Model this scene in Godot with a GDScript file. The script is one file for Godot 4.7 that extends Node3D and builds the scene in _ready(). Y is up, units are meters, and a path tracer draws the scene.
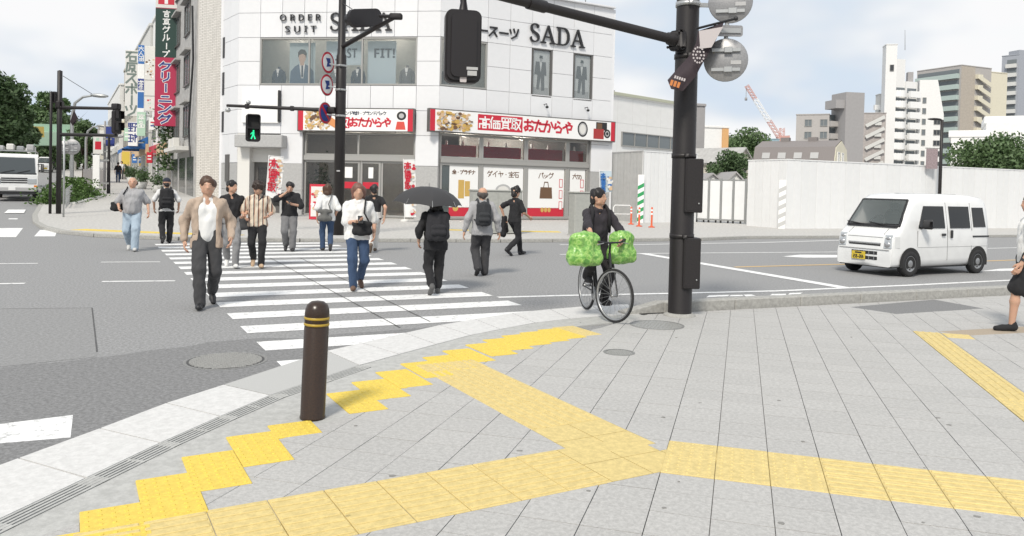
extends Node3D
# A street corner with a zebra crossing, under a bright overcast sky. Units are metres, y is up, the camera looks towards -z.

const FOCAL := 780.0        # focal length in pixels of the 1024 x 536 picture
const MID := Vector2(512.0, 204.0)
const EYE := Vector3(0.0, 1.65, 0.0)
const ROAD_Y := -0.02
var look := Basis(Vector3.RIGHT, deg_to_rad(-1.25)) * Basis(Vector3.BACK, deg_to_rad(1.3))
var rng := RandomNumberGenerator.new()
var taken := {}
var M := {}
var FLAT := 4294967295

# ---------------------------------------------------------------- pixels to places
func ray(px: float, py: float) -> Vector3:
	return look * Vector3((px - MID.x) / FOCAL, -(py - MID.y) / FOCAL, -1.0)
func G(px: float, py: float, h := 0.0) -> Vector3:          # the point of the level plane at height h
	var d := ray(px, py)
	return EYE + d * ((h - EYE.y) / d.y)
func D(px: float, py: float, depth: float) -> Vector3:      # the point at a distance along -z
	var d := ray(px, py)
	return EYE + d * (depth / -d.z)
func pix(w: Vector3) -> Vector2:
	var v := look.inverse() * (w - EYE)
	return Vector2(MID.x + FOCAL * v.x / -v.z, MID.y - FOCAL * v.y / -v.z)
func head(deg: float) -> Vector3:                           # a level direction, degrees to the right of straight ahead
	return Vector3(sin(deg_to_rad(deg)), 0, -cos(deg_to_rad(deg)))
func rise(p: Vector3) -> float:                             # the side street climbs gently
	return 0.03 * maxf(0.0, p.dot(head(-28.0)) - 34.0)
func xz(p: Vector3) -> Vector2: return Vector2(p.x, p.z)
func v3(p: Vector2, y := 0.0) -> Vector3: return Vector3(p.x, y, p.y)
func up(p: Vector3, y: float) -> Vector3: return Vector3(p.x, p.y + y, p.z)
func at_y(p: Vector3, y: float) -> Vector3: return Vector3(p.x, y, p.z)

# ---------------------------------------------------------------- shapes
func start(smooth := false) -> SurfaceTool:
	var st := SurfaceTool.new()
	st.begin(Mesh.PRIMITIVE_TRIANGLES)
	st.set_smooth_group(0 if smooth else FLAT)
	return st
func tri(st: SurfaceTool, a: Vector3, b: Vector3, c: Vector3):
	st.add_vertex(a); st.add_vertex(b); st.add_vertex(c)
func quad(st: SurfaceTool, a: Vector3, b: Vector3, c: Vector3, d: Vector3):
	tri(st, a, b, c); tri(st, a, c, d)
func bx(st: SurfaceTool, xf: Transform3D, size: Vector3, bev := 0.0):   # a box round the origin of xf, its edges chamfered by bev
	var h := size * 0.5
	var b: float = minf(bev, minf(h.x, minf(h.y, h.z)) * 0.98)
	if b <= 0.0:
		var v := []
		for k in 8: v.append(xf * Vector3(h.x if k & 1 else -h.x, h.y if k & 2 else -h.y, h.z if k & 4 else -h.z))
		for f in [[0, 2, 3, 1], [4, 5, 7, 6], [0, 1, 5, 4], [2, 6, 7, 3], [0, 4, 6, 2], [1, 3, 7, 5]]:
			quad(st, v[f[0]], v[f[1]], v[f[2]], v[f[3]])
		return
	# chamfered: three inset vertices per corner
	var c := func(sx: int, sy: int, sz: int, ax: int) -> Vector3:
		var q := Vector3(sx * h.x, sy * h.y, sz * h.z)
		if ax != 0: q.x -= sx * b
		if ax != 1: q.y -= sy * b
		if ax != 2: q.z -= sz * b
		return xf * q
	for s in [-1, 1]:
		quad(st, c.call(s, -1, -1, 0), c.call(s, 1, -1, 0), c.call(s, 1, 1, 0), c.call(s, -1, 1, 0))
		quad(st, c.call(-1, s, -1, 1), c.call(-1, s, 1, 1), c.call(1, s, 1, 1), c.call(1, s, -1, 1))
		quad(st, c.call(-1, -1, s, 2), c.call(1, -1, s, 2), c.call(1, 1, s, 2), c.call(-1, 1, s, 2))
	for s in [-1, 1]:
		for t in [-1, 1]:
			quad(st, c.call(s, t, -1, 0), c.call(s, t, -1, 1), c.call(s, t, 1, 1), c.call(s, t, 1, 0))
			quad(st, c.call(s, -1, t, 0), c.call(s, -1, t, 2), c.call(s, 1, t, 2), c.call(s, 1, t, 0))
			quad(st, c.call(-1, s, t, 1), c.call(-1, s, t, 2), c.call(1, s, t, 2), c.call(1, s, t, 1))
	for sx in [-1, 1]:
		for sy in [-1, 1]:
			for sz in [-1, 1]:
				tri(st, c.call(sx, sy, sz, 0), c.call(sx, sy, sz, 1), c.call(sx, sy, sz, 2))
func box_between(st: SurfaceTool, a: Vector3, b: Vector3, w: float, h: float, upv := Vector3.UP, bev := 0.0):   # a bar from a to b
	var z := (b - a).normalized()
	var x := upv.cross(z)
	if x.length() < 0.001: x = Vector3.RIGHT.cross(z)
	x = x.normalized()
	bx(st, Transform3D(Basis(x, z.cross(x), z), (a + b) * 0.5), Vector3(w, h, a.distance_to(b)), bev)
func tube(st: SurfaceTool, pts: Array, radii: Array, n := 10, caps := true):    # a swept tube; radii one per point
	var rings := []
	var x := Vector3.ZERO
	for i in pts.size():
		var t: Vector3 = ((pts[mini(i + 1, pts.size() - 1)] as Vector3) - (pts[maxi(i - 1, 0)] as Vector3)).normalized()
		if x == Vector3.ZERO: x = (Vector3.UP if absf(t.y) < 0.9 else Vector3.RIGHT).cross(t).normalized()
		x = (x - t * x.dot(t)).normalized()
		var y := t.cross(x)
		var r: float = radii[mini(i, radii.size() - 1)]
		var ring := []
		for k in n: ring.append((pts[i] as Vector3) + (x * cos(TAU * k / n) + y * sin(TAU * k / n)) * r)
		rings.append(ring)
	for i in pts.size() - 1:
		for k in n:
			quad(st, rings[i][k], rings[i][(k + 1) % n], rings[i + 1][(k + 1) % n], rings[i + 1][k])
	if caps:
		st.set_smooth_group(FLAT)
		for k in range(1, n - 1):
			tri(st, rings[0][0], rings[0][k + 1], rings[0][k])
			tri(st, rings[-1][0], rings[-1][k], rings[-1][k + 1])
		st.set_smooth_group(0)
func lathe(st: SurfaceTool, xf: Transform3D, prof: Array, n := 20, sx := 1.0, sz := 1.0):   # prof: [radius, height] pairs turned about y
	for i in prof.size() - 1:
		for k in n:
			var a := TAU * k / n
			var b := TAU * (k + 1) / n
			var p0: Array = prof[i]
			var p1: Array = prof[i + 1]
			var q := [xf * Vector3(cos(a) * p0[0] * sx, p0[1], sin(a) * p0[0] * sz), xf * Vector3(cos(b) * p0[0] * sx, p0[1], sin(b) * p0[0] * sz), xf * Vector3(cos(b) * p1[0] * sx, p1[1], sin(b) * p1[0] * sz), xf * Vector3(cos(a) * p1[0] * sx, p1[1], sin(a) * p1[0] * sz)]
			if p0[0] > 0.0: tri(st, q[0], q[2], q[1])
			if p1[0] > 0.0: tri(st, q[0], q[3], q[2])
func ball(st: SurfaceTool, xf: Transform3D, r: Vector3, n := 12):
	var prof := []
	for i in n / 2 + 1: prof.append([maxf(0.0, sin(PI * i / (n / 2))) if i > 0 and i < n / 2 else 0.0, -cos(PI * i / (n / 2))])
	lathe(st, xf * Transform3D(Basis.from_scale(r), Vector3.ZERO), prof, n)
func prism(st: SurfaceTool, poly: PackedVector2Array, xf: Transform3D, depth: float, both := true):   # poly in the xy plane of xf, from z = 0 to z = depth
	var idx := Geometry2D.triangulate_polygon(poly)
	for k in range(0, idx.size(), 3):
		var a := poly[idx[k]]; var b := poly[idx[k + 1]]; var c := poly[idx[k + 2]]
		tri(st, xf * Vector3(a.x, a.y, depth), xf * Vector3(b.x, b.y, depth), xf * Vector3(c.x, c.y, depth))
		if both: tri(st, xf * Vector3(a.x, a.y, 0), xf * Vector3(c.x, c.y, 0), xf * Vector3(b.x, b.y, 0))
	if depth != 0.0:
		for k in poly.size():
			var a := poly[k]; var b := poly[(k + 1) % poly.size()]
			quad(st, xf * Vector3(a.x, a.y, 0), xf * Vector3(b.x, b.y, 0), xf * Vector3(b.x, b.y, depth), xf * Vector3(a.x, a.y, depth))
var lie := Transform3D(Basis(Vector3.RIGHT, Vector3.BACK, Vector3.DOWN), Vector3.ZERO)      # polygon (x, y) -> ground (x, z); depth runs down
func slab(st: SurfaceTool, poly: PackedVector2Array, top: float, thick: float, bev := 0.0):    # a level slab with an outline in (x, z)
	var xf := Transform3D(lie.basis, Vector3(0, top, 0))
	if bev > 0.0:
		var inner := Geometry2D.offset_polygon(poly, -bev, Geometry2D.JOIN_MITER)
		if inner.size() == 1 and inner[0].size() == poly.size():
			var q: PackedVector2Array = inner[0]
			var best := 0
			for k in q.size():
				if q[k].distance_to(poly[0]) < q[best].distance_to(poly[0]): best = k
			var same := Geometry2D.is_polygon_clockwise(q) == Geometry2D.is_polygon_clockwise(poly)
			var r := PackedVector2Array()
			for k in q.size(): r.append(q[(best + (k if same else -k) + q.size() * 2) % q.size()])
			prism(st, r, xf, 0.0, false)
			for k in r.size():
				var j := (k + 1) % r.size()
				quad(st, v3(r[k], top), v3(r[j], top), v3(poly[j], top - bev), v3(poly[k], top - bev))
				quad(st, v3(poly[k], top - bev), v3(poly[j], top - bev), v3(poly[j], top - thick), v3(poly[k], top - thick))
			return
	prism(st, poly, xf, thick)
func frame(o: Vector3, right: Vector3, upv := Vector3.UP) -> Transform3D:    # a board's axes: x to the right, y up, z out of its face
	var x := right.normalized()
	var z := x.cross(upv).normalized()
	return Transform3D(Basis(x, z.cross(x), z), o)
func P2(a: Array) -> PackedVector2Array:
	var r := PackedVector2Array()
	for k in range(0, a.size(), 2): r.append(Vector2(a[k], a[k + 1]))
	return r
func ring2(cx: float, cy: float, rx: float, ry: float, n := 20) -> PackedVector2Array:
	var r := PackedVector2Array()
	for k in n: r.append(Vector2(cx + rx * cos(TAU * k / n), cy + ry * sin(TAU * k / n)))
	return r
func rect2(x: float, y: float, w: float, h: float) -> PackedVector2Array: return P2([x, y, x + w, y, x + w, y + h, x, y + h])

# ---------------------------------------------------------------- objects
func numbered(called: String) -> String:
	var n: int = taken.get(called, 0)
	taken[called] = n + 1
	return called if n == 0 else "%s_%03d" % [called, n]
func put(node: Node3D, called: String, parent: Node = null) -> Node3D:
	node.name = numbered(called) if parent == null else called
	(self if parent == null else parent).add_child(node, true)
	return node
func obj(called: String, st: SurfaceTool, m: Material, parent: Node = null, xf := Transform3D.IDENTITY) -> MeshInstance3D:
	st.generate_normals()
	return mesh(called, st.commit(), m, parent, xf)
func mesh(called: String, me: Mesh, m: Material, parent: Node = null, xf := Transform3D.IDENTITY) -> MeshInstance3D:
	var o := MeshInstance3D.new()
	o.mesh = me
	o.material_override = m
	o.transform = xf
	put(o, called, parent)
	return o
func tag(o: Node, label: String, category := "", group := "", kind := ""):
	if label: o.set_meta("label", label)
	if category: o.set_meta("category", category)
	if group: o.set_meta("group", group)
	if kind: o.set_meta("kind", kind)
func thing(called: String, xf: Transform3D, label: String, category: String, group := "") -> Node3D:
	var o := Node3D.new()
	o.transform = xf
	put(o, called)
	tag(o, label, category, group)
	return o
func place(p: Vector3, turn := 0.0) -> Transform3D: return Transform3D(Basis(Vector3.UP, turn), p)
func face_to(p: Vector3, fwd: Vector3) -> Transform3D:        # x right, z forwards (towards fwd)
	var z := Vector3(fwd.x, 0, fwd.z).normalized()
	return Transform3D(Basis(Vector3.UP.cross(z), Vector3.UP, z), p)

# ---------------------------------------------------------------- materials (colours are linear base colours)
func lin(r: float, g: float, b: float) -> Color: return Color(r, g, b).linear_to_srgb()
func mat(r: float, g: float, b: float, rough := 0.8, metal := 0.0) -> StandardMaterial3D:
	var m := StandardMaterial3D.new()
	m.albedo_color = lin(r, g, b)
	m.roughness = rough
	m.metallic = metal
	return m
func noise_tex(freq: float, lo: Color, hi: Color, seed_ := 1, size := 512, octaves := 4, edges := [0.25, 0.75], gain := 0.5) -> NoiseTexture2D:
	var n := FastNoiseLite.new()
	n.noise_type = FastNoiseLite.TYPE_SIMPLEX_SMOOTH
	n.fractal_gain = gain
	n.seed = seed_; n.frequency = freq; n.fractal_octaves = octaves
	var t := NoiseTexture2D.new()
	t.width = size; t.height = size; t.seamless = true; t.noise = n
	var g := Gradient.new()
	g.offsets = PackedFloat32Array(edges); g.colors = PackedColorArray([lo, hi])
	t.color_ramp = g
	return t
func mottled(r: float, g: float, b: float, vary: float, metres: float, rough := 0.85, seed_ := 1, freq := 0.02, octaves := 5, gain := 0.5, size := 512) -> StandardMaterial3D:
	# the base colour times a grey noise that spans 1 - vary .. 1 + vary, laid over `metres` of the world
	var m := StandardMaterial3D.new()
	m.albedo_color = Color.WHITE
	m.albedo_texture = noise_tex(freq, lin(r * (1 - vary), g * (1 - vary), b * (1 - vary)), lin(r * (1 + vary), g * (1 + vary), b * (1 + vary)), seed_, size, octaves, [0.25, 0.75], gain)
	m.uv1_triplanar = true; m.uv1_world_triplanar = true
	m.uv1_scale = Vector3.ONE / metres
	m.roughness = rough
	return m

func _ready():
	rng.seed = 20240611
	# ---- camera
	var cam := Camera3D.new()
	cam.name = "camera"
	cam.near = 0.1; cam.far = 4000.0
	cam.projection = Camera3D.PROJECTION_FRUSTUM
	cam.keep_aspect = Camera3D.KEEP_HEIGHT
	cam.size = cam.near * 536.0 / FOCAL
	cam.frustum_offset = Vector2(0.0, -(268.0 - MID.y) * cam.near / FOCAL)
	cam.transform = Transform3D(look, EYE)
	add_child(cam)
	cam.current = true
	# ---- sky and sun
	var env := Environment.new()
	env.background_mode = Environment.BG_SKY
	env.sky = Sky.new()
	env.sky.sky_material = cloudy_sky()
	env.background_energy_multiplier = 1.0
	env.tonemap_mode = Environment.TONE_MAPPER_LINEAR
	env.tonemap_exposure = 1.36
	env.sdfgi_enabled = true; env.ssao_enabled = true; env.ssil_enabled = true
	var we := WorldEnvironment.new()
	we.name = "world_environment"
	we.environment = env
	add_child(we)
	var sun := DirectionalLight3D.new()
	sun.name = "sun"
	sun.light_energy = 0.75
	sun.light_angular_distance = 11.0
	sun.light_color = Color(1.0, 0.97, 0.92)
	sun.shadow_enabled = true
	sun.look_at_from_position(Vector3.ZERO, Vector3(0.25, -0.8, -0.75))
	add_child(sun)
	materials()
	ground()
	buildings()
	street_things()
	vehicles()
	people()

func cloudy_sky() -> PanoramaSkyMaterial:
	var w := 1024
	var h := 512
	var im := Image.create(w, h, false, Image.FORMAT_RGB8)
	var n := FastNoiseLite.new()
	n.seed = 11; n.frequency = 1.0; n.fractal_octaves = 5; n.noise_type = FastNoiseLite.TYPE_SIMPLEX_SMOOTH
	var blue := Color(0.735, 0.78, 0.83)
	var grey := Color(0.775, 0.80, 0.83)
	var white := Color(0.86, 0.862, 0.865)
	for j in h:
		var el := PI * (0.5 - (j + 0.5) / h)
		for i in w:
			var az := TAU * (i + 0.5) / w
			var d := Vector3(cos(el) * sin(az), sin(el), cos(el) * cos(az))
			if d.y < -0.02:
				im.set_pixel(i, j, Color(0.62, 0.62, 0.61)); continue
			var q := d / (absf(d.y) + 0.22)
			var c := n.get_noise_3d(q.x * 0.8, 3.0, q.z * 0.8)
			var e := n.get_noise_3d(q.x * 2.1 + 7.0, 9.0, q.z * 2.1)
			var k := smoothstep(-0.48, 0.42, c + 0.40 * e + 0.05)
			var col := blue.lerp(grey, smoothstep(0.0, 0.45, k)).lerp(white, smoothstep(0.35, 1.0, k))
			im.set_pixel(i, j, col)
	var s := PanoramaSkyMaterial.new()
	s.panorama = ImageTexture.create_from_image(im)
	return s

func materials():
	M.asphalt = mottled(0.265, 0.265, 0.266, 0.30, 3.0, 0.9, 3, 0.06, 5, 0.9, 1024)
	M.asphalt_new = mottled(0.198, 0.198, 0.199, 0.30, 3.0, 0.88, 5, 0.06, 5, 0.9, 1024)
	M.asphalt_patch = mottled(0.25, 0.25, 0.25, 0.24, 3.0, 0.9, 8, 0.06, 5, 0.9, 1024)
	M.seam = mottled(0.09, 0.09, 0.09, 0.2, 1.0, 0.85, 9)
	M.paint = mottled(0.78, 0.78, 0.77, 0.14, 2.6, 0.7, 12, 0.05, 5)
	M.paint.albedo_texture = noise_tex(0.016, lin(0.42, 0.42, 0.42), lin(0.79, 0.79, 0.78), 12, 1024, 8, [0.24, 0.42], 0.8)
	M.paint_yellow = mottled(0.62, 0.42, 0.18, 0.15, 1.0, 0.7, 13, 0.04)
	M.granite = mottled(0.60, 0.595, 0.585, 0.09, 2.0, 0.8, 14, 0.04, 5, 0.85)
	M.granite_grey = mottled(0.44, 0.44, 0.43, 0.14, 0.45, 0.85, 15, 0.12, 3)
	M.concrete = mottled(0.42, 0.42, 0.405, 0.12, 2.4, 0.9, 16, 0.04, 5, 0.85)
	M.kerb = mottled(0.36, 0.355, 0.335, 0.22, 2.0, 0.9, 17, 0.04, 5, 0.85)
	M.grout = mottled(0.13, 0.13, 0.125, 0.2, 1.0, 0.95, 18)
	M.paver = []
	for k in 4:
		var c: float = [0.415, 0.427, 0.404, 0.42][k]
		M.paver.append(mottled(c, c * 0.985, c * 0.955, 0.15, 2.2, 0.85, 20 + k, 0.05, 5, 0.9, 1024))
	M.gum = mat(0.22, 0.215, 0.205, 0.8)
	M.dark_hole = mat(0.02, 0.02, 0.02, 0.9)
	M.tactile = mottled(0.70, 0.52, 0.085, 0.10, 1.4, 0.65, 30, 0.04, 5, 0.85)      # bright yellow blocks by the kerb
	M.tactile_worn = mottled(0.61, 0.485, 0.205, 0.12, 1.6, 0.7, 31, 0.04, 5, 0.85)  # paler, scuffed bars
	M.tactile_gap = mat(0.30, 0.22, 0.09, 0.9)
	M.tan = mottled(0.36, 0.30, 0.23, 0.12, 0.6, 0.85, 33, 0.08, 3)
	M.iron = mottled(0.22, 0.22, 0.215, 0.3, 0.5, 0.55, 34, 0.06, 4)
	M.far_paver = mottled(0.46, 0.45, 0.43, 0.12, 2.0, 0.9, 35, 0.03, 5)

var A_DIR := head(16.4)
var B_DIR := head(106.4)
const UNIT := 0.3075
func ab(a: float, b: float) -> Vector2: return xz(A_DIR * a + B_DIR * b)
func px_poly(pts: Array, h := 0.0) -> PackedVector2Array:
	var r := PackedVector2Array()
	for k in range(0, pts.size(), 2): r.append(xz(G(pts[k], pts[k + 1], h)))
	return r
func line_quad(p: Vector2, q: Vector2, w: float) -> PackedVector2Array:
	var n := (q - p).normalized().orthogonal() * w * 0.5
	return PackedVector2Array([p + n, q + n, q - n, p - n])
func mark(called: String, poly: PackedVector2Array, parent: Node, m: Material, lift := 0.004, label := ""):
	var st := start()
	prism(st, poly, Transform3D(lie.basis, Vector3(0, ROAD_Y + lift, 0)), 0.0, false)
	var o := obj(called, st, m, parent)
	if label: tag(o, label)
	return o

func ground():
	# ---------------- the road: one sheet to the horizon, climbing along the side street
	var st := start(true)
	var xs := [-900.0, -300, -120, -80, -60, -40, -20, -10, 0, 20, 60, 200, 900]
	var zs := [300.0, 40, 0, -10, -20, -30, -40, -50, -70, -100, -140, -200, -400, -1500]
	for i in xs.size() - 1:
		for j in zs.size() - 1:
			var c := []
			for o in [[0, 0], [1, 0], [1, 1], [0, 1]]:
				var p := Vector3(xs[i + o[0]], 0, zs[j + o[1]])
				c.append(Vector3(p.x, ROAD_Y + rise(p), p.z))
			quad(st, c[0], c[1], c[2], c[3])
	var road := obj("road", st, M.asphalt)
	tag(road, "grey asphalt roadway of the wide crossing", "", "", "structure")
	# darker new asphalt along the near kerb, an older patch and sealed cuts
	mark("asphalt_patch", px_poly([-60, 374, 0, 368.5, 28, 364.5, 60, 362.5, 95, 358, 122, 355, 150, 350.5, 186, 347, 208, 342.5, 225, 341, 262, 338, 300, 338.5, 340, 334, 380, 331.5, 436, 326.7, 405, 333.8, 362, 343.8, 327, 351.8, 224, 385.8, 166.5, 404.3, 100, 429.8, 18.75, 459.8, -60, 492], ROAD_Y), road, M.asphalt_new, 0.003, "darker newer asphalt strip along the pale kerb")
	mark("asphalt_patch", px_poly([-80, 311, 0, 309, 92, 308, 97, 357, 0, 367, -80, 376], ROAD_Y), road, M.asphalt_patch, 0.002)
	for s in [[0, 309, 92, 308], [92, 308, 97, 352]]:
		mark("sealed_cut", line_quad(xz(G(s[0], s[1], ROAD_Y)), xz(G(s[2], s[3], ROAD_Y)), 0.014), road, M.seam, 0.0035)
	# ---------------- near pavement: kerb stones
	var outer := [-70, 497, 18.75, 460, 100, 430, 166.5, 404.5, 224, 386, 327, 352, 362, 344, 405, 334, 440, 326, 475, 320, 512, 314, 550, 310, 592, 306.5, 628, 305]
	var inner := [-30, 535, 86, 477.5, 160, 442.5, 220, 416, 270, 395, 359, 365, 399, 354, 436, 344, 470, 335, 500, 329, 535, 322.5, 570, 318.5, 606, 315.5, 640, 314]
	# (the first inner joint belongs to the second outer one; both lists run from the left)
	var oj := []
	var ij := []
	for k in range(0, outer.size(), 2): oj.append(xz(G(outer[k], outer[k + 1], ROAD_Y)))
	for k in range(0, inner.size(), 2): ij.append(xz(G(inner[k], inner[k + 1])))
	oj[0] = oj[1] + (oj[1] - oj[2]) * 2.0
	ij[0] = ij[1] + (ij[1] - ij[2]) * 2.0
	oj.insert(0, oj[0] + (oj[0] - oj[2]) * 3.0)
	ij.insert(0, ij[0] + (ij[0] - ij[2]) * 3.0)
	var walk := Node3D.new()
	put(walk, "pavement")
	tag(walk, "light grey paved corner pavement with yellow tactile strips", "", "", "structure")
	for k in oj.size() - 1:
		st = start()
		var a: Vector2 = oj[k]; var b: Vector2 = oj[k + 1]; var c: Vector2 = ij[k + 1]; var d: Vector2 = ij[k]
		var g := (b - a).normalized() * 0.007
		var top := [v3(a + g, -0.008), v3(b - g, -0.008), v3(c - g, 0.0), v3(d + g, 0.0)]
		quad(st, top[0], top[1], top[2], top[3])
		for e in 4:
			var p: Vector3 = top[e]; var q: Vector3 = top[(e + 1) % 4]
			quad(st, p, q, up(q, -0.12), up(p, -0.12))
		obj("kerb_stone", st, M.granite_grey if k == 5 else M.granite, walk)
	# ---------------- bed under everything on the pavement
	var kerb_dir := head(66.6)
	var k0 := G(648, 313.2)
	var kerb_end := k0 + kerb_dir * 45.0
	var bed := PackedVector2Array()
	for p in ij: bed.append(p)
	bed.append(xz(kerb_end)); bed.append(Vector2(70, 30)); bed.append(Vector2(-30, 30))
	bed.append(Vector2(-12, 6))
	st = start()
	slab(st, bed, -0.022, 0.2)
	obj("bedding", st, M.grout, walk)
	# ---------------- slotted drain and smooth concrete band
	var band_in := []
	for k in ij.size():
		var t: Vector2 = (ij[mini(k + 1, ij.size() - 1)] - ij[maxi(k - 1, 0)]).normalized()
		band_in.append(t.orthogonal())
	var off := func(k: int, w: float) -> Vector2: return ij[k] - band_in[k] * w
	if band_in[3].dot(oj[3] - ij[3]) < 0.0: off = func(k: int, w: float) -> Vector2: return ij[k] + band_in[k] * w
	for k in ij.size() - 1:
		if k < 6:
			st = start()
			var edges := [0.006, 0.022, 0.034, 0.050, 0.062, 0.078, 0.090, 0.106, 0.118, 0.135]
			for r in range(0, edges.size(), 2):
				slab(st, PackedVector2Array([off.call(k, edges[r]), off.call(k + 1, edges[r]), off.call(k + 1, edges[r + 1]), off.call(k, edges[r + 1])]), 0.0, 0.02)
			for f in [[0.0, 0.06], [0.48, 0.52], [0.93, 1.0]]:
				var q := []
				for w in [0.006, 0.135]:
					for t in f: q.append((off.call(k, w) as Vector2).lerp(off.call(k + 1, w), t))
				slab(st, PackedVector2Array([q[0], q[1], q[3], q[2]]), -0.0015, 0.018)
			obj("slotted_drain", st, M.concrete, walk)
			st = start()
			slab(st, PackedVector2Array([off.call(k, 0.139), off.call(k + 1, 0.139), off.call(k + 1, 1.3), off.call(k, 1.3)]), -0.004, 0.016)
			obj("concrete_band", st, M.concrete, walk)
		else:
			st = start()
			var w2: float = 0.9 if k < 10 else 0.45
			slab(st, PackedVector2Array([off.call(k, 0.006), off.call(k + 1, 0.006), off.call(k + 1, w2), off.call(k, w2)]), -0.004, 0.016)
			obj("concrete_band", st, M.concrete, walk)
	# ---------------- tactile blocks
	var d1 := head(60.5)
	var d2 := head(150.5)
	var blocked := []            # outlines that the plain pavers leave free
	var bar_tile := tile_mesh(true)
	var dot_tile := tile_mesh(false)
	var T := 0.296
	var flat_tile := start()
	bx(flat_tile, Transform3D(Basis.IDENTITY, Vector3(0, -0.009, 0)), Vector3(0.289, 0.018, 0.289))
	flat_tile.generate_normals()
	var plain := flat_tile.commit()
	var lay := func(corner: Vector3, ax: Vector3, ay: Vector3, bars: bool, m: Material, y: float, smooth := false):
		var c := corner + (ax + ay) * T * 0.5
		var xf := Transform3D(Basis(ax, Vector3.UP, ay), Vector3(c.x, y, c.z))
		mesh("tactile_block", plain if smooth else (bar_tile if bars else dot_tile), m, walk, xf)
		blocked.append(PackedVector2Array([xz(corner), xz(corner + ax * T), xz(corner + ax * T + ay * T), xz(corner + ay * T)]))
	var zig := [35, 540, 79, 512.5, 135, 481, 181, 457.5, 225.5, 437.5, 326, 394, 351, 382.5, 375, 372.5, 400, 364, 422, 357.5, 442, 351, 465, 345, 482, 340, 501, 336, 519, 333, 537, 330]
	for k in range(0, zig.size(), 2):
		var c := G(zig[k], zig[k + 1])
		for r in 2: lay.call(c + d2 * T * r, d1, d2, false, M.tactile, 0.002 + 0.0006 * ((k / 2) % 3))
	lay.call(G(267, 426), d1, d2, false, M.tactile, 0.0022)
	for r in 2: lay.call(G(552, 327.5) + d2 * T * r, d1, d2, false, M.tactile_worn, 0.001)
	# bars from the crossing to the junction, and from the junction to the kerb on the left
	var s2 := G(473, 360)
	for k in 9:
		for r in 2: lay.call(s2 + d2 * T * k - d1 * T * r, d2, -d1, true, M.tactile_worn, 0.0045 if k < 1 else 0.001, k > 6)
	var s3 := G(556, 450)
	for k in range(-3, 12):
		for r in range(1 if k == -3 else 0, 2): lay.call(s3 - d1 * T * k + d2 * T * r, -d1, d2, true, M.tactile_worn, 0.0012 if k >= 0 else 0.0018 + 0.0003 * k, k < 0)
	# junction and the strip to the right, square with the pavers
	var rows := [4.6, 4.6 + 0.3]
	for k in range(-2, 24):
		for r in rows:
			var c := v3(ab(r, 0.205 + UNIT * k))
			var c2 := c + (A_DIR + B_DIR) * 0.15
			mesh("tactile_block", bar_tile if k > 0 else dot_tile, M.tactile_worn, walk, Transform3D(Basis(B_DIR * 1.045, Vector3.UP, -A_DIR * 1.02), Vector3(c2.x, 0.0015 if k >= 0 else 0.0035, c2.z)))
			blocked.append(PackedVector2Array([xz(c), xz(c + B_DIR * 0.3075), xz(c + B_DIR * 0.3075 + A_DIR * 0.3), xz(c + A_DIR * 0.3)]))
	# a single row of bars running away on the right
	for k in 24:
		lay.call(v3(ab(3.4 + T * k, 2.05)), A_DIR, B_DIR, k != 12, M.tactile_worn, 0.001)
	lay.call(v3(ab(10.2, 2.36)), A_DIR, B_DIR, false, M.tactile_worn, 0.0013)
	# dark cover slab by the kerb and the tan strip behind the walker
	var dark := px_poly([850, 307, 896, 314, 984, 308.5, 934, 299.5])
	blocked.append(dark)
	st = start(); slab(st, dark, 0.0, 0.03, 0.004)
	obj("dark_slab", st, mottled(0.19, 0.19, 0.19, 0.2, 0.8, 0.85, 41, 0.06), walk)
	var tan_poly := px_poly([938, 331.4, 1060, 324.5, 1060, 330.5, 965, 336])
	blocked.append(tan_poly)
	st = start(); slab(st, tan_poly, 0.0, 0.03, 0.003)
	obj("tan_strip", st, M.tan, walk)
	# ---------------- pavers
	var area := px_poly([-40, 580, 40, 536, 120, 508, 190, 476, 262, 446, 336, 420, 402, 386, 470, 362, 540, 341, 600, 328, 648, 314.2])
	area[0] = ab(1.2, -3.6)
	area.append(xz(k0 + kerb_dir * 26.0))
	area.append(ab(0.6, 16.0)); area.append(ab(0.6, -3.6))
	var grid := []
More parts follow.
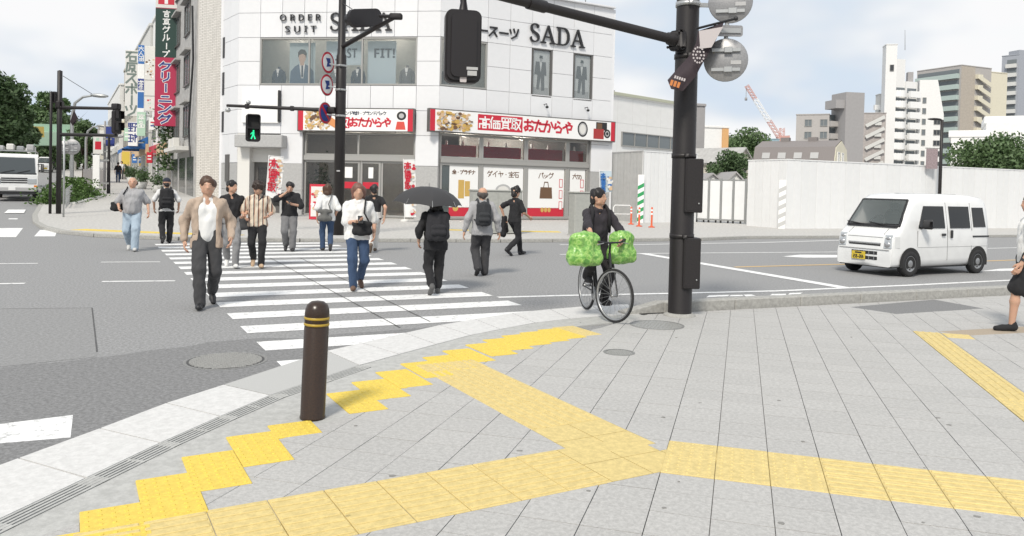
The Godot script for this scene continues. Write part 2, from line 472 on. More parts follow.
	for i in range(2, 62):
		for j in range(-13, 42):
			var a0 := -0.04 + 0.291 * i
			var b0 := -0.105 + UNIT * j
			var cell := PackedVector2Array([ab(a0 + 0.0025, b0 + 0.0025), ab(a0 + 0.0025, b0 + UNIT - 0.0025), ab(a0 + 0.2885, b0 + UNIT - 0.0025), ab(a0 + 0.2885, b0 + 0.0025)])
			var mid := (cell[0] + cell[2]) * 0.5
			if mid.y > -2.2: continue
			var parts := [cell]
			var whole := true
			for c in cell:
				if not Geometry2D.is_point_in_polygon(c, area): whole = false
			if not whole: parts = Geometry2D.intersect_polygons(cell, area)
			for bl in blocked:
				if bl[0].distance_to(mid) > 1.8 and bl.size() == 4 and bl != dark and bl != tan_poly: continue
				var nxt := []
				for p in parts: nxt.append_array(Geometry2D.clip_polygons(p, bl))
				if nxt.size() != parts.size() or (nxt.size() and nxt[0] != parts[0]): whole = false
				parts = nxt
			for p in parts:
				if Geometry2D.is_polygon_clockwise(p) and parts.size() > 1: continue
				var px := PackedVector2Array()
				var ok := true
				for c in p:
					if c.y > -0.5: ok = false; break
					px.append(pix(v3(c)))
				if not ok: continue
				var size := 0.0
				for e in px.size(): size += px[e].cross(px[(e + 1) % px.size()])
				var m2 := pix(v3(mid))
				var inside := m2.x > -10 and m2.x < 1034 and m2.y < 545
				var area_m := 0.0
				for e in p.size(): area_m += p[e].cross(p[(e + 1) % p.size()])
				if absf(area_m) < 0.002: continue
				grid.append([absf(size) * (1.0 if inside else 0.0), p, whole, rng.randi() % 4, rng.randf_range(-0.0012, 0.0012), a0, b0])
	grid.sort_custom(func(x, y): return x[0] > y[0])
	var unit := start()
	slab(unit, PackedVector2Array([Vector2(-0.1512, -0.1425), Vector2(0.1512, -0.1425), Vector2(0.1512, 0.1425), Vector2(-0.1512, 0.1425)]), 0.0, 0.02, 0.0035)
	unit.generate_normals()
	var unit_mesh := unit.commit()
	var rest := []
	for k in 4: rest.append(start())
	for n in grid.size():
		var e: Array = grid[n]
		if n < 300:
			if e[2]:
				var c := ab(e[5] + 0.1455, e[6] + UNIT * 0.5)
				mesh("paver", unit_mesh, M.paver[e[3]], walk, Transform3D(Basis(B_DIR, Vector3.UP, -A_DIR), Vector3(c.x, e[4], c.y)))
			else:
				st = start()
				slab(st, e[1], e[4], 0.018)
				obj("paver", st, M.paver[e[3]], walk)
		else:
			slab(rest[e[3]], e[1], e[4], 0.018, 0.003 if e[2] else 0.0)
	for k in 4:
		var o := obj("paver_field", rest[k], M.paver[k], walk)
		tag(o, "", "", "", "stuff")
	# trodden gum and small stains on the pavers
	var gum := Node3D.new()
	put(gum, "pavement_spots", walk)
	for k in 24:
		var c: Vector3 = G(rng.randf_range(250, 1010), rng.randf_range(322, 530)) if k > 5 else [G(938, 418), G(949, 425), G(700, 403), G(520, 451), G(392, 476), G(664, 508)][k]
		var poly := PackedVector2Array()
		var r := rng.randf_range(0.006, 0.016) * (1.1 if k < 6 else 1.0)
		for e in 9: poly.append(Vector2(c.x + cos(TAU * e / 9) * r * rng.randf_range(0.7, 1.3) * (1.5 if k < 6 else 1.0), c.z + sin(TAU * e / 9) * r * rng.randf_range(0.6, 1.2)))
		st = start(); slab(st, poly, 0.0032, 0.004); obj("gum_spot", st, M.gum, gum)
	# ---------------- the upstanding kerb towards the main road
	var kd := kerb_dir
	var kn := head(66.6 - 90.0)
	var x := 0.0
	var first := true
	while x < 40.0:
		var ln := 1.2
		st = start()
		var a := k0 + kd * x + kn * 0.10
		var hgt := 0.135
		if first:
			# ramped end stone
			var p0 := k0 - kd * 0.35
			quad(st, p0, k0 + kd * 0.25, up(k0 + kd * 0.25, hgt), up(p0, 0.02))
			quad(st, p0 + kn * 0.2, k0 + kd * 0.25 + kn * 0.2, up(k0 + kd * 0.25 + kn * 0.2, hgt), up(p0 + kn * 0.2, 0.02))
			quad(st, up(p0, 0.02), up(k0 + kd * 0.25, hgt), up(k0 + kd * 0.25 + kn * 0.2, hgt), up(p0 + kn * 0.2, 0.02))
			quad(st, p0, up(p0, 0.02), up(p0 + kn * 0.2, 0.02), p0 + kn * 0.2)
			obj("kerb_block", st, M.kerb, walk)
			x = 0.257; first = false
			continue
		bx(st, Transform3D(Basis(kn, Vector3.UP, kd), a + kd * ln * 0.5 + Vector3(0, hgt * 0.5 - 0.03, 0)), Vector3(0.2, hgt + 0.06, ln - 0.008), 0.012)
		obj("kerb_block", st, M.kerb, walk)
		x += ln
	road_markings(road)
	far_pavements()
	# ---------------- iron covers
	iron_cover("manhole_cover", G(226, 361, ROAD_Y), 0.34, true, ROAD_Y + 0.006, "round ribbed iron manhole cover in the dark asphalt")
	iron_cover("utility_cover", G(657, 325), 0.30, false, 0.004, "worn round metal cover at the foot of the signal pole")
	iron_cover("small_cover", G(619, 352.5), 0.13, false, 0.0045, "small round metal cap set into the pavers")

func tile_mesh(bars: bool) -> Mesh:
	var st := start()
	bx(st, Transform3D(Basis.IDENTITY, Vector3(0, -0.009, 0)), Vector3(0.2915, 0.022, 0.2915), 0.003)
	if bars:
		for k in 4:
			bx(st, Transform3D(Basis.IDENTITY, Vector3(0, 0.003, -0.111 + 0.074 * k)), Vector3(0.276, 0.009, 0.03), 0.004)
	else:
		for i in 5:
			for j in 5:
				var c := Vector3(-0.116 + 0.058 * i, 0.0, -0.116 + 0.058 * j)
				var n := 6
				for e in n:
					var a := TAU * e / n; var b := TAU * (e + 1) / n
					var p := c + Vector3(cos(a), 0, sin(a)) * 0.013; var q := c + Vector3(cos(b), 0, sin(b)) * 0.013
					var p2 := c + Vector3(cos(a) * 0.008, 0.006, sin(a) * 0.008); var q2 := c + Vector3(cos(b) * 0.008, 0.006, sin(b) * 0.008)
					quad(st, p, q, q2, p2); tri(st, p2, q2, c + Vector3(0, 0.006, 0))
	st.generate_normals()
	return st.commit()

func iron_cover(called: String, p: Vector3, r: float, ribs: bool, y: float, label: String):
	var t := thing(called, Transform3D(Basis(Vector3.UP, deg_to_rad(25)), Vector3(p.x, y, p.z)), label, "cover")
	var st := start()
	lathe(st, Transform3D.IDENTITY, [[r + 0.03, -0.015], [r + 0.03, 0.0], [r + 0.004, 0.0], [r + 0.004, -0.01]], 32)
	obj("rim", st, M.iron, t)
	st = start()
	lathe(st, Transform3D.IDENTITY, [[r, -0.008], [r, -0.003], [0.0, -0.003]], 32)
	if ribs:
		var ribs_st := start()
		var k := -r + 0.04
		while k < r - 0.02:
			var w := sqrt(r * r - k * k) - 0.02
			bx(ribs_st, Transform3D(Basis.IDENTITY, Vector3(0, 0.0, k)), Vector3(w * 2, 0.012, 0.018), 0.003)
			k += 0.046
		tag(obj("ribs", ribs_st, mottled(0.30, 0.30, 0.29, 0.25, 0.5, 0.5, 46, 0.06), t), "", "", "", "stuff")
	else:
		for i in range(-4, 5):
			for j in range(-4, 5):
				var q := Vector3(i, 0, j) * r * 0.21
				if q.length() < r * 0.9: bx(st, Transform3D(Basis(Vector3.UP, 0.785), q + Vector3(0, -0.001, 0)), Vector3(r * 0.12, 0.006, r * 0.05), 0.001)
	obj("lid", st, mottled(0.07, 0.07, 0.07, 0.3, 0.5, 0.7, 47, 0.06) if ribs else mottled(0.30, 0.30, 0.29, 0.3, 0.4, 0.5, 45, 0.06), t)

func road_markings(road: Node):
	# zebra crossing: bars clipped by the kerb stones
	var keep := px_poly([-60, 494, 18.75, 459.5, 100, 429.5, 166.5, 404, 224, 385.5, 327, 351.5, 362, 343.5, 405, 333.5, 440, 325.5, 475, 319.5, 512, 313.5, 550, 309.5, 592, 306, 640, 304], ROAD_Y)
	keep.append(Vector2(30, -24)); keep.append(Vector2(0, -40)); keep.append(Vector2(-40, -30)); keep.append(Vector2(-12, -4))
	var bar := head(65.0)
	var l0 := Vector3(-2.62, 0, -8.06) + head(-28.7) * -0.97 * 2.0
	var r0 := Vector3(0.28, 0, -10.77)
	var rd := head(-25.8)
	for k in range(0, 17):
		var tl := l0 + head(-28.7) * 0.97 * k
		var bl := tl - head(-28.7) * 0.46
		var right := func(p: Vector3) -> Vector3:
			var hit = Geometry2D.line_intersects_line(xz(p), xz(bar), xz(r0), xz(rd))
			return v3(hit)
		var poly := PackedVector2Array([xz(tl), xz(right.call(tl)), xz(right.call(bl)), xz(bl)])
		for p in Geometry2D.intersect_polygons(poly, keep):
			mark("zebra_bar", p, road, M.paint)
	for s in [[270, 258, 400, 328], [300, 258, 430, 322]]:
		mark("sealed_cut", line_quad(xz(G(s[0], s[1], ROAD_Y)), xz(G(s[2], s[3], ROAD_Y)), 0.016), road, M.seam, 0.0065)
	# stop line and lane lines of the left arm
	mark("stop_line", px_poly([-120, 460, -120, 437, 0, 424.5, 73, 415.5, 70.5, 438, 0, 444], ROAD_Y), road, M.paint)
	for s in [[-90, 264.5, 38, 263.5, 0.10], [101, 262.3, 160, 262, 0.10], [-90, 285.5, 25, 283.5, 0.12], [102, 281.7, 175, 281, 0.12]]:
		mark("lane_line", line_quad(xz(G(s[0], s[1], ROAD_Y)), xz(G(s[2], s[3], ROAD_Y)), s[4]), road, M.paint)
	# crossing of the side street
	for s in [[-70, 237, -40, 237.4, -25, 228.5, -52, 228], [-25, 237, 16, 237.2, 23, 228.2, -12, 228], [34, 236.5, 55, 236.5, 57.5, 230, 40, 230]]:
		mark("zebra_bar", px_poly(s, ROAD_Y), road, M.paint)
	for s in [[4, 213, 24, 213, 26, 211, 8, 211], [6, 218, 16, 218, 18, 216, 9, 216]]:
		var q := PackedVector2Array()
		for k in range(0, 8, 2): q.append(xz(G(s[k], s[k + 1], 0.12)))
		var stq := start()
		for k in 1: quad(stq, v3(q[0], rise(v3(q[0])) + 0.004), v3(q[1], rise(v3(q[1])) + 0.004), v3(q[2], rise(v3(q[2])) + 0.004), v3(q[3], rise(v3(q[3])) + 0.004))
		obj("road_mark", stq, M.paint, road)
	# main road on the right: edge line, hatched diagonal, lane lines, yellow centre line
	var line := func(called: String, pts: Array, w: float, m: Material):
		for k in range(0, pts.size() - 2, 2):
			mark(called, line_quad(xz(G(pts[k], pts[k + 1], ROAD_Y)), xz(G(pts[k + 2], pts[k + 3], ROAD_Y)), w), road, m, 0.004 + 0.0005 * (k / 2 % 2))
	line.call("edge_line", [498, 297.5, 560, 295.8, 667, 293.7, 780, 291, 900, 285.8, 1018, 280, 1200, 271], 0.13, M.paint)
	mark("hatch_line", line_quad(xz(G(642, 253.5, ROAD_Y)), xz(G(845, 288, ROAD_Y)), 0.28), road, M.paint, 0.0055)
	line.call("lane_line", [560, 244.8, 640, 244.6, 760, 242.6, 845, 240.2, 1080, 233.6], 0.15, M.paint)
	line.call("lane_line", [560, 254.5, 640, 253.6, 760, 252.6, 845, 252, 1080, 246.2], 0.12, M.paint)
	line.call("centre_line", [735, 267.2, 780, 266, 840, 264.4, 990, 261, 1090, 257.5], 0.13, M.paint_yellow)
	mark("road_arrow", px_poly([782, 256.6, 800, 254.8, 845, 255.2, 845, 257.6, 806, 257.8], ROAD_Y), road, M.paint)
	mark("road_arrow", px_poly([980, 271.3, 1000, 268.9, 1060, 267.4, 1060, 270.4], ROAD_Y), road, M.paint)
	# lettering on the road beside the kerb, seen almost edge on
	for s in [[706, 297.6, 728, 296.4, 730, 295.0, 709, 295.6], [729, 296.6, 744, 296.3, 742, 295.0, 731, 295.2], [746, 296.6, 756, 296.2, 752, 294.6, 743, 294.9], [770, 295.6, 786, 295.2, 786, 294.0, 772, 294.2], [788, 294.8, 800, 294.2, 803, 292.8, 790, 293.2]]:
		mark("road_letter", px_poly(s, ROAD_Y), road, M.paint)

func kerbed_walk(called: String, poly: PackedVector2Array, h: float, label: String) -> Node3D:
	var t := Node3D.new()
	put(t, called)
	tag(t, label, "", "", "structure")
	# the walk follows the climbing street: cut into strips along it
	var st := start(true)
	var along := xz(head(-28.0))
	var lo := 1e9
	var hi := -1e9
	for p in poly: lo = minf(lo, p.dot(along)); hi = maxf(hi, p.dot(along))
	var s := lo
	var n := along.orthogonal()
	while s < hi:
		var e := minf(s + (4.0 if s < 60.0 else 25.0), hi)
		if s < 34.0 and e > 34.0: e = 34.0
		var strip := PackedVector2Array([along * s + n * 500, along * e + n * 500, along * e - n * 500, along * s - n * 500])
		for q in Geometry2D.intersect_polygons(poly, strip):
			var idx := Geometry2D.triangulate_polygon(q)
			for k in range(0, idx.size(), 3):
				var v := []
				for j in 3:
					var w := v3(q[idx[k + j]]); v.append(up(w, rise(w) + ROAD_Y + h))
				tri(st, v[0], v[1], v[2])
		s = e
	obj("surface", st, M.far_paver, t)
	return t
func kerb_run(parent: Node, pts: Array, h: float, ln := 1.5):
	for k in pts.size() - 1:
		var a: Vector3 = v3(pts[k]); var b: Vector3 = v3(pts[k + 1])
		var n := maxi(1, roundi(a.distance_to(b) / ln))
		for j in n:
			var p := a.lerp(b, float(j) / n); var q := a.lerp(b, float(j + 1) / n)
			p.y = rise(p) + ROAD_Y + h * 0.5; q.y = rise(q) + ROAD_Y + h * 0.5
			var st := start()
			box_between(st, p + (q - p).normalized() * 0.006, q - (q - p).normalized() * 0.006, 0.18, h + 0.012, Vector3.UP, 0.012)
			obj("kerb_block", st, M.kerb, parent)

func far_pavements():
	# the pavement in front of the shop and round the corner into the side street
	var edge := px_poly([96, 237, 180, 240.5, 300, 242, 410, 242, 500, 242.4, 600, 241.8, 700, 240.6, 745, 238.8], ROAD_Y)
	var corner := px_poly([40, 213, 35, 218.5, 36, 224, 44, 229, 62, 233.5, 96, 237], ROAD_Y)
	var left_far := xz(v3(corner[0]) + head(-29.0) * 170.0)
	var poly := PackedVector2Array()
	poly.append(left_far)
	for p in corner: poly.append(p)
	for k in range(1, edge.size()): poly.append(edge[k])
	poly.append(xz(G(745, 238.8, ROAD_Y) + head(67) * 60.0))
	poly.append(Vector2(90, -60)); poly.append(Vector2(40, -190)); poly.append(Vector2(-60, -210))
	var w := kerbed_walk("far_pavement", poly, 0.10, "beige paved pavement in front of the shops across the road")
	var run := [left_far]
	for p in corner: run.append(p)
	for k in range(1, edge.size()): run.append(edge[k])
	kerb_run(w, [xz(v3(corner[0]) + head(-29.0) * 30.0)] + run.slice(1), 0.10)
	var rt := [edge[-1], xz(G(745, 238.8, ROAD_Y) + head(67) * 60.0)]
	kerb_run(w, rt, 0.10, 3.0)
	# yellow tactile strips on it
	var yel := [[78, 229.5, 128, 231.6, 180, 233.5, 240, 235.6], [430, 229.5, 500, 231, 560, 232]]
	for s in yel:
		for k in range(0, s.size() - 2, 2):
			var a := G(s[k], s[k + 1], 0.08); var b := G(s[k + 2], s[k + 3], 0.08)
			var n := maxi(1, roundi(a.distance_to(b) / 0.6))
			for j in n:
				var p := a.lerp(b, (j + 0.02) / n); var q := a.lerp(b, (j + 0.98) / n)
				var st := start()
				box_between(st, Vector3(p.x, rise(p) + 0.081, p.z), Vector3(q.x, rise(q) + 0.081, q.z), 0.6, 0.012)
				obj("tactile_block", st, M.tactile, w)
	# drain mouths in the far kerb
	for s in [[440, 240], [541, 240.6], [655, 240]]:
		var c := G(s[0], s[1], 0.0)
		var st := start()
		bx(st, Transform3D(Basis(head(70), Vector3.UP, head(160)), c + Vector3(0, 0.02, 0)), Vector3(0.5, 0.08, 0.2), 0.005)
		obj("drain_mouth", st, M.dark_hole, w)

# ---------------------------------------------------------------- lettering: brush strokes on a 10 x 10 grid, x to the right, y down
var STROKES := {
	"ク": "3004 22826629", "リ": "2025 70756739", "ー": "0595", "｜": "5159", "ニ": "2373 0898", "ン": "0133 095792", "グ": "3004 22826629 7182 8091", "ル": "202509 606895",
	"プ": "02725629 8090918180", "吉": "0292 5054 2474 2676792926", "真": "0191 5053 2373772723 2575 0898 3719 6889", "オ": "0292 606949 5208", "ダ": "3004 22725629 3557 7182 8091", "ス": "118109 5589",
	"ツ": "0114 4053 907629", "お": "0262 303819071655868859 7192", "た": "0262 4019 5393 576999", "か": "0353655949 3009 7195", "ら": "4061 221654867939", "や": "0562938666 3259 5071",
	"高": "5051 0292 3363653533 09069699 3767693937", "価": "2004 1319 3393 3595993935 5359 7379", "買": "1090931310 4043 7073 2474782824 2676 3819 6889", "取": "0050 1018 4049 1242 1545 0848 51918559 5399",
	"石": "0191 4106 3585893935", "原": "1191 1109 3373763633 5659 3628 6789", "ポ": "0393 5059 2508 7598 8090918180", "野": "0040440400 0242 2029 0646 0949 509072 5494 747969", "球": "0141 0545 0949 2129 4292 7079 5457 9375",
	"金": "5004 5094 2474 1696 5459 0999", "ブ": "02725629 7182 8091", "ラ": "2171 03837659", "チ": "8022 0494 525639", "ナ": "0393 505629", "イ": "8006 5459", "ヤ": "049376 3059",
	"宝": "5051 03029293 2474 1686 0999 5459", "バ": "3109 6199 7182 8091", "ッ": "1416 4457 847629", "ド": "3039 3486 7182 8091", "時": "0131383801 0434 4282 6062 4494 4797 767999", "計": "1030 0242 1434 1636 1838393919 5494 7079",
	"・": "4555", "大": "0393 5009 5499", "や2": "0595", "の": "5239160243738769", "人": "5009 5499", "口": "1191991911", "日": "2070792920 2575", "薬": "0191 3030 2373762623 0797 5059",
	"品": "2060633320 0545490905 5595995955", "学": "0103 4043 9171 03029293 2575 507949 0797", "生": "3014 1282 1585 0999 5059", "不": "0191 5109 5159 5589", "用": "1010 1090991909 1494 1696 5059", "印": "2002 0208 0545 0848 5090 9094 5059 9475"}

func write_text(st: SurfaceTool, text: String, xf: Transform3D, size: float, thick: float, gap := 0.12, vertical := false, depth := 0.006, squeeze := 1.0):
	# the first character's top left corner is the origin of xf; strokes lie in its xy plane
	var pen := 0.0
	for ch in text:
		if STROKES.has(ch):
			for s in (STROKES[ch] as String).split(" "):
				var pts := []
				for k in range(0, s.length() - 1, 2):
					pts.append(Vector2(s[k].to_float() / 9.0 * size * squeeze, -s[k + 1].to_float() / 9.0 * size) + (Vector2(0, -pen) if vertical else Vector2(pen, 0)))
				for k in pts.size() - 1:
					var a: Vector2 = pts[k]; var b: Vector2 = pts[k + 1]
					if a.distance_to(b) < 0.0001: continue
					var d := (b - a).normalized() * thick * 0.5
					var n := d.orthogonal()
					prism(st, PackedVector2Array([a - d * 0.8 + n, b + d * 0.8 + n, b + d * 0.8 - n, a - d * 0.8 - n]), xf, depth + 0.0002 * k, false)
		pen += size * (1.0 if vertical else squeeze) + size * gap
func latin(called: String, text: String, serif: bool, bold: bool, height: float, depth: float, xf: Transform3D, m: Material, parent: Node, width := 0.0) -> MeshInstance3D:
	# capital letters of that height, the text centred on xf
	var f := SystemFont.new()
	f.font_names = PackedStringArray(["Droid Serif" if serif else "Droid Sans"])
	f.font_weight = 700 if bold else 400
	var t := TextMesh.new()
	t.text = text; t.font = f; t.font_size = 64; t.pixel_size = height / (64.0 * 0.714); t.depth = depth
	t.curve_step = 1.5
	var o := MeshInstance3D.new()
	o.mesh = t
	o.material_override = m
	var sx := 1.0
	var bw := t.get_aabb().size.x
	if width > 0.0 and bw > 0.0: sx = width / bw
	o.transform = xf * Transform3D(Basis.from_scale(Vector3(sx, 1, 1)), Vector3(0, 0, depth * 0.5))
	put(o, called, parent)
	return o

# where the ray through a pixel meets the upright plane through p0 and p1: (metres along, height)
func on_wall(px: float, py: float, p0: Vector3, p1: Vector3) -> Vector2:
	var d := ray(px, py)
	var x := (p1 - p0); x.y = 0; x = x.normalized()
	var n := x.cross(Vector3.UP)
	var t := (p0 - EYE).dot(n) / d.dot(n)
	var h := EYE + d * t
	return Vector2((h - p0).dot(x), h.y)
func wall_frame(p0: Vector3, p1: Vector3) -> Transform3D: return frame(Vector3(p0.x, 0, p0.z), Vector3(p1.x - p0.x, 0, p1.z - p0.z))
func wall_box(st: SurfaceTool, xf: Transform3D, x0: float, x1: float, y0: float, y1: float, z0: float, z1: float, bev := 0.0):
	bx(st, xf * Transform3D(Basis.IDENTITY, Vector3((x0 + x1) / 2, (y0 + y1) / 2, (z0 + z1) / 2)), Vector3(absf(x1 - x0), absf(y1 - y0), absf(z1 - z0)), bev)
func part_box(called: String, parent: Node, m: Material, xf: Transform3D, x0: float, x1: float, y0: float, y1: float, z0: float, z1: float, bev := 0.0) -> MeshInstance3D:
	var st := start()
	wall_box(st, xf, x0, x1, y0, y1, z0, z1, bev)
	return obj(called, st, m, parent)

func facade(t: Node, p0: Vector3, p1: Vector3, cols: int, rows: Array, open: Array, grey_below: float):
	# a skin of separate cladding panels with open joints; open: [col0, col1, row0, row1] left out
	var xf := wall_frame(p0, p1)
	var w := Vector2(p1.x - p0.x, p1.z - p0.z).length() / cols
	for r in rows.size() - 1:
		for c in cols:
			var skip := false
			for o in open:
				if c >= o[0] and c < o[1] and r >= o[2] and r < o[3]: skip = true
			if skip: continue
			var hi: float = rows[r]; var lo: float = rows[r + 1]
			part_box("panel", t, M.panel_grey if hi <= grey_below else M.panel[(c * 7 + r * 3) % 3], xf, c * w + 0.008, (c + 1) * w - 0.008, lo + 0.008, hi - 0.008, -0.05, 0.0, 0.004)
			part_box("wall_core", t, M.joint, xf, c * w - 0.02, (c + 1) * w + 0.02, lo - 0.02, hi + 0.02, -0.22, -0.052)

func window_unit(t: Node, xf: Transform3D, x0: float, x1: float, y0: float, y1: float, splits: Array, fr: Material, glass: Material, z := -0.12, bar := 0.07) -> Node3D:
	# a framed window: one frame, a pane between each pair of splits (metres along)
	var st := start()
	wall_box(st, xf, x0, x1, y0, y0 + bar, z, z + 0.12, 0.006)
	wall_box(st, xf, x0, x1, y1 - bar, y1, z, z + 0.12, 0.006)
	var xs := [x0 + bar * 0.5] + splits + [x1 - bar * 0.5]
	for x in xs: wall_box(st, xf, x - bar * 0.5, x + bar * 0.5, y0 + bar, y1 - bar, z + 0.002, z + 0.118, 0.006)
	var win := obj("window_frame", st, fr, t)
	for k in xs.size() - 1:
		part_box("pane", win, glass, xf, xs[k] + bar * 0.5, xs[k + 1] - bar * 0.5, y0 + bar, y1 - bar, z + 0.05, z + 0.06)
	return win

func figure_print(st: SurfaceTool, xf: Transform3D, x: float, y: float, h: float):    # a standing suited figure as flat print
	var s := h
	prism(st, P2([x - 0.16 * s, y + 0.80 * s, x + 0.16 * s, y + 0.80 * s, x + 0.19 * s, y + 0.42 * s, x + 0.12 * s, y + 0.44 * s, x + 0.13 * s, y + 0.02 * s, x + 0.03 * s, y, x + 0.01 * s, y + 0.4 * s, x - 0.05 * s, y + 0.03 * s, x - 0.13 * s, y + 0.04 * s, x - 0.10 * s, y + 0.44 * s, x - 0.20 * s, y + 0.44 * s]), xf, 0.003, false)
func bust(t: Node3D, xf: Transform3D, jacket: Material, shirt: Material, called := "mannequin_torso"):    # a tailor's dummy in a jacket, on a pole
	var st := start(true)
	lathe(st, xf, [[0.0, 0.42], [0.20, 0.42], [0.22, 0.6], [0.19, 0.80], [0.225, 1.02], [0.215, 1.12], [0.13, 1.19], [0.06, 1.22], [0.055, 1.30], [0.0, 1.31]], 14, 1.0, 0.62)
	obj(called, st, jacket, t)
	st = start(true)
	for s in [-1, 1]: tube(st, [xf * Vector3(s * 0.19, 1.1, 0), xf * Vector3(s * 0.26, 0.85, 0.0), xf * Vector3(s * 0.25, 0.5, 0.03)], [0.075, 0.065, 0.05], 8)
	obj("sleeve", st, jacket, t)
	st = start()
	prism(st, P2([-0.07, 1.2, 0.07, 1.2, 0.0, 0.86]), xf * Transform3D(Basis.IDENTITY, Vector3(0, 0, 0.125)), 0.01)
	obj("shirt_front", st, shirt, t)
	st = start(true)
	tube(st, [xf * Vector3(0, 0.0, 0), xf * Vector3(0, 0.45, 0)], [0.02, 0.02], 8)
	lathe(st, xf, [[0.0, 0.03], [0.15, 0.02], [0.16, 0.0], [0, 0]], 14)
	obj("stand", st, M.chrome, t)

func shop_materials():
	M.panel = [mottled(0.715, 0.72, 0.735, 0.012, 3.0, 0.45, 50, 0.02), mottled(0.73, 0.735, 0.75, 0.012, 3.0, 0.45, 51, 0.02), mottled(0.70, 0.705, 0.72, 0.012, 3.0, 0.45, 52, 0.02)]
	M.panel_grey = mottled(0.40, 0.40, 0.395, 0.06, 2.0, 0.6, 53, 0.03)
	M.joint = mat(0.30, 0.30, 0.30, 0.9)
	M.alu = mat(0.36, 0.355, 0.34, 0.45, 0.3)
	M.dark_frame = mat(0.12, 0.115, 0.11, 0.4, 0.2)
	M.chrome = mat(0.55, 0.55, 0.55, 0.25, 0.9)
	M.glass = StandardMaterial3D.new()
	M.glass.albedo_color = Color(0.5, 0.55, 0.55, 0.18)
	M.glass.transparency = BaseMaterial3D.TRANSPARENCY_ALPHA
	M.glass.roughness = 0.02
	M.glass_dark = StandardMaterial3D.new()
	M.glass_dark.albedo_color = Color(0.10, 0.11, 0.11, 0.36)
	M.glass_dark.transparency = BaseMaterial3D.TRANSPARENCY_ALPHA
	M.glass_dark.roughness = 0.02
	M.lamp_warm = mat(0.8, 0.78, 0.72, 0.5)
	M.lamp_warm.emission_enabled = true; M.lamp_warm.emission = Color(1.0, 0.92, 0.78); M.lamp_warm.emission_energy_multiplier = 1.5
	M.white = mat(0.80, 0.80, 0.79, 0.6)
	M.off_white = mat(0.66, 0.65, 0.62, 0.7)
	M.interior = mottled(0.62, 0.61, 0.58, 0.05, 2.0, 0.8, 55)
	M.floor_in = mottled(0.5, 0.48, 0.44, 0.1, 1.0, 0.5, 56)
	M.red = mat(0.52, 0.018, 0.04, 0.45)
	M.black = mat(0.018, 0.018, 0.02, 0.5)
	M.navy = mat(0.02, 0.03, 0.06, 0.85)
	M.suit_blue = mat(0.07, 0.12, 0.19, 0.85)
	M.suit_grey = mat(0.12, 0.12, 0.13, 0.85)
	M.skin_print = mat(0.55, 0.36, 0.27, 0.6)
	M.hair_print = mat(0.03, 0.022, 0.018, 0.6)
	M.gold = mat(0.55, 0.36, 0.10, 0.4)
	M.tan_print = mat(0.60, 0.42, 0.26, 0.6)
	M.brown_print = mat(0.14, 0.075, 0.04, 0.6)
	M.pale_blue = mat(0.50, 0.60, 0.66, 0.7)
	M.print_grey = mat(0.42, 0.42, 0.42, 0.6)
	M.green_leaf = mottled(0.05, 0.10, 0.03, 0.5, 0.3, 0.6, 58, 0.08)

func food_print(t: Node, xf: Transform3D, x0: float, x1: float, y0: float, y1: float, cols: Array, n: int):   # a printed heap of small coloured pieces
	var sts := []
	for k in cols.size(): sts.append(start())
	for k in n:
		var c := Vector2(rng.randf_range(x0, x1), rng.randf_range(y0, y1))
		var r := rng.randf_range(0.04, 0.11)
		prism(sts[k % cols.size()], ring2(c.x, c.y, r, r * rng.randf_range(0.5, 1.0), 7), xf, 0.002 + 0.0004 * k, false)
	for k in cols.size(): tag(obj("print", sts[k], cols[k], t), "", "", "", "stuff")

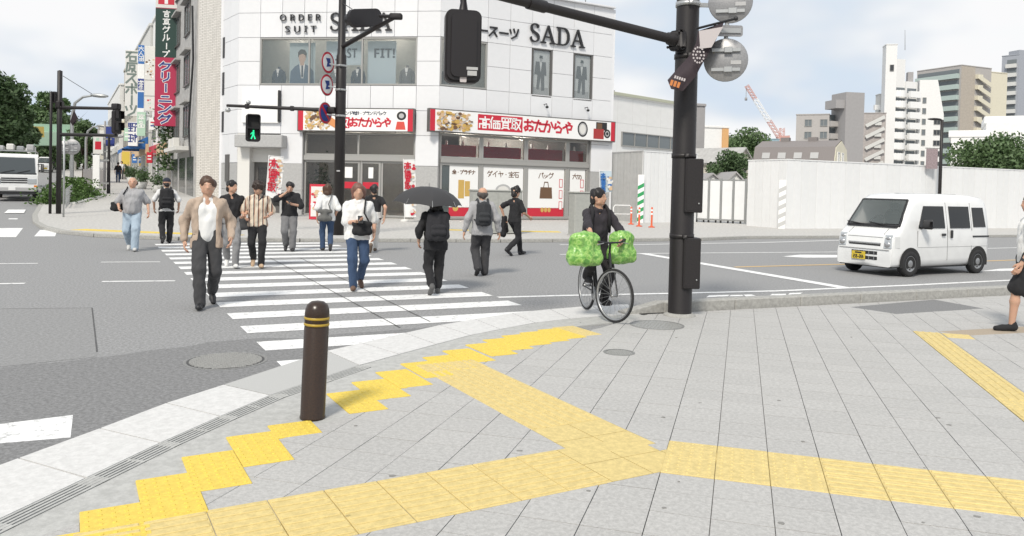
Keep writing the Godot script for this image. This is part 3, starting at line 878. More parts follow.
func shop_building():
	var c0 := D(437.5, 188, 35.0); var c1 := D(236.5, 181, 36.4); var c2 := D(221.0, 181, 38.2); var c3 := D(609.5, 190, 39.6)
	for p in [c0, c1, c2, c3]: pass
	c0.y = 0; c1.y = 0; c2.y = 0; c3.y = 0
	var t := thing("corner_shop", Transform3D.IDENTITY, "white panelled two storey corner shop with tailor windows above red signs", "building")
	var rows := [10.75, 9.43, 8.30, 7.20, 6.10, 4.98, 3.87, 2.5, 1.25, -0.3]
	facade(t, c1, c0, 9, rows, [[1, 8, 2, 4], [3, 8, 5, 9], [0, 2, 6, 9]], 2.5)
	facade(t, c0, c3, 8, rows, [[0, 2, 2, 4], [4, 5, 2, 4], [6, 7, 2, 4], [0, 7, 5, 9]], 2.5)
	facade(t, c2, c1, 2, rows, [], 2.5)
	var L := wall_frame(c1, c0); var R := wall_frame(c0, c3)
	var wl := c1.distance_to(c0); var wr := c0.distance_to(c3)
	var cl := wl / 9.0; var cr := wr / 8.0
	# body behind: flat roof, middle floor, ground floor, rear walls
	var plan := PackedVector2Array([xz(c2), xz(c1), xz(c0), xz(c3), xz(c3 + head(-20) * 9), xz(c2 + head(-12) * 9)])
	var inner: PackedVector2Array = Geometry2D.offset_polygon(plan, -0.23, Geometry2D.JOIN_MITER)[0]
	for y in [[10.1, 0.3, "roof", M.off_white], [5.75, 0.5, "upper_floor", M.interior], [0.13, 0.5, "ground_floor", M.floor_in], [4.2, 0.05, "shop_ceiling", M.interior]]:
		var st := start(); slab(st, inner, y[0], y[1]); obj(y[2], st, y[3], t)
	var st := start()
	for e in [[c3, c3 + head(-20) * 9], [c3 + head(-20) * 9, c2 + head(-12) * 9], [c2 + head(-12) * 9, c2]]:
		var a: Vector3 = e[0]; var b: Vector3 = e[1]
		box_between(st, up(a, 5.2), up(b, 5.2), 0.2, 11.0)
	obj("rear_wall", st, M.panel[1], t)
	st = start()
	for e in [[c2, c1], [c1, c0], [c0, c3]]:
		var a: Vector3 = e[0]; var b: Vector3 = e[1]
		box_between(st, up(a, 10.79), up(b, 10.79), 0.34, 0.08, Vector3.UP, 0.01)
	obj("parapet_coping", st, M.panel[0], t)
	# an inner wall 1.6 m behind the upper windows
	part_box("display_back", t, M.interior, L, 0.3, wl - 0.3, 5.75, 9.0, -1.9, -1.8)
	part_box("display_back", t, M.interior, R, 0.8, wr - 0.3, 5.75, 9.0, -1.7, -1.6)
	part_box("shop_back", t, M.interior, L, 0.3, wl - 1.5, 0.13, 4.15, -5.2, -5.1)
	part_box("shop_back", t, M.off_white, R, 2.5, wr - 0.4, 0.13, 4.15, -3.2, -3.1)
	# upper window of the left face
	var uw := [on_wall(259, 60, c1, c0).x, on_wall(416.5, 60, c1, c0).x]
	var ub := 6.1; var ut := 8.30
	window_unit(t, L, cl, cl * 8, ub + 0.02, ut - 0.02, [on_wall(309, 60, c1, c0).x, on_wall(362, 60, c1, c0).x], M.alu, M.glass)
	window_unit(t, R, 0.02, cr * 2, ub + 0.02, ut - 0.02, [], M.alu, M.glass)
	for c in [4, 6]:
		var win := window_unit(t, R, cr * c + 0.03, cr * (c + 1) - 0.05, ub - 0.1, ut + 0.02, [], M.dark_frame, M.glass)
		part_box("poster", t, mat(0.66, 0.67, 0.67), R, cr * c + 0.1, cr * (c + 1) - 0.12, ub, ut - 0.08, -0.12, -0.11)
		st = start(); figure_print(st, R * Transform3D(Basis.IDENTITY, Vector3(0, 0, -0.108)), cr * (c + 0.48), ub + 0.2, 1.75)
		obj("print", st, M.suit_grey, t)
		var pz2 := R * Transform3D(Basis.IDENTITY, Vector3(0, 0, -0.108))
		for e in [[ring2(cr * (c + 0.49), ub + 1.74, 0.085, 0.12, 12), M.print_grey, 0.004], [P2([cr * (c + 0.49) - 0.1, ub + 1.76, cr * (c + 0.49) + 0.1, ub + 1.76, cr * (c + 0.49) + 0.07, ub + 1.9, cr * (c + 0.49) - 0.08, ub + 1.9]), M.black, 0.006], [P2([cr * (c + 0.48) - 0.07, ub + 1.58, cr * (c + 0.48) + 0.07, ub + 1.58, cr * (c + 0.48), ub + 1.1]), M.white, 0.005], [rect2(cr * c + 0.12, ub + 0.02, cr - 0.3, 0.35), M.print_grey, 0.0015]]:
			st = start(); prism(st, e[0], pz2, e[2], false); obj("print", st, e[1], t)
		# a lamp on a curled bracket under the window
		var s2 := start(true)
		var q := R * Vector3(cr * (c + 0.62), ub - 0.45, 0)
		tube(s2, [q, q + R.basis.z * 0.25 + Vector3(0, 0.02, 0), q + R.basis.z * 0.3 + Vector3(0.0, -0.1, 0)], [0.02, 0.02, 0.02], 6)
		ball(s2, Transform3D(Basis.IDENTITY, q + R.basis.z * 0.3 + Vector3(0, -0.14, 0)), Vector3(0.08, 0.07, 0.08), 8)
		obj("sign_lamp", s2, M.black, t)
	# things in the upper window: portrait poster, dummies, frosted sheet with words
	var spot := func(px: float, py: float, depth: float) -> Vector3:
		var q := on_wall(px, py, c1, c0)
		return Vector3(q.x, q.y, -depth)
	var po: Vector3 = spot.call(286.5, 83.5, 0.25)
	var pw := 1.25
	part_box("portrait_poster", t, mat(0.42, 0.50, 0.52), L, po.x, po.x + pw, 6.16, 8.1, -0.30, -0.29)
	var pf := L * Transform3D(Basis.IDENTITY, Vector3(po.x + 0.62, 6.16, -0.288))
	for e in [[P2([-0.6, 0.0, 0.6, 0.0, 0.56, 0.62, 0.34, 0.86, 0.1, 0.98, -0.1, 0.98, -0.34, 0.86, -0.56, 0.62]), M.suit_blue, 0.002], [P2([-0.14, 0.98, 0.14, 0.98, 0.06, 0.3, -0.04, 0.3]), M.white, 0.004], [P2([-0.035, 0.9, 0.045, 0.9, 0.06, 0.4, 0.0, 0.3, -0.04, 0.4]), M.navy, 0.006], [P2([-0.1, 0.9, 0.1, 0.9, 0.1, 1.1, -0.1, 1.1]), M.skin_print, 0.005], [ring2(0.0, 1.25, 0.17, 0.25, 18), M.skin_print, 0.007], [P2([-0.2, 1.25, -0.13, 1.38, 0.02, 1.43, 0.14, 1.36, 0.19, 1.22, 0.22, 1.45, 0.12, 1.62, -0.08, 1.64, -0.21, 1.5]), M.hair_print, 0.009]]:
		st = start(); prism(st, e[0], pf, e[2], false); obj("print", st, e[1], t)
	bust(t, L * Transform3D(Basis.IDENTITY, Vector3((spot.call(275, 80, 0.7) as Vector3).x, 5.55, -0.42)) * Transform3D(Basis.from_scale(Vector3.ONE * 1.12), Vector3.ZERO), M.navy, M.white)
	bust(t, L * Transform3D(Basis.IDENTITY, Vector3((spot.call(333, 80, 0.7) as Vector3).x, 5.55, -0.42)) * Transform3D(Basis.from_scale(Vector3.ONE * 1.12), Vector3.ZERO), M.suit_grey, M.white)
	bust(t, L * Transform3D(Basis.IDENTITY, Vector3((spot.call(355, 80, 0.7) as Vector3).x, 5.55, -0.42)) * Transform3D(Basis.from_scale(Vector3.ONE * 1.12), Vector3.ZERO), M.navy, M.white)
	bust(t, L * Transform3D(Basis.IDENTITY, Vector3((spot.call(405, 80, 0.7) as Vector3).x, 5.5, -0.35)) * Transform3D(Basis.from_scale(Vector3.ONE * 1.2), Vector3.ZERO), M.suit_grey, M.white)
	bust(t, R * Transform3D(Basis.IDENTITY, Vector3(cr * 0.5, 5.55, -0.42)) * Transform3D(Basis.from_scale(Vector3.ONE * 1.15), Vector3.ZERO), M.suit_grey, M.white)
	var sh: Vector3 = spot.call(362, 60, 0.3)
	part_box("frosted_sheet", t, M.pale_blue, L, sh.x + 0.1, sh.x + 1.45, 6.2, 8.2, -0.5, -0.49)
	part_box("frosted_sheet", t, M.pale_blue, L, sh.x - 1.9, sh.x - 0.1, 7.1, 8.2, -0.5, -0.49)
	var fx: Vector2 = on_wall(381, 51.5, c1, c0)
	latin("lettering", "FIT!", false, true, 0.42, 0.01, L * Transform3D(Basis.IDENTITY, Vector3(fx.x, fx.y, -0.485)), M.navy, t, 0.98)
	var jx: Vector2 = on_wall(343, 51.5, c1, c0)
	latin("lettering", "JUST", false, true, 0.42, 0.01, L * Transform3D(Basis.IDENTITY, Vector3(jx.x, jx.y, -0.485)), M.navy, t, 1.05)
	# ceiling lamps in the display and the shop
	for e in [[L, 2.2, 8.85, -1.0, 0.6], [L, 4.6, 8.85, -1.0, 0.6], [L, 7.0, 8.85, -1.0, 0.6], [R, 1.2, 8.85, -0.9, 0.4], [L, 5.0, 4.0, -2.2, 0.8], [L, 7.2, 4.0, -2.2, 0.8], [R, 2.0, 4.0, -1.6, 2.4], [R, 5.2, 4.0, -1.6, 2.4]]:
		var q: Vector3 = (e[0] as Transform3D) * Vector3(e[1], e[2], e[3])
		var s4 := start(true)
		lathe(s4, place(q), [[0.0, 0.0], [0.12, 0.0], [0.12, 0.08], [0.0, 0.08]], 14)
		var lm := obj("ceiling_lamp", s4, M.lamp_warm, t)
		var ol := OmniLight3D.new()
		ol.light_energy = e[4]; ol.light_color = Color(1.0, 0.97, 0.92); ol.omni_range = 12.0; ol.omni_attenuation = 2.0; ol.light_size = 0.12; ol.shadow_enabled = true
		ol.position = q + Vector3(0, -0.08, 0)
		put(ol, "lamp_light", t)
	# big letters on the wall
	var letter := func(text: String, x0: float, x1: float, ym: float, p0: Vector3, p1: Vector3, h: float, serif: bool, bold: bool):
		var a := on_wall(x0, ym, p0, p1); var b := on_wall(x1, ym, p0, p1)
		latin("lettering", text, serif, bold, h, 0.07, wall_frame(p0, p1) * Transform3D(Basis.IDENTITY, Vector3((a.x + b.x) / 2, (a.y + b.y) / 2, 0.035)), M.black, t, b.x - a.x)
	letter.call("O R D E R", 280.5, 321, 18, c1, c0, 0.29, false, false)
	letter.call("S U I T", 285.5, 316.5, 29.5, c1, c0, 0.29, false, false)
	letter.call("SADA", 330.5, 392, 22.5, c1, c0, 0.80, true, false)
	letter.call("SADA", 529, 584, 36.5, c0, c3, 0.86, true, false)
	st = start()
	var ka := on_wall(446, 20, c0, c3); var kb := on_wall(520, 29.5, c0, c3)
	var kl := (kb.x - ka.x) / 7.0
	write_text(st, "オーダースーツ", R * Transform3D(Basis.IDENTITY, Vector3(ka.x, 9.05, 0.01)), kl * 0.8, 0.075, 0.25, false, 0.05)
	obj("lettering", st, M.black, t)
	# ---- long signs
	long_sign(t, L, on_wall(299.5, 121, c1, c0).x, on_wall(415.5, 121, c1, c0).x, 3.98, 5.06, true)
	long_sign(t, R, on_wall(432, 123, c0, c3).x - 0.25, on_wall(612.5, 134, c0, c3).x, 4.02, 5.06, false)
	# ---- ground floor of the left face
	var gx0 := on_wall(302.5, 170, c1, c0).x; var gx1 := on_wall(414, 170, c1, c0).x
	var tr := on_wall(350, 158, c1, c0).y
	window_unit(t, L, gx0, gx1, tr + 0.1, 3.96, [on_wall(357, 145, c1, c0).x], M.alu, M.glass_dark, -0.3, 0.09)
	part_box("transom", t, M.alu, L, gx0, gx1, tr - 0.12, tr + 0.1, -0.34, -0.08, 0.01)
	var d0 := on_wall(335, 190, c1, c0).x; var d1 := on_wall(358.5, 190, c1, c0).x; var d2 := on_wall(379.5, 190, c1, c0).x
	window_unit(t, L, gx0, d0, 0.14, tr - 0.12, [], M.alu, M.glass_dark, -0.3, 0.09)
	window_unit(t, L, d2, gx1, 0.14, tr - 0.12, [], M.alu, M.glass_dark, -0.3, 0.09)
	for e in [[d0, d1], [d1, d2]]:
		window_unit(t, L, e[0] + 0.01, e[1] - 0.01, 0.15, tr - 0.13, [], M.alu, M.glass_dark, -0.28, 0.1)
		part_box("door_band", t, M.red, L, e[0] + 0.12, e[1] - 0.12, 1.42, 1.72, -0.22, -0.212)
		part_box("door_notice", t, M.white, L, e[0] + 0.38, e[1] - 0.38, 1.9, 2.4, -0.22, -0.212)
	potted_plant(t, L * Transform3D(Basis.IDENTITY, Vector3(on_wall(313, 190, c1, c0).x, 0.13, -1.0)))
	# entrance beside it under a boxed canopy
	var e0 := on_wall(247, 180, c1, c0).x; var e1 := on_wall(285, 180, c1, c0).x
	part_box("canopy", t, M.panel_grey, L, on_wall(240, 141, c1, c0).x, on_wall(287, 141, c1, c0).x, 3.2, 3.78, -0.1, 0.55, 0.03)
	part_box("recess_wall", t, M.off_white, L, 0.02, e0 + 0.1, -0.3, 3.87, -0.6, -0.02)
	part_box("recess_wall", t, M.off_white, L, e1 - 0.05, cl * 3, -0.3, 3.87, -0.6, -0.02)
	part_box("recess_wall", t, M.off_white, L, e0 + 0.1, e1 - 0.05, 2.55, 3.87, -0.6, -0.3)
	part_box("entrance_door", t, M.dark_frame, L, e0 + 0.1, e1 - 0.05, 0.13, 2.55, -0.58, -0.5, 0.01)
	part_box("door_pane", t, M.glass_dark, L, e0 + 0.3, e1 - 0.3, 0.5, 2.3, -0.5, -0.49)
	# blank white sign box and its dark edge
	var b0 := on_wall(238, 110, c1, c0).x; var b1 := on_wall(279.5, 110, c1, c0).x
	part_box("blank_sign", t, M.white, L, b0 + 0.25, b1, 4.35, 5.85, 0.02, 0.14, 0.01)
	part_box("sign_edge", t, M.black, L, b1 + 0.002, b1 + 0.07, 4.4, 5.85, 0.02, 0.2)
	# dark slots on the street side
	var S := wall_frame(c2, c1)
	for y in [[7.6, 8.6], [5.8, 6.9], [4.0, 5.0]]: part_box("slot_window", t, M.black, S, 0.02, 0.3, y[0], y[1], 0.001, 0.02)
	part_box("slot_window", t, M.dark_frame, S, 0.7, 1.25, 1.6, 2.9, 0.001, 0.05)
	# ---- ground floor of the right face
	var mul := [441, 482.5, 527.5, 569, 590]
	var mx := []
	for k in mul.size(): mx.append(on_wall(mul[k], 185, c0, c3).x)
	var trr := on_wall(482, 162, c0, c3).y
	for k in 4:
		window_unit(t, R, mx[k] - 0.05 * (0 if k else 1), mx[k + 1] - 0.002, trr + 0.09, 4.02, [], M.alu, M.glass_dark, -0.3, 0.11)
		part_box("red_strip", t, M.red, R, mx[k] + 0.15, mx[k + 1] - 0.15, trr + 0.22, trr + 0.75, -0.45, -0.44)
		for j in 2:
			var s3 := start(true)
			var q := R * Vector3(lerpf(mx[k], mx[k + 1], 0.3 + 0.4 * j), 3.75, -0.9)
			tube(s3, [q, q + Vector3(0, -0.25, 0)], [0.05, 0.07], 8)
			obj("ceiling_spot", s3, M.white, t)
		window_unit(t, R, mx[k], mx[k + 1] - 0.002, 0.14, trr - 0.09, [], M.alu, M.glass, -0.28, 0.11)
		part_box("transom", t, M.alu, R, mx[k], mx[k + 1], trr - 0.09, trr + 0.09, -0.33, -0.1, 0.008)
	var pb := 0.25; var ptop := trr - 0.2
	var sheets := [[450, 481], [484, 526], [529, 567], [571, 588]]
	for k in 4:
		var x0 := on_wall(sheets[k][0], 190, c0, c3).x + 0.05; var x1 := on_wall(sheets[k][1], 190, c0, c3).x - 0.06
		part_box("poster", t, M.white, R, x0, x1, pb + 0.42, ptop, -0.21, -0.2)
		part_box("red_strip", t, M.red, R, x0, x1, pb, pb + 0.40, -0.21, -0.2)
		var pz := R * Transform3D(Basis.IDENTITY, Vector3(0, 0, -0.199))
		var mid: float = (x0 + x1) / 2
		st = start()
		var word: String = ["金・プラチナ", "ダイヤ・宝石", "バッグ", "大の"][k]
		var sz: float = minf(0.26, (x1 - x0) * 0.8 / word.length() / 1.1)
		write_text(st, word, pz * Transform3D(Basis.IDENTITY, Vector3(mid - word.length() * sz * 0.55, ptop - 0.2, 0)), sz, 0.035, 0.1, false, 0.004)
		obj("print", st, M.brown_print, t)
		st = start()
		if k == 0:
			for e in [rect2(mid - 0.28, ptop - 1.5, 0.3, 0.85), rect2(mid + 0.05, ptop - 1.4, 0.26, 0.7), ring2(mid - 0.4, ptop - 1.95, 0.14, 0.14)]:
				st = start(); prism(st, e, pz, 0.003, false); obj("print", st, M.gold, t)
		elif k == 1:
			prism(st, ring2(mid, ptop - 1.1, 0.42, 0.30), pz, 0.003, false)
			obj("print", st, M.print_grey, t)
			st = start(); prism(st, ring2(mid, ptop - 1.08, 0.3, 0.19), pz, 0.005, false); obj("print", st, M.off_white, t)
		elif k == 2:
			prism(st, P2([mid - 0.36, ptop - 1.45, mid + 0.36, ptop - 1.45, mid + 0.32, ptop - 0.9, mid - 0.32, ptop - 0.9]), pz, 0.003, false)
			prism(st, P2([mid - 0.16, ptop - 0.9, mid - 0.12, ptop - 0.9, mid - 0.08, ptop - 0.68, mid + 0.08, ptop - 0.68, mid + 0.12, ptop - 0.9, mid + 0.16, ptop - 0.9, mid + 0.11, ptop - 0.63, mid - 0.11, ptop - 0.63]), pz, 0.004, false)
			obj("print", st, M.brown_print, t)
			for j in 3:
				st = start()
				prism(st, ring2(mid - 0.2 + 0.2 * j, ptop - 2.0, 0.09, 0.12, 10), pz, 0.003, false)
				obj("print", st, M.gold, t)
		if k >= 2:
			for j in 3:
				st = start()
				prism(st, rect2(x1 - 0.28, ptop - 0.9 - 0.55 * j, 0.2, 0.42), pz, 0.006, false)
				obj("print", st, M.red, t)
				st = start()
				prism(st, rect2(x1 - 0.25, ptop - 0.87 - 0.55 * j, 0.14, 0.36), pz, 0.008, false)
				obj("print", st, M.white, t)
	# roof plant: aerials and a dish
	var rp := c3 + head(-110) * 1.6 + Vector3(0, 10.83, 0)
	st = start(true)
	tube(st, [rp, up(rp, 0.9)], [0.03, 0.03], 6)
	lathe(st, Transform3D(Basis(Vector3.RIGHT, 1.2), up(rp, 0.55)), [[0.0, 0.0], [0.2, 0.03], [0.38, 0.12]], 14)
	obj("dish_aerial", st, M.print_grey, t)

func potted_plant(parent: Node, xf: Transform3D):
	var p := thing("potted_plant", xf, "leafy green plant in a pot behind the shop window", "plant")
	var st := start(true)
	lathe(st, Transform3D.IDENTITY, [[0.0, 0.0], [0.2, 0.0], [0.26, 0.5], [0.22, 0.5], [0.2, 0.45], [0.0, 0.45]], 14)
	obj("pot", st, M.off_white, p)
	st = start(true)
	tube(st, [Vector3(0, 0.4, 0), Vector3(0.05, 1.6, 0)], [0.03, 0.02], 6)
	obj("stem", st, M.brown_print, p)
	st = start()
	for k in 260:
		var c := Vector3(rng.randfn(0, 0.22), 1.45 + rng.randfn(0, 0.45), rng.randfn(0, 0.2))
		leaf(st, c, 0.09)
	obj("foliage", st, M.green_leaf, p)
func leaf(st: SurfaceTool, c: Vector3, r: float):
	var a := Vector3(rng.randfn(), rng.randfn(), rng.randfn()).normalized()
	var b := a.cross(Vector3(rng.randfn(), rng.randfn(), rng.randfn())).normalized()
	a *= r; b *= r * 0.55
	tri(st, c - a, c + b, c + a); tri(st, c - a, c + a, c - b)

func long_sign(t: Node, xf: Transform3D, x0: float, x1: float, y0: float, y1: float, left: bool):
	var s := obj_box("sign_board", t, M.dark_frame, xf, x0, x1, y0, y1, 0.0, 0.25)
	var f := xf * Transform3D(Basis.IDENTITY, Vector3(0, 0, 0.252))
	part_box("sign_face", s, M.white, xf, x0 + 0.05, x1 - 0.05, y0 + 0.05, y1 - 0.05, 0.25, 0.256)
	f = xf * Transform3D(Basis.IDENTITY, Vector3(0, 0, 0.2565))
	var w := x1 - x0; var h := y1 - y0
	var st := start()
	for x in [x0 + 0.05, x1 - 0.29]:
		st = start()
		prism(st, rect2(x, y0 + 0.05, 0.24, h - 0.1), f, 0.003, false)
		obj("sign_edge", st, M.red, s)
	if left:
		food_print(s, f, x0 + 0.4, x0 + 1.5, y0 + 0.12, y1 - 0.12, [M.gold, M.tan_print, M.off_white, M.tan_print, M.gold, M.brown_print], 110)
		st = start()
		prism(st, P2([x0 + 1.2, y0 + 0.5, x0 + 1.9, y0 + 0.12, x0 + 2.1, y0 + 0.35, x0 + 1.4, y0 + 0.8]), f, 0.024, false)
		obj("print", st, mat(0.62, 0.26, 0.10), s)
		st = start()
		prism(st, rect2(x0 + 1.95, y0 + 0.16, 0.55, 0.5), f, 0.004, false)
		write_text(st, "おたからや", f * Transform3D(Basis.IDENTITY, Vector3(x0 + 2.52, y0 + 0.62, 0)), 0.36, 0.075, 0.06, false, 0.006)
		obj("lettering", st, M.red, s)
		st = start()
		write_text(st, "取", f * Transform3D(Basis.IDENTITY, Vector3(x0 + 2.03, y0 + 0.60, 0.005)), 0.38, 0.05, 0.1, false, 0.003)
		obj("lettering", st, M.white, s)
		st = start()
		write_text(st, "ブランド時計・ブランドバック", f * Transform3D(Basis.IDENTITY, Vector3(x0 + 2.0, y1 - 0.16, 0)), 0.15, 0.026, 0.06, false, 0.005)
		obj("lettering", st, M.navy, s)
		st = start(); prism(st, ring2(x1 - 0.58, y1 - 0.34, 0.22, 0.2), f, 0.004, false); obj("print", st, M.black, s)
		st = start(); prism(st, ring2(x1 - 0.58, y1 - 0.34, 0.12, 0.11), f, 0.006, false); obj("print", st, M.print_grey, s)
		st = start(); prism(st, P2([x1 - 0.85, y0 + 0.12, x1 - 0.38, y0 + 0.12, x1 - 0.45, y0 + 0.48, x1 - 0.78, y0 + 0.48]), f, 0.006, false); obj("print", st, mat(0.6, 0.08, 0.06), s)
	else:
		food_print(s, f, x0 + 0.42, x0 + 2.1, y0 + 0.12, y1 - 0.12, [M.gold, M.tan_print, M.off_white, M.tan_print, M.gold, M.brown_print], 150)
		st = start()
		prism(st, rect2(x0 + 2.40, y0 + 0.2, 2.35, 0.72), f, 0.004, false)
		write_text(st, "おたからや", f * Transform3D(Basis.IDENTITY, Vector3(x0 + 4.86, y0 + 0.82, 0)), 0.50, 0.10, 0.08, false, 0.006)
		obj("lettering", st, M.red, s)
		st = start()
		write_text(st, "高価買取", f * Transform3D(Basis.IDENTITY, Vector3(x0 + 2.49, y0 + 0.82, 0.005)), 0.5, 0.065, 0.1, false, 0.003)
		obj("lettering", st, M.white, s)
		st = start()
		for e in [[ring2(x1 - 2.0, y0 + 0.55, 0.30, 0.38), M.black, 0.004], [rect2(x1 - 1.2, y0 + 0.55, 0.66, 0.4), M.black, 0.004], [ring2(x1 - 0.52, y0 + 0.4, 0.2, 0.22), M.black, 0.006], [ring2(x1 - 2.0, y0 + 0.55, 0.23, 0.30), M.print_grey, 0.007], [ring2(x1 - 2.0, y0 + 0.55, 0.17, 0.24), M.off_white, 0.009], [ring2(x1 - 0.52, y0 + 0.4, 0.12, 0.14), M.print_grey, 0.008], [ring2(x1 - 0.52, y0 + 0.4, 0.07, 0.08), M.black, 0.010], [rect2(x1 - 1.14, y0 + 0.6, 0.3, 0.3), M.brown_print, 0.008]]:
			st = start(); prism(st, e[0], f, e[2], false); obj("print", st, e[1], s)
		st = start(); prism(st, rect2(x1 - 1.35, y0 + 0.12, 0.62, 0.5), f, 0.007, false); obj("print", st, mat(0.36, 0.04, 0.04), s)
func obj_box(called: String, parent: Node, m: Material, xf: Transform3D, x0: float, x1: float, y0: float, y1: float, z0: float, z1: float) -> MeshInstance3D:
	return part_box(called, parent, m, xf, x0, x1, y0, y1, z0, z1, 0.008)

func buildings():
	shop_materials()
	building_materials()
	shop_building()
	side_street()
	hoarding()
	skyline()

func building_materials():
	M.brick_white = StandardMaterial3D.new()
	var im := Image.create(256, 256, false, Image.FORMAT_RGB8)
	var nz := FastNoiseLite.new(); nz.seed = 4; nz.frequency = 0.05
	for y in 256:
		for x in 256:
			var row := y / 16
			var bxk := (x + (16 if row % 2 else 0)) / 32
			var joint := y % 16 < 3 or (x + (16 if row % 2 else 0)) % 32 < 3
			var v := 0.70 + 0.05 * sin(row * 12.9 + bxk * 78.2) + 0.05 * nz.get_noise_2d(x, y)
			im.set_pixel(x, y, lin(0.40, 0.38, 0.34) if joint else lin(v, v * 0.96, v * 0.90))
	M.brick_white.albedo_texture = ImageTexture.create_from_image(im)
	M.brick_white.uv1_triplanar = true; M.brick_white.uv1_world_triplanar = true
	M.brick_white.uv1_scale = Vector3.ONE * 0.62
	M.brick_white.roughness = 0.8
	M.plaster_grey = mottled(0.40, 0.395, 0.385, 0.14, 5.0, 0.9, 60, 0.02, 6)
	M.beige_wall = mottled(0.52, 0.49, 0.43, 0.10, 6.0, 0.9, 61, 0.02, 6)
	M.white_wall = mottled(0.75, 0.748, 0.735, 0.025, 6.0, 0.85, 62, 0.02, 6)
	M.pale_wall = mottled(0.60, 0.60, 0.58, 0.025, 8.0, 0.9, 63, 0.02, 6)
	M.warm_grey = mottled(0.42, 0.40, 0.385, 0.025, 8.0, 0.9, 64, 0.02, 6)
	M.dim_grey = mottled(0.34, 0.33, 0.33, 0.025, 8.0, 0.9, 65, 0.02, 6)
	M.cream = mottled(0.66, 0.62, 0.50, 0.025, 8.0, 0.9, 66, 0.02, 6)
	M.blue_grey = mottled(0.34, 0.36, 0.40, 0.025, 10.0, 0.9, 67, 0.02, 6)
	M.roof_brown = mottled(0.22, 0.20, 0.195, 0.15, 1.2, 0.8, 68, 0.05, 4)
	M.hoard = [mottled(0.735, 0.74, 0.74, 0.015, 4.0, 0.55, 69, 0.02), mottled(0.715, 0.72, 0.72, 0.015, 4.0, 0.55, 70, 0.02)]
	M.hoard_grey = mottled(0.42, 0.425, 0.42, 0.05, 4.0, 0.5, 71, 0.02)
	M.steel = mat(0.30, 0.305, 0.30, 0.5, 0.4)
	M.window_dark = mat(0.045, 0.05, 0.055, 0.12)
	M.window_mid = mat(0.16, 0.18, 0.19, 0.15)
	M.blue = mat(0.03, 0.14, 0.40, 0.6)
	M.sign_navy = mat(0.03, 0.05, 0.22, 0.5)
	M.sign_green = mat(0.015, 0.045, 0.035, 0.4)
	M.sign_pink = mat(0.42, 0.025, 0.075, 0.4)
	M.pale_green = mat(0.42, 0.60, 0.47, 0.6)
	M.sign_letter = mat(0.16, 0.20, 0.18, 0.5)
	M.bark = mottled(0.09, 0.07, 0.055, 0.3, 0.5, 0.95, 72, 0.05)
	M.foliage = [leaf_mat(0.075, 0.125, 0.05), leaf_mat(0.10, 0.16, 0.065), leaf_mat(0.065, 0.11, 0.045)]
	M.orange_plastic = mat(0.62, 0.10, 0.03, 0.45)
	M.crane_red = mat(0.58, 0.33, 0.29, 0.6)  # red made paler: the distance haze is put into the colour
func leaf_mat(r: float, g: float, b: float) -> StandardMaterial3D:
	var m := mottled(r, g, b, 0.45, 0.8, 0.6, 75, 0.06, 3)
	m.backlight_enabled = true
	m.backlight = lin(r * 1.2, g * 1.3, b * 0.6)
	return m

func block(called: String, label: String, p0: Vector3, p1: Vector3, deep: float, base: float, top: float, m: Material, category := "building", group := "", side := Vector3.ZERO) -> Node3D:
	# a plain building body; p0 -> p1 is its front, left to right from outside
	var t := thing(called, Transform3D.IDENTITY, label, category, group)
	var xf := wall_frame(p0, p1)
	var back := -xf.basis.z * deep if side == Vector3.ZERO else side * deep
	var st := start()
	slab(st, PackedVector2Array([xz(p0), xz(p1), xz(p1 + back), xz(p0 + back)]), top, top - base)
	obj("wall", st, m, t)
	st = start()
	var q := [p0, p1, p1 + back, p0 + back]
	for k in 4: box_between(st, at_y(q[k], top + 0.1), at_y(q[(k + 1) % 4], top + 0.1), 0.25, 0.25, Vector3.UP, 0.02)
	obj("parapet", st, m, t)
	return t
func win(t: Node, xf: Transform3D, x: float, y: float, w: float, h: float, fr: Material, glass: Material, split := true, proud := 0.05, bar := 0.07):
	var st := start()
	wall_box(st, xf, x - bar, x, y - bar, y + h + bar, -0.02, proud)
	wall_box(st, xf, x + w, x + w + bar, y - bar, y + h + bar, -0.02, proud)
	wall_box(st, xf, x, x + w, y + h, y + h + bar, -0.02, proud)
	wall_box(st, xf, x, x + w, y - bar, y, -0.02, proud + 0.05)
	if split: wall_box(st, xf, x + w * 0.5 - bar * 0.4, x + w * 0.5 + bar * 0.4, y, y + h, -0.02, proud * 0.8)
	var f := obj("window", st, fr, t)
	part_box("pane", f, glass, xf, x, x + w, y, y + h, -0.02, 0.012)
func balcony(t: Node, xf: Transform3D, x0: float, x1: float, y: float, h: float, out: float, m: Material):
	var st := start()
	wall_box(st, xf, x0, x1, y - 0.18, y, 0.0, out)
	wall_box(st, xf, x0, x1, y, y + h, out - 0.1, out)
	wall_box(st, xf, x0, x0 + 0.1, y, y + h, 0.0, out - 0.1)
	wall_box(st, xf, x1 - 0.1, x1, y, y + h, 0.0, out - 0.1)
	obj("balcony", st, m, t)

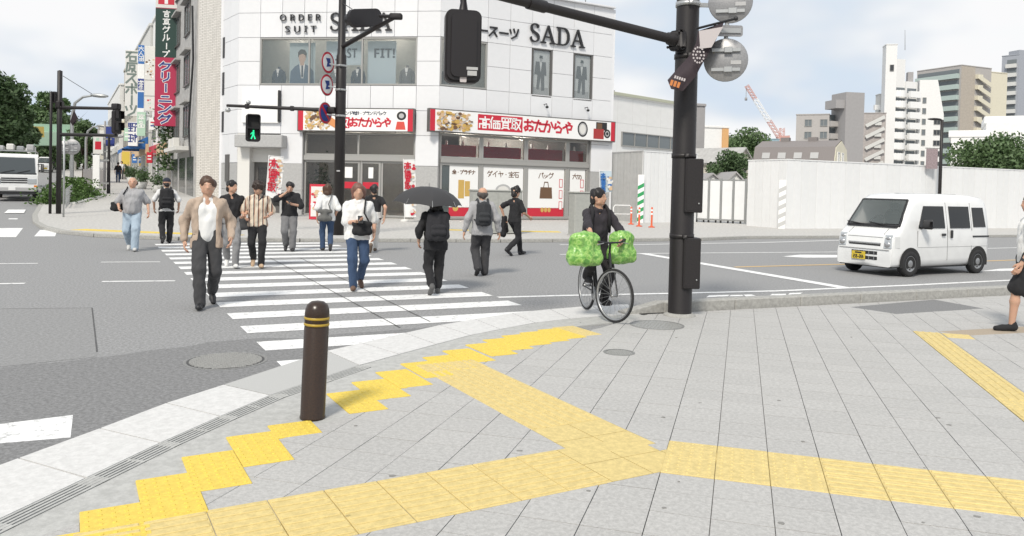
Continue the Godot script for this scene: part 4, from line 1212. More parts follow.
var SDIR := head(-29.8)
var Q0 := Vector3.ZERO
func street_at(t: float, out := 0.0) -> Vector3:      # a point of the shop line of the side street, `out` metres out over the pavement
	var p := Q0 + SDIR * t + head(-118.0) * out
	return Vector3(p.x, rise(p), p.z)
func street_block(called: String, label: String, t0: float, t1: float, top: float, m: Material, out := 0.0) -> Array:
	var far := street_at(t1, out); var near := street_at(t0, out)
	var t := block(called, label, far, near, 11.0, -0.3, top, m, "building", "shops along the side street")
	return [t, wall_frame(far, near), t1 - t0, rise(near)]
func board(called: String, label: String, x0: float, x1: float, y0: float, y1: float, depth: float, m: Material, thick := 0.22) -> Array:
	# an upright sign board square to the street, by its outline in the picture and its distance
	var a := D(x0, (y0 + y1) * 0.5, depth); var b := D(x1, (y0 + y1) * 0.5, depth)
	var hi := D((x0 + x1) * 0.5, y0, depth).y; var lo := D((x0 + x1) * 0.5, y1, depth).y
	var t := thing(called, Transform3D.IDENTITY, label, "sign", "")
	var xf := frame(Vector3(a.x, 0, a.z), head(80.0))
	var w := Vector2(b.x - a.x, b.z - a.z).length()
	part_box("board", t, m, xf, 0, w, lo, hi, -thick, 0.0, 0.02)
	for y in [lerpf(lo, hi, 0.15), lerpf(lo, hi, 0.85)]: part_box("bracket", t, M.steel, xf, w, w + 0.5, y - 0.05, y + 0.05, -0.15, -0.07)
	return [t, xf, w, lo, hi]
func print_box(b: Array, m: Material, fx0: float, fx1: float, fy0: float, fy1: float, called := "print", lift := 0.004):   # fractions of the board, y from the bottom
	var w: float = b[2]; var lo: float = b[3]; var hi: float = b[4]
	part_box(called, b[0], m, b[1], fx0 * w, fx1 * w, lerpf(lo, hi, fy0), lerpf(lo, hi, fy1), 0.0, lift)
func print_text(b: Array, text: String, m: Material, size: float, thick: float, cx: float, fy: float, lift := 0.004, gap := 0.12, squeeze := 1.0):
	var st := start()
	var w: float = b[2]
	write_text(st, text, (b[1] as Transform3D) * Transform3D(Basis.IDENTITY, Vector3(cx * w - size * squeeze * 0.5, lerpf(b[3], b[4], fy), lift)), size, thick, gap, true, 0.004, squeeze)
	obj("lettering", st, m, b[0])

func side_street():
	Q0 = D(197, 190, 47.0)
	# ---- the white brick building next to the shop
	var a := street_block("brick_building", "tall white brick building with a grey plastered street side", 0.0, 13.0, 17.0, M.brick_white)
	var t: Node3D = a[0]; var xf: Transform3D = a[1]; var len_: float = a[2]; var g: float = a[3]
	part_box("plaster_face", t, M.plaster_grey, xf, 0.05, len_ - 0.5, g - 0.1, 16.8, 0.0, 0.06)
	var fz := xf * Transform3D(Basis.IDENTITY, Vector3(0, 0, 0.06))
	for f in 4:
		for k in 2:
			win(t, fz, 2.2 + 5.0 * k, 4.5 + 3.3 * f, 2.4, 1.9, M.dark_frame, M.window_mid, true, 0.08)
			part_box("window_hood", t, M.plaster_grey, fz, 1.9 + 5.0 * k, 4.9 + 5.0 * k, 6.6 + 3.3 * f, 6.72 + 3.3 * f, 0.0, 0.35)
	for k in 3: part_box("shop_opening", t, M.window_dark, fz, 1.0 + 3.9 * k, 4.0 + 3.9 * k, g, g + 2.6, 0.0, 0.01)
	part_box("entrance_canopy", t, M.off_white, fz, 4.0, 10.5, 3.5, 3.75, 0.0, 0.9)
	for k in 2: part_box("air_conditioner", t, M.off_white, fz, 4.6 + 2.0 * k, 5.5 + 2.0 * k, 3.76, 4.4, 0.3, 0.7, 0.03)
	var st := start(true)
	var cb := func(x: float, y: float, z: float) -> Vector3: return xf * Vector3(x, y, z)
	tube(st, [cb.call(len_ - 0.8, 12.2, 0.3), cb.call(len_ - 0.9, 9, 0.2), cb.call(len_ - 1.6, 6.2, 0.25), cb.call(len_ - 2.4, 5.0, 0.2), cb.call(len_ - 2.0, 3.8, 0.2), cb.call(len_ - 1.5, 3.0, 0.2)], [0.06], 6)
	obj("cable", st, M.black, t)
	# ---- further shops
	var spec := [[13.3, 19.0, 9.0, "narrow_shop", "narrow grey shop with creeper over its upper floor", M.plaster_grey, 0.3], [19.3, 29.0, 16.0, "white_shop", "off white shop house behind the tall vertical sign", M.white_wall, 0.0], [29.3, 45.0, 15.8, "awning_shop", "pale shop house with a blue awning", M.pale_wall, 0.2], [45.3, 70.0, 16.2, "office_block", "long cream office block down the side street", M.beige_wall, 0.0], [70.5, 105.0, 14.5, "slab_block", "white slab block further down the side street", M.white_wall, 0.5], [106.0, 150.0, 12.0, "end_block", "pale grey block at the far end of the side street", M.pale_wall, -1.0]]
	for s in spec:
		var b := street_block(s[3], s[4], s[0], s[1], s[2], s[5], s[6])
		var ln: float = b[2]; var gr: float = b[3]
		var n := maxi(1, int(ln / 3.5))
		var y := gr + 4.2
		while y < s[2] - 2.0:
			for k in n: win(b[0], b[1], ln / n * (k + 0.2), y, ln / n * 0.6, 1.5, M.alu, M.window_mid, true, 0.06)
			y += 3.1
		for k in n: part_box("shop_opening", b[0], M.window_dark if k % 2 else M.alu, b[1], ln / n * (k + 0.1), ln / n * (k + 0.9), gr, gr + 2.5, 0.0, 0.02)
		part_box("fascia", b[0], [M.off_white, M.tan_print, M.pale_wall, M.red][int(s[0]) % 4], b[1], 0.2, ln - 0.2, gr + 2.6, gr + 3.5, 0.0, 0.25, 0.02)
		# end wall windows towards the crossing
		var e0: Vector3 = street_at(s[0], s[6]); var e1 := e0 + head(62.0) * 11.0
		var ex := wall_frame(e0, e0 + head(62.0))
		y = gr + 5.0
		while y < s[2] - 2.0:
			win(b[0], ex, 1.0, y, 1.2, 1.2, M.alu, M.window_mid, true, 0.05)
			y += 3.1
	# blue awning
	var aw := thing("blue_awning", Transform3D.IDENTITY, "bright blue awning over a shop in the side street", "awning")
	var w0 := street_at(37.0, 0.2); var w1 := street_at(30.0, 0.2); var ax := wall_frame(w0, w1)
	st = start()
	var ay := rise(w1) + 3.0
	quad(st, ax * Vector3(0, ay + 1.2, 0.05), ax * Vector3(7, ay + 1.2, 0.05), ax * Vector3(7, ay, 2.2), ax * Vector3(0, ay, 2.2))
	quad(st, ax * Vector3(0, ay, 2.2), ax * Vector3(7, ay, 2.2), ax * Vector3(7, ay - 0.35, 2.2), ax * Vector3(0, ay - 0.35, 2.2))
	for x in [0, 7]: tri(st, ax * Vector3(x, ay + 1.2, 0.05), ax * Vector3(x, ay, 0.05), ax * Vector3(x, ay, 2.2))
	obj("canvas", st, M.blue, aw)
	for x in [0.2, 6.8]:
		st = start(true)
		tube(st, [ax * Vector3(x, ay + 0.3, 0.0), ax * Vector3(x, ay, 2.1)], [0.03], 6)
		obj("arm", st, M.steel, aw)
	# creeper
	for c in [[168.5, 140, 57.0, 1.0, 2.2], [176.0, 60, 58.5, 0.5, 5.0]]:
		var cr := start()
		var m := D(c[0], c[1], c[2])
		for k in 700: leaf(cr, m + Vector3(rng.randfn(0, c[3] * 0.5), rng.randf_range(-c[4], c[4]), rng.randfn(0, 0.35)), 0.16)
		var o := obj("creeper", cr, M.foliage[0])
		tag(o, ["dark creeper hanging below the pink and green sign", "dark creeper growing beside the pink and green sign"][0 if c[1] > 100 else 1], "creeper")
	# ---- signs over the pavement
	var b := board("vertical_sign", "tall vertical sign, green above and pink below, with white and blue lettering", 155, 175, -8, 126, 56.0, M.sign_pink)
	print_box(b, M.sign_green, 0.0, 1.0, 0.515, 0.88, "green_face", 0.006)
	print_box(b, M.off_white, 0.0, 1.0, 0.885, 1.0, "white_face", 0.006)
	print_box(b, M.red, 0.12, 0.88, 0.91, 0.985, "emblem", 0.012)
	print_box(b, M.white, 0.42, 0.58, 0.915, 0.98, "emblem", 0.016)
	print_text(b, "吉真グル｜プ", M.white, 0.44, 0.07, 0.52, 0.865, 0.008, 0.30)
	print_text(b, "クリ｜ニング", M.white, 0.58, 0.20, 0.5, 0.478, 0.004, 0.30, 1.35)
	print_text(b, "クリ｜ニング", M.sign_navy, 0.58, 0.115, 0.5, 0.478, 0.009, 0.30, 1.35)
	b = board("blue_lettered_sign", "narrow white vertical sign with blocks of blue lettering", 137.5, 144, 45, 112, 74.0, M.white)
	for e in [[0.72, 1.0, M.blue], [0.32, 0.50, M.sign_navy], [0.06, 0.30, M.blue]]: print_box(b, e[2], 0.05, 0.95, e[0], e[1])
	print_text(b, "大人用", M.white, 0.42, 0.06, 0.5, 0.98, 0.008)
	print_text(b, "学生", M.white, 0.42, 0.06, 0.5, 0.47, 0.008)
	b = board("picture_sign", "white sign box with a faint printed picture, beside the pink and green sign", 144.5, 154.5, 46, 111, 68.0, M.off_white)
	food_print(b[0], (b[1] as Transform3D) * Transform3D(Basis.IDENTITY, Vector3(0, 0, 0.002)), 0.1, b[2] - 0.1, lerpf(b[3], b[4], 0.52), lerpf(b[3], b[4], 0.8), [M.tan_print, M.white, M.brown_print], 26)
	print_box(b, M.alu, 0.0, 1.0, 0.47, 0.485, "seam"); print_box(b, M.alu, 0.0, 1.0, 0.225, 0.24, "seam")
	food_print(b[0], (b[1] as Transform3D) * Transform3D(Basis.IDENTITY, Vector3(0, 0, 0.002)), 0.3, b[2] - 0.3, lerpf(b[3], b[4], 0.03), lerpf(b[3], b[4], 0.18), [M.pale_green, M.red, M.off_white], 10)
	b = board("sports_shop_sign", "big vertical sign with grey green lettering down the side street", 125, 137, 50, 116, 82.0, M.off_white)
	print_text(b, "石原スポ｜ツ", M.sign_letter, 1.02, 0.19, 0.5, 0.985, 0.01, 0.12)
	b = board("baseball_sign", "small white sign with two blue characters", 128, 137, 122, 146, 72.0, M.white)
	print_text(b, "野球", M.sign_navy, 0.72, 0.10, 0.5, 0.95, 0.01, 0.35)
	b = board("green_sign", "pale green and white sign above the awning", 137, 145, 112, 136, 70.0, M.pale_green)
	print_text(b, "薬品", M.white, 0.5, 0.07, 0.5, 0.9, 0.01, 0.3)
	b = board("yellow_sign", "low yellow shop sign in the side street", 121, 130, 150, 166, 88.0, M.tan_print)
	print_box(b, mat(0.6, 0.45, 0.08), 0.1, 0.9, 0.1, 0.9)
	for e in [["shop_sign_red", "small red shop sign low in the side street", 146.5, 152, 152, 163, 66.0, M.red], ["shop_sign_white", "small white shop sign below the picture sign", 149, 156, 118, 130, 66.0, M.white], ["shop_sign_blue", "small blue shop sign above the far pavement", 132, 137, 154, 163, 84.0, M.blue], ["shop_sign_green", "small green shop sign far down the side street", 124, 128.5, 128, 141, 98.0, M.pale_green], ["shop_sign_cream", "cream shop sign beyond the two blue characters", 119, 124, 112, 132, 105.0, M.cream], ["shop_sign_grey", "grey shop sign beside the canopy of the brick building", 160, 166, 150, 160, 60.0, M.print_grey]]:
		b = board("shop_sign", e[1], e[2], e[3], e[4], e[5], e[6], e[7], 0.15)
		print_box(b, M.white if e[7] != M.white else M.sign_navy, 0.2, 0.8, 0.3, 0.42); print_box(b, M.white if e[7] != M.white else M.red, 0.2, 0.8, 0.58, 0.7)
	for k in 7:
		var q := street_at(6.0 + 5.5 * k, 1.6 + 0.5 * (k % 2)); q.y += 0.08
		var tub := thing("planter_tub", place(q), ["leafy shrub in a pale tub outside the brick building", "leafy shrub in a pale tub outside the narrow shop", "leafy shrub in a pale tub by the white shop house", "leafy shrub in a pale tub before the blue awning", "leafy shrub in a pale tub beyond the blue awning", "leafy shrub in a pale tub by the cream office block", "leafy shrub in a pale tub far down the side street"][k], "planter", "planters along the side street")
		st = start(true); lathe(st, Transform3D.IDENTITY, [[0.0, 0.0], [0.26, 0.0], [0.34, 0.5], [0.3, 0.5], [0.28, 0.44], [0.0, 0.44]], 12); obj("tub", st, M.off_white, tub)
		st = start()
		for j in 240: leaf(st, Vector3(rng.randfn(0, 0.2), 0.8 + rng.randfn(0, 0.22), rng.randfn(0, 0.2)), 0.1)
		obj("foliage", st, M.foliage[k % 3], tub)
	for k in 5:
		var q := street_at(9.0 + 12.0 * k, 4.6); q.y += 0.08
		var up_ := thing("street_post", place(q), ["slim dark street post nearest the white brick building", "slim dark street post across from the white shop house", "slim dark street post across from the cream office block", "slim dark street post beyond the cream office block", "slim dark street post near the end of the side street"][k], "post", "posts along the side street")
		st = start(true); lathe(st, Transform3D.IDENTITY, [[0.0, 0.0], [0.09, 0.0], [0.07, 4.6], [0.0, 4.65]], 10); obj("shaft", st, M.dim_grey, up_)
		st = start(); bx(st, place(Vector3(0.35, 3.6, 0)), Vector3(0.6, 1.3, 0.04), 0.01); obj("pennant", st, [M.sign_navy, M.off_white, M.red, M.pale_green, M.off_white][k], up_)

func hoarding_run(t: Node, p: Vector3, q: Vector3, h: float, w: float, mats: Array):
	var xf := wall_frame(p, q)
	var n := maxi(1, roundi(Vector2(q.x - p.x, q.z - p.z).length() / w))
	var pw := Vector2(q.x - p.x, q.z - p.z).length() / n
	for k in n:
		var st := start()
		# a sheet with folded ribs
		var base := rise(p) + 0.07
		wall_box(st, xf, k * pw + 0.004, (k + 1) * pw - 0.004, base, base + h, -0.05, -0.02)
		for r in 2:
			var x := k * pw + pw * (0.25 + 0.5 * r)
			wall_box(st, xf, x - pw * 0.2, x + pw * 0.2, base, base + h, -0.02, -0.009, 0.004)
		obj("sheet", st, mats[(k * 5 + k / 3) % mats.size()], t)
	part_box("top_rail", t, mats[0], xf, 0.0, n * pw, rise(p) + 0.07 + h, rise(p) + 0.12 + h, -0.07, 0.012)

func tape_post(label: String, p: Vector3, h: float, green: bool):      # a striped safety strip on a post
	var t := thing("striped_post", place(p), label, "post")
	var st := start()
	bx(st, Transform3D(Basis(Vector3.UP, -0.4), Vector3(0, h * 0.5, 0)), Vector3(0.3, h, 0.03), 0.004)
	obj("strip", st, M.white, t)
	var c := mat(0.03, 0.30, 0.10, 0.5) if green else mat(0.5, 0.5, 0.49, 0.5)
	var y := 0.05
	while y < h - 0.35:
		st = start()
		prism(st, P2([-0.15, y, 0.15, y + 0.16, 0.15, y + 0.34, -0.15, y + 0.18]), Transform3D(Basis(Vector3.UP, -0.4), Vector3.ZERO) * Transform3D(Basis.IDENTITY, Vector3(0, 0, 0.0155)), 0.003)
		obj("stripe", st, c, t)
		y += 0.38

func hoarding():
	# right of the gateway, running along the main road
	var a := Vector3(12.1, 0, -34.5); var e := a + head(65.5) * 34.0
	var b := D(747, 195, 36.6); b.y = 0
	var t := thing("site_hoarding", Transform3D.IDENTITY, "long white ribbed sheet hoarding behind the parked van", "hoarding", "")
	hoarding_run(t, b, a, 3.05, 0.5, M.hoard)
	hoarding_run(t, a, e, 3.05, 0.9, M.hoard)
	# left of the gateway, beside the shop
	var c := D(611, 190, 39.8); c.y = 0
	var d := D(642.5, 190, 37.4); d.y = 0
	var f := D(697, 192, 39.4); f.y = 0
	t = thing("site_hoarding", Transform3D.IDENTITY, "white sheet hoarding with a grey return beside the corner shop", "hoarding", "")
	hoarding_run(t, c, d, 3.42, 0.5, [M.hoard_grey])
	hoarding_run(t, d, f, 3.42, 0.55, M.hoard)
	# gate of white panels between them
	var g0 := D(697, 192, 39.8); var g1 := D(746, 193, 38.6); g0.y = 0; g1.y = 0
	t = thing("site_gate", Transform3D.IDENTITY, "white panelled folding gate in a grey frame between the hoardings", "gate")
	var xf := wall_frame(g0, g1)
	var w := Vector2(g1.x - g0.x, g1.z - g0.z).length()
	for k in 4:
		part_box("gate_panel", t, M.hoard[0], xf, w * k / 4 + 0.06, w * (k + 1) / 4 - 0.06, 0.28, 2.2, -0.02, 0.02, 0.006)
		part_box("gate_post", t, M.steel, xf, w * k / 4 - 0.04, w * k / 4 + 0.05, 0.12, 2.32, -0.04, 0.04, 0.01)
		var st := start(true)
		for s in [-0.12, 0.12]: lathe(st, xf * Transform3D(Basis(Vector3.FORWARD, PI / 2), Vector3(w * k / 4 + s * 1.5 + 0.2, 0.15, 0.0)), [[0.0, -0.03], [0.07, -0.03], [0.07, 0.03], [0.0, 0.03]], 10)
		obj("castor", st, M.dark_hole, t)
	part_box("gate_post", t, M.steel, xf, w - 0.05, w + 0.05, 0.12, 2.32, -0.04, 0.04, 0.01)
	part_box("top_rail", t, M.steel, xf, -0.05, w + 0.05, 2.2, 2.27, -0.03, 0.03, 0.01)
	part_box("bottom_rail", t, M.steel, xf, -0.05, w + 0.05, 0.2, 0.27, -0.03, 0.03, 0.01)
	tape_post("green and white striped strip at the hoarding corner", D(641, 190, 37.3) * Vector3(1, 0, 1) + Vector3(0, 0.08, 0), 2.3, true)
	tape_post("grey and white striped strip on the white hoarding", D(782.5, 195, 34.3) * Vector3(1, 0, 1) + Vector3(0, 0.08, 0), 2.15, false)

func tree(called: String, label: String, base: Vector3, h: float, crown: Array, leaves: int, leaf_r: float, m: Material, group := ""):
	# crown: [centre offset, radii] clumps; leaf faces are scattered in shells so that clumps shade one another
	var t := thing(called, place(base), label, "tree", group)
	var st := start(true)
	tube(st, [Vector3.ZERO, Vector3(0.05, h * 0.3, 0), Vector3(-0.03, h * 0.62, 0.02)], [h * 0.035, h * 0.026, h * 0.015], 8)
	for c in crown: tube(st, [Vector3(0, h * 0.32, 0), (c[0] as Vector3) * Vector3(0.6, 0.85, 0.6), c[0]], [h * 0.016, h * 0.01, h * 0.004], 6)
	obj("trunk", st, M.bark, t)
	st = start()
	var vol := 0.0
	for c in crown: vol += c[1].x * c[1].y * c[1].z
	for c in crown:
		var n := int(leaves * (c[1].x * c[1].y * c[1].z) / vol)
		for k in n:
			var d := Vector3(rng.randfn(), rng.randfn(), rng.randfn()).normalized()
			var lump := 1.0 + 0.22 * sin(d.x * 7.0 + c[0].x * 3.0) * sin(d.y * 6.0 + c[0].y) * cos(d.z * 6.5)
			var r := pow(rng.randf(), 0.4) * lump
			leaf(st, (c[0] as Vector3) + d * (c[1] as Vector3) * r, leaf_r * rng.randf_range(0.6, 1.3))
	obj("crown", st, m, t)
	return t
func round_crown(h: float, w: float, n: int, low := 0.35) -> Array:
	var r := []
	for k in n:
		var a := TAU * k / n * 2.4 + rng.randf() * 0.6
		var y := lerpf(low, 0.86, (k + 0.5) / n)
		var out := w * 0.5 * sqrt(maxf(0.05, 1.0 - pow((y - 0.55) / 0.5, 2.0))) * rng.randf_range(0.35, 0.68)
		var s := w * rng.randf_range(0.16, 0.26)
		r.append([Vector3(cos(a) * out, h * y, sin(a) * out), Vector3(s, s * 0.8, s)])
	return r

func grid_windows(t: Node, xf: Transform3D, x0: float, x1: float, n: int, y0: float, y1: float, floor_h: float, w: float, h: float, glass: Material):
	var y := y0
	while y < y1:
		for k in n: win(t, xf, lerpf(x0, x1, (k + 0.5) / n) - w * 0.5, y, w, h, M.alu, glass, true, 0.12, 0.1)
		y += floor_h

func skyline():
	# ---- low white building behind the left hoarding
	var p0 := D(600, 190, 50.0); var p1 := D(688, 191, 57.0); p0.y = 0; p1.y = 0
	var t := block("white_annex", "low white building with a long window strip behind the hoarding", p0, p1, 12, 0, 7.75, M.white_wall)
	var xf := wall_frame(p0, p1)
	var x0 := on_wall(621, 139, p0, p1); var x1 := on_wall(681, 145, p0, p1)
	window_unit(t, xf, x0.x, x1.x, x0.y - 0.45, x0.y + 0.5, [lerpf(x0.x, x1.x, 0.2), lerpf(x0.x, x1.x, 0.4), lerpf(x0.x, x1.x, 0.6), lerpf(x0.x, x1.x, 0.8)], M.alu, M.window_mid, -0.02, 0.06)
	for k in 4: part_box("wall_seam", t, M.pale_wall, xf, 1.6 + 1.6 * k, 1.62 + 1.6 * k, 0.1, 7.7, 0.0, 0.004)
	part_box("wall_seam", t, M.pale_wall, xf, 0.1, 8.6, 6.0, 6.03, 0.0, 0.005)
	part_box("roof_edge", t, mat(0.45, 0.46, 0.36), xf, -0.1, Vector2(p1.x - p0.x, p1.z - p0.z).length() + 0.1, 7.76, 7.98, -0.2, 0.15, 0.02)
	part_box("roof_unit", t, M.dim_grey, xf, 2.6, 3.8, 7.98, 8.5, -3.0, -2.0, 0.02)
	# ---- far white building with an orange edge, low roofs behind the gate
	p0 = D(696, 190, 92.0); p1 = D(727, 190, 92.5); p0.y = 0; p1.y = 0
	t = block("white_house", "plain white house with an orange edge behind the trees", p0, p1, 9, 0, 9.2, M.white_wall)
	part_box("orange_edge", t, mat(0.62, 0.36, 0.16), wall_frame(p0, p1), 3.0, 3.75, 2.0, 9.1, 0.0, 0.2)
	p0 = D(690, 190, 78.0); p1 = D(703, 190, 78.5); p0.y = 0; p1.y = 0
	t = block("grey_tower_house", "narrow grey house showing beside the signal pole", p0, p1, 6, 0, 10.2, M.dim_grey)
	for s in [[700, 724, 181, 62.0, 3.0], [724, 746, 180, 60.0, 3.1]]:
		p0 = D(s[0], 190, s[3]); p1 = D(s[1], 190, s[3]); p0.y = 0; p1.y = 0
		gable_house("small_house", ["small grey roofed house behind the site gate, next to the signal pole", "small grey roofed house behind the site gate, next to the old house"][0 if s[0] < 710 else 1], p0, p1, 5.0, 2.2, s[4], M.pale_wall, M.dim_grey, "low houses behind the gate")
	p0 = D(734, 190, 70.0); p1 = D(751, 190, 72.0); p0.y = 0; p1.y = 0
	gable_house("old_house", "weathered old house with a sagging grey roof beyond the gate", p0, p1, 6.0, 4.3, 5.6, M.beige_wall, M.plaster_grey, "")
	# ---- trees behind the gate and at the right
	var tb := D(724, 190, 66.0); tb.y = 0
	tree("broadleaf_tree", "round dark green tree behind the white site gate", tb, 5.2, round_crown(5.2, 4.4, 11, 0.3), 8000, 0.12, M.foliage[0], "trees beyond the site")
	tb = D(742, 190, 125.0); tb.y = 0
	tree("broadleaf_tree", "tall tree rising behind the white house with an orange edge", tb, 12.2, round_crown(12.2, 9.5, 11, 0.45), 7000, 0.26, M.foliage[1], "trees beyond the site")
	tb = D(712, 190, 128.0); tb.y = 0
	tree("broadleaf_tree", "tree top showing over the roof of the white house", tb, 11.6, round_crown(11.6, 8.0, 9, 0.5), 5000, 0.26, M.foliage[1], "trees beyond the site")
	tb = D(992, 198, 56.0); tb.y = 0
	tree("broadleaf_tree", "broad green tree standing behind the long hoarding", tb, 6.5, round_crown(6.5, 6.2, 13, 0.42), 12000, 0.13, M.foliage[1], "trees beyond the site")
	# ---- brown mansard roof with a cream gable
	p0 = D(752, 193, 73.0); p1 = D(833, 194, 69.0); p0.y = 0; p1.y = 0
	t = thing("mansard_house", Transform3D.IDENTITY, "house with a brown mansard roof, small skylights and a cream gable", "building")
	xf = wall_frame(p0, p1)
	var ln := Vector2(p1.x - p0.x, p1.z - p0.z).length()
	var dp := 5.6
	var sec := [[0.3, 3.9], [-0.5, 5.9], [-dp * 0.5, 6.6], [-dp + 0.5, 5.9], [-dp - 0.3, 3.9]]
	var st := start()
	wall_box(st, xf, 0, ln, 0, 3.9, -dp, 0.0)
	obj("wall", st, M.cream, t)
	st = start()
	for k in 4:
		var u: Array = sec[k]; var v: Array = sec[k + 1]
		quad(st, xf * Vector3(0, u[1], u[0]), xf * Vector3(ln, u[1], u[0]), xf * Vector3(ln, v[1], v[0]), xf * Vector3(0, v[1], v[0]))
	obj("roof", st, M.roof_brown, t)
	st = start()
	var gx := xf * Transform3D(Basis(Vector3.BACK, Vector3.UP, Vector3.RIGHT), Vector3(ln - 0.05, 0, 0))
	prism(st, P2([0.2, 3.9, -0.5, 5.8, -dp * 0.5, 6.5, -dp + 0.5, 5.8, -dp - 0.2, 3.9, -dp, 0.0, 0.0, 0.0]), gx, 0.1)
	obj("gable", st, M.cream, t)
	var gf := frame(gx * Vector3(0, 0, 0.1), xf.basis.z * -1.0)
	for k in 2: win(t, gf, 1.1 + 1.7 * k, 4.5, 0.8, 0.9, M.white, M.window_mid, true, 0.05, 0.06)
	for k in 4:
		st = start()
		var sx := ln * (0.16 + 0.2 * k)
		var s0 := xf * Vector3(sx, 4.8, -0.05); var s1 := xf * Vector3(sx, 5.35, -0.27)
		box_between(st, s0, s1, 0.7, 0.12, xf.basis.z)
		obj("skylight", st, M.print_grey, t)
	for k in 2: part_box("chimney", t, M.roof_brown, xf, ln * (0.25 + 0.35 * k), ln * (0.25 + 0.35 * k) + 0.8, 6.3, 6.9, -dp * 0.5 - 0.3, -dp * 0.5 + 0.3)
	# ---- grey apartment block with a stair tower
	p0 = D(794, 194, 190.0); p1 = D(827, 194, 187.0); p0.y = 0; p1.y = 0
	t = block("grey_apartments", "grey apartment block with a taller stair tower", p0, p1, 6, 0, 20.7, M.warm_grey)
	grid_windows(t, wall_frame(p0, p1), 1.0, 8.0, 2, 6.2, 19, 2.95, 1.5, 1.5, M.window_mid)
	var p2 := D(845, 194, 188.6); p2.y = 0
	xf = wall_frame(p1, p2); ln = Vector2(p2.x - p1.x, p2.z - p1.z).length()
	part_box("balcony_wing", t, M.warm_grey, xf, 0, ln, 0, 20.7, -6, -0.8)
	for k in 6:
		part_box("balcony_window", t, M.window_mid, xf, 0.3, ln, 4.3 + 2.95 * k, 6.0 + 2.95 * k, -0.8, -0.75)
		balcony(t, xf, 0.0, ln, 3.3 + 2.95 * k, 1.1, 0.6, M.warm_grey)
	p1 = D(838, 194, 184.0); p2 = D(861.5, 194, 185.0); p1.y = 0; p2.y = 0
	xf = wall_frame(p1, p2); ln = Vector2(p2.x - p1.x, p2.z - p1.z).length()
	part_box("stair_tower", t, M.dim_grey, xf, 1.3, ln, 0, 25.8, -6, 0.0)
	part_box("tower_head", t, M.dim_grey, xf, -1.0, 1.29, 22.0, 24.0, -5, -0.4)
	# ---- reddish stair wing between
	p0 = D(861, 195, 205.0); p1 = D(883.5, 195, 203.6); p0.y = 0; p1.y = 0
	t = block("stair_wing", "pinkish grey flats with zigzag outside stairs", p0, p1, 5, 0, 23.0, mottled(0.40, 0.37, 0.355, 0.1, 8.0, 0.9, 90))
	xf = wall_frame(p0, p1); ln = Vector2(p1.x - p0.x, p1.z - p0.z).length()
	for k in 7:
		var y := 2.0 + 2.95 * k
		st = start()
		box_between(st, xf * Vector3(0.6, y, 0.6), xf * Vector3(ln - 0.4, y + 2.4, 0.6), 0.15, 0.9)
		obj("stair_flight", st, M.pale_wall, t)
		part_box("landing", t, M.pale_wall, xf, ln * 0.5, ln * 0.8, y + 0.2, y + 1.1, 0.0, 0.5)
	# ---- white stepped tower
	p0 = D(881.5, 195, 213.0); p1 = D(892.5, 196, 212.4); p0.y = 0; p1.y = 0
	t = block("white_tower", "tall white apartment tower with rows of curved balconies", p0, p1, 4, 0, 42.6, M.white_wall)
	xf = wall_frame(p0, p1)
	win(t, xf, 1.1, 35.5, 0.9, 1.6, M.alu, M.window_dark, false, 0.1, 0.1)
	p2 = D(916, 196, 214.5); p2.y = 0
	var q1 := p1
	xf = wall_frame(q1, p2); ln = Vector2(p2.x - q1.x, p2.z - q1.z).length()
	part_box("stair_shaft", t, M.white_wall, xf, 0.0, ln * 0.5, 0, 39.0, -3.5, -1.2)
	part_box("wing_wall", t, M.white_wall, xf, ln * 0.5, ln, 0, 33.0, -3.5, -0.8)
	for k in 10:
		var y := 3.0 + 2.85 * k
		# curved front of each stair landing
		st = start(true)
		for j in 6:
			var u := float(j) / 6; var v := float(j + 1) / 6
			var zu := 0.9 * sin(PI * u) - 0.4; var zv := 0.9 * sin(PI * v) - 0.4
			quad(st, xf * Vector3(u * ln * 0.52, y, zu), xf * Vector3(v * ln * 0.52, y - 0.1, zv), xf * Vector3(v * ln * 0.52, y + 1.75, zv), xf * Vector3(u * ln * 0.52, y + 1.65, zu))
		obj("balcony", st, M.white, t)
		part_box("stair_opening", t, M.window_mid, xf, 0.2, ln * 0.5, y + 1.5, y + 2.6, -1.2, -1.15)
		balcony(t, xf, ln * 0.53, ln * 0.98, y, 1.55, 0.9, M.white)
		part_box("balcony_window", t, M.window_mid, xf, ln * 0.56, ln * 0.95, y + 1.2, y + 2.5, -0.8, -0.75)
	var p3 := D(941, 196, 213.0); p3.y = 0
	xf = wall_frame(p2, p3); ln = Vector2(p3.x - p2.x, p3.z - p2.z).length()
	st = start()
	prism(st, P2([0, 0, ln, 0, ln, 24.0, ln * 0.72, 33.5, 0, 33.5]), xf * Transform3D(Basis.IDENTITY, Vector3(0, 0, -4)), 4.0)
	obj("side_wall", st, M.white_wall, t)
	for k in 9:
		win(t, xf, 0.9, 4.0 + 2.9 * k, 0.8, 1.4, M.alu, M.window_mid, false, 0.1, 0.1)
		if k < 7: win(t, xf, ln * 0.62, 4.0 + 2.9 * k, 1.5, 1.3, M.alu, M.window_dark, true, 0.1, 0.1)
	part_box("roof_unit", t, M.dim_grey, xf, -2.6, -1.2, 33.0, 36.0, -4, -2)
	p0 = D(876, 195, 224.0); p1 = D(882, 195, 223.8); p0.y = 0; p1.y = 0
	t = block("rear_flats", "pale flats with balconies showing left of the white tower", p0, p1, 3, 0, 30.5, M.pale_wall)
	for k in 9: balcony(t, wall_frame(p0, p1), -1.5, 1.7, 3.0 + 2.9 * k, 1.2, 1.2, M.white)
	var aer := start(true)
	tube(aer, [D(905, 50, 216), D(905, 30, 216)], [0.1, 0.05], 5)
	tag(obj("roof_aerial", aer, M.steel), "thin aerial on top of the white apartment tower", "aerial")
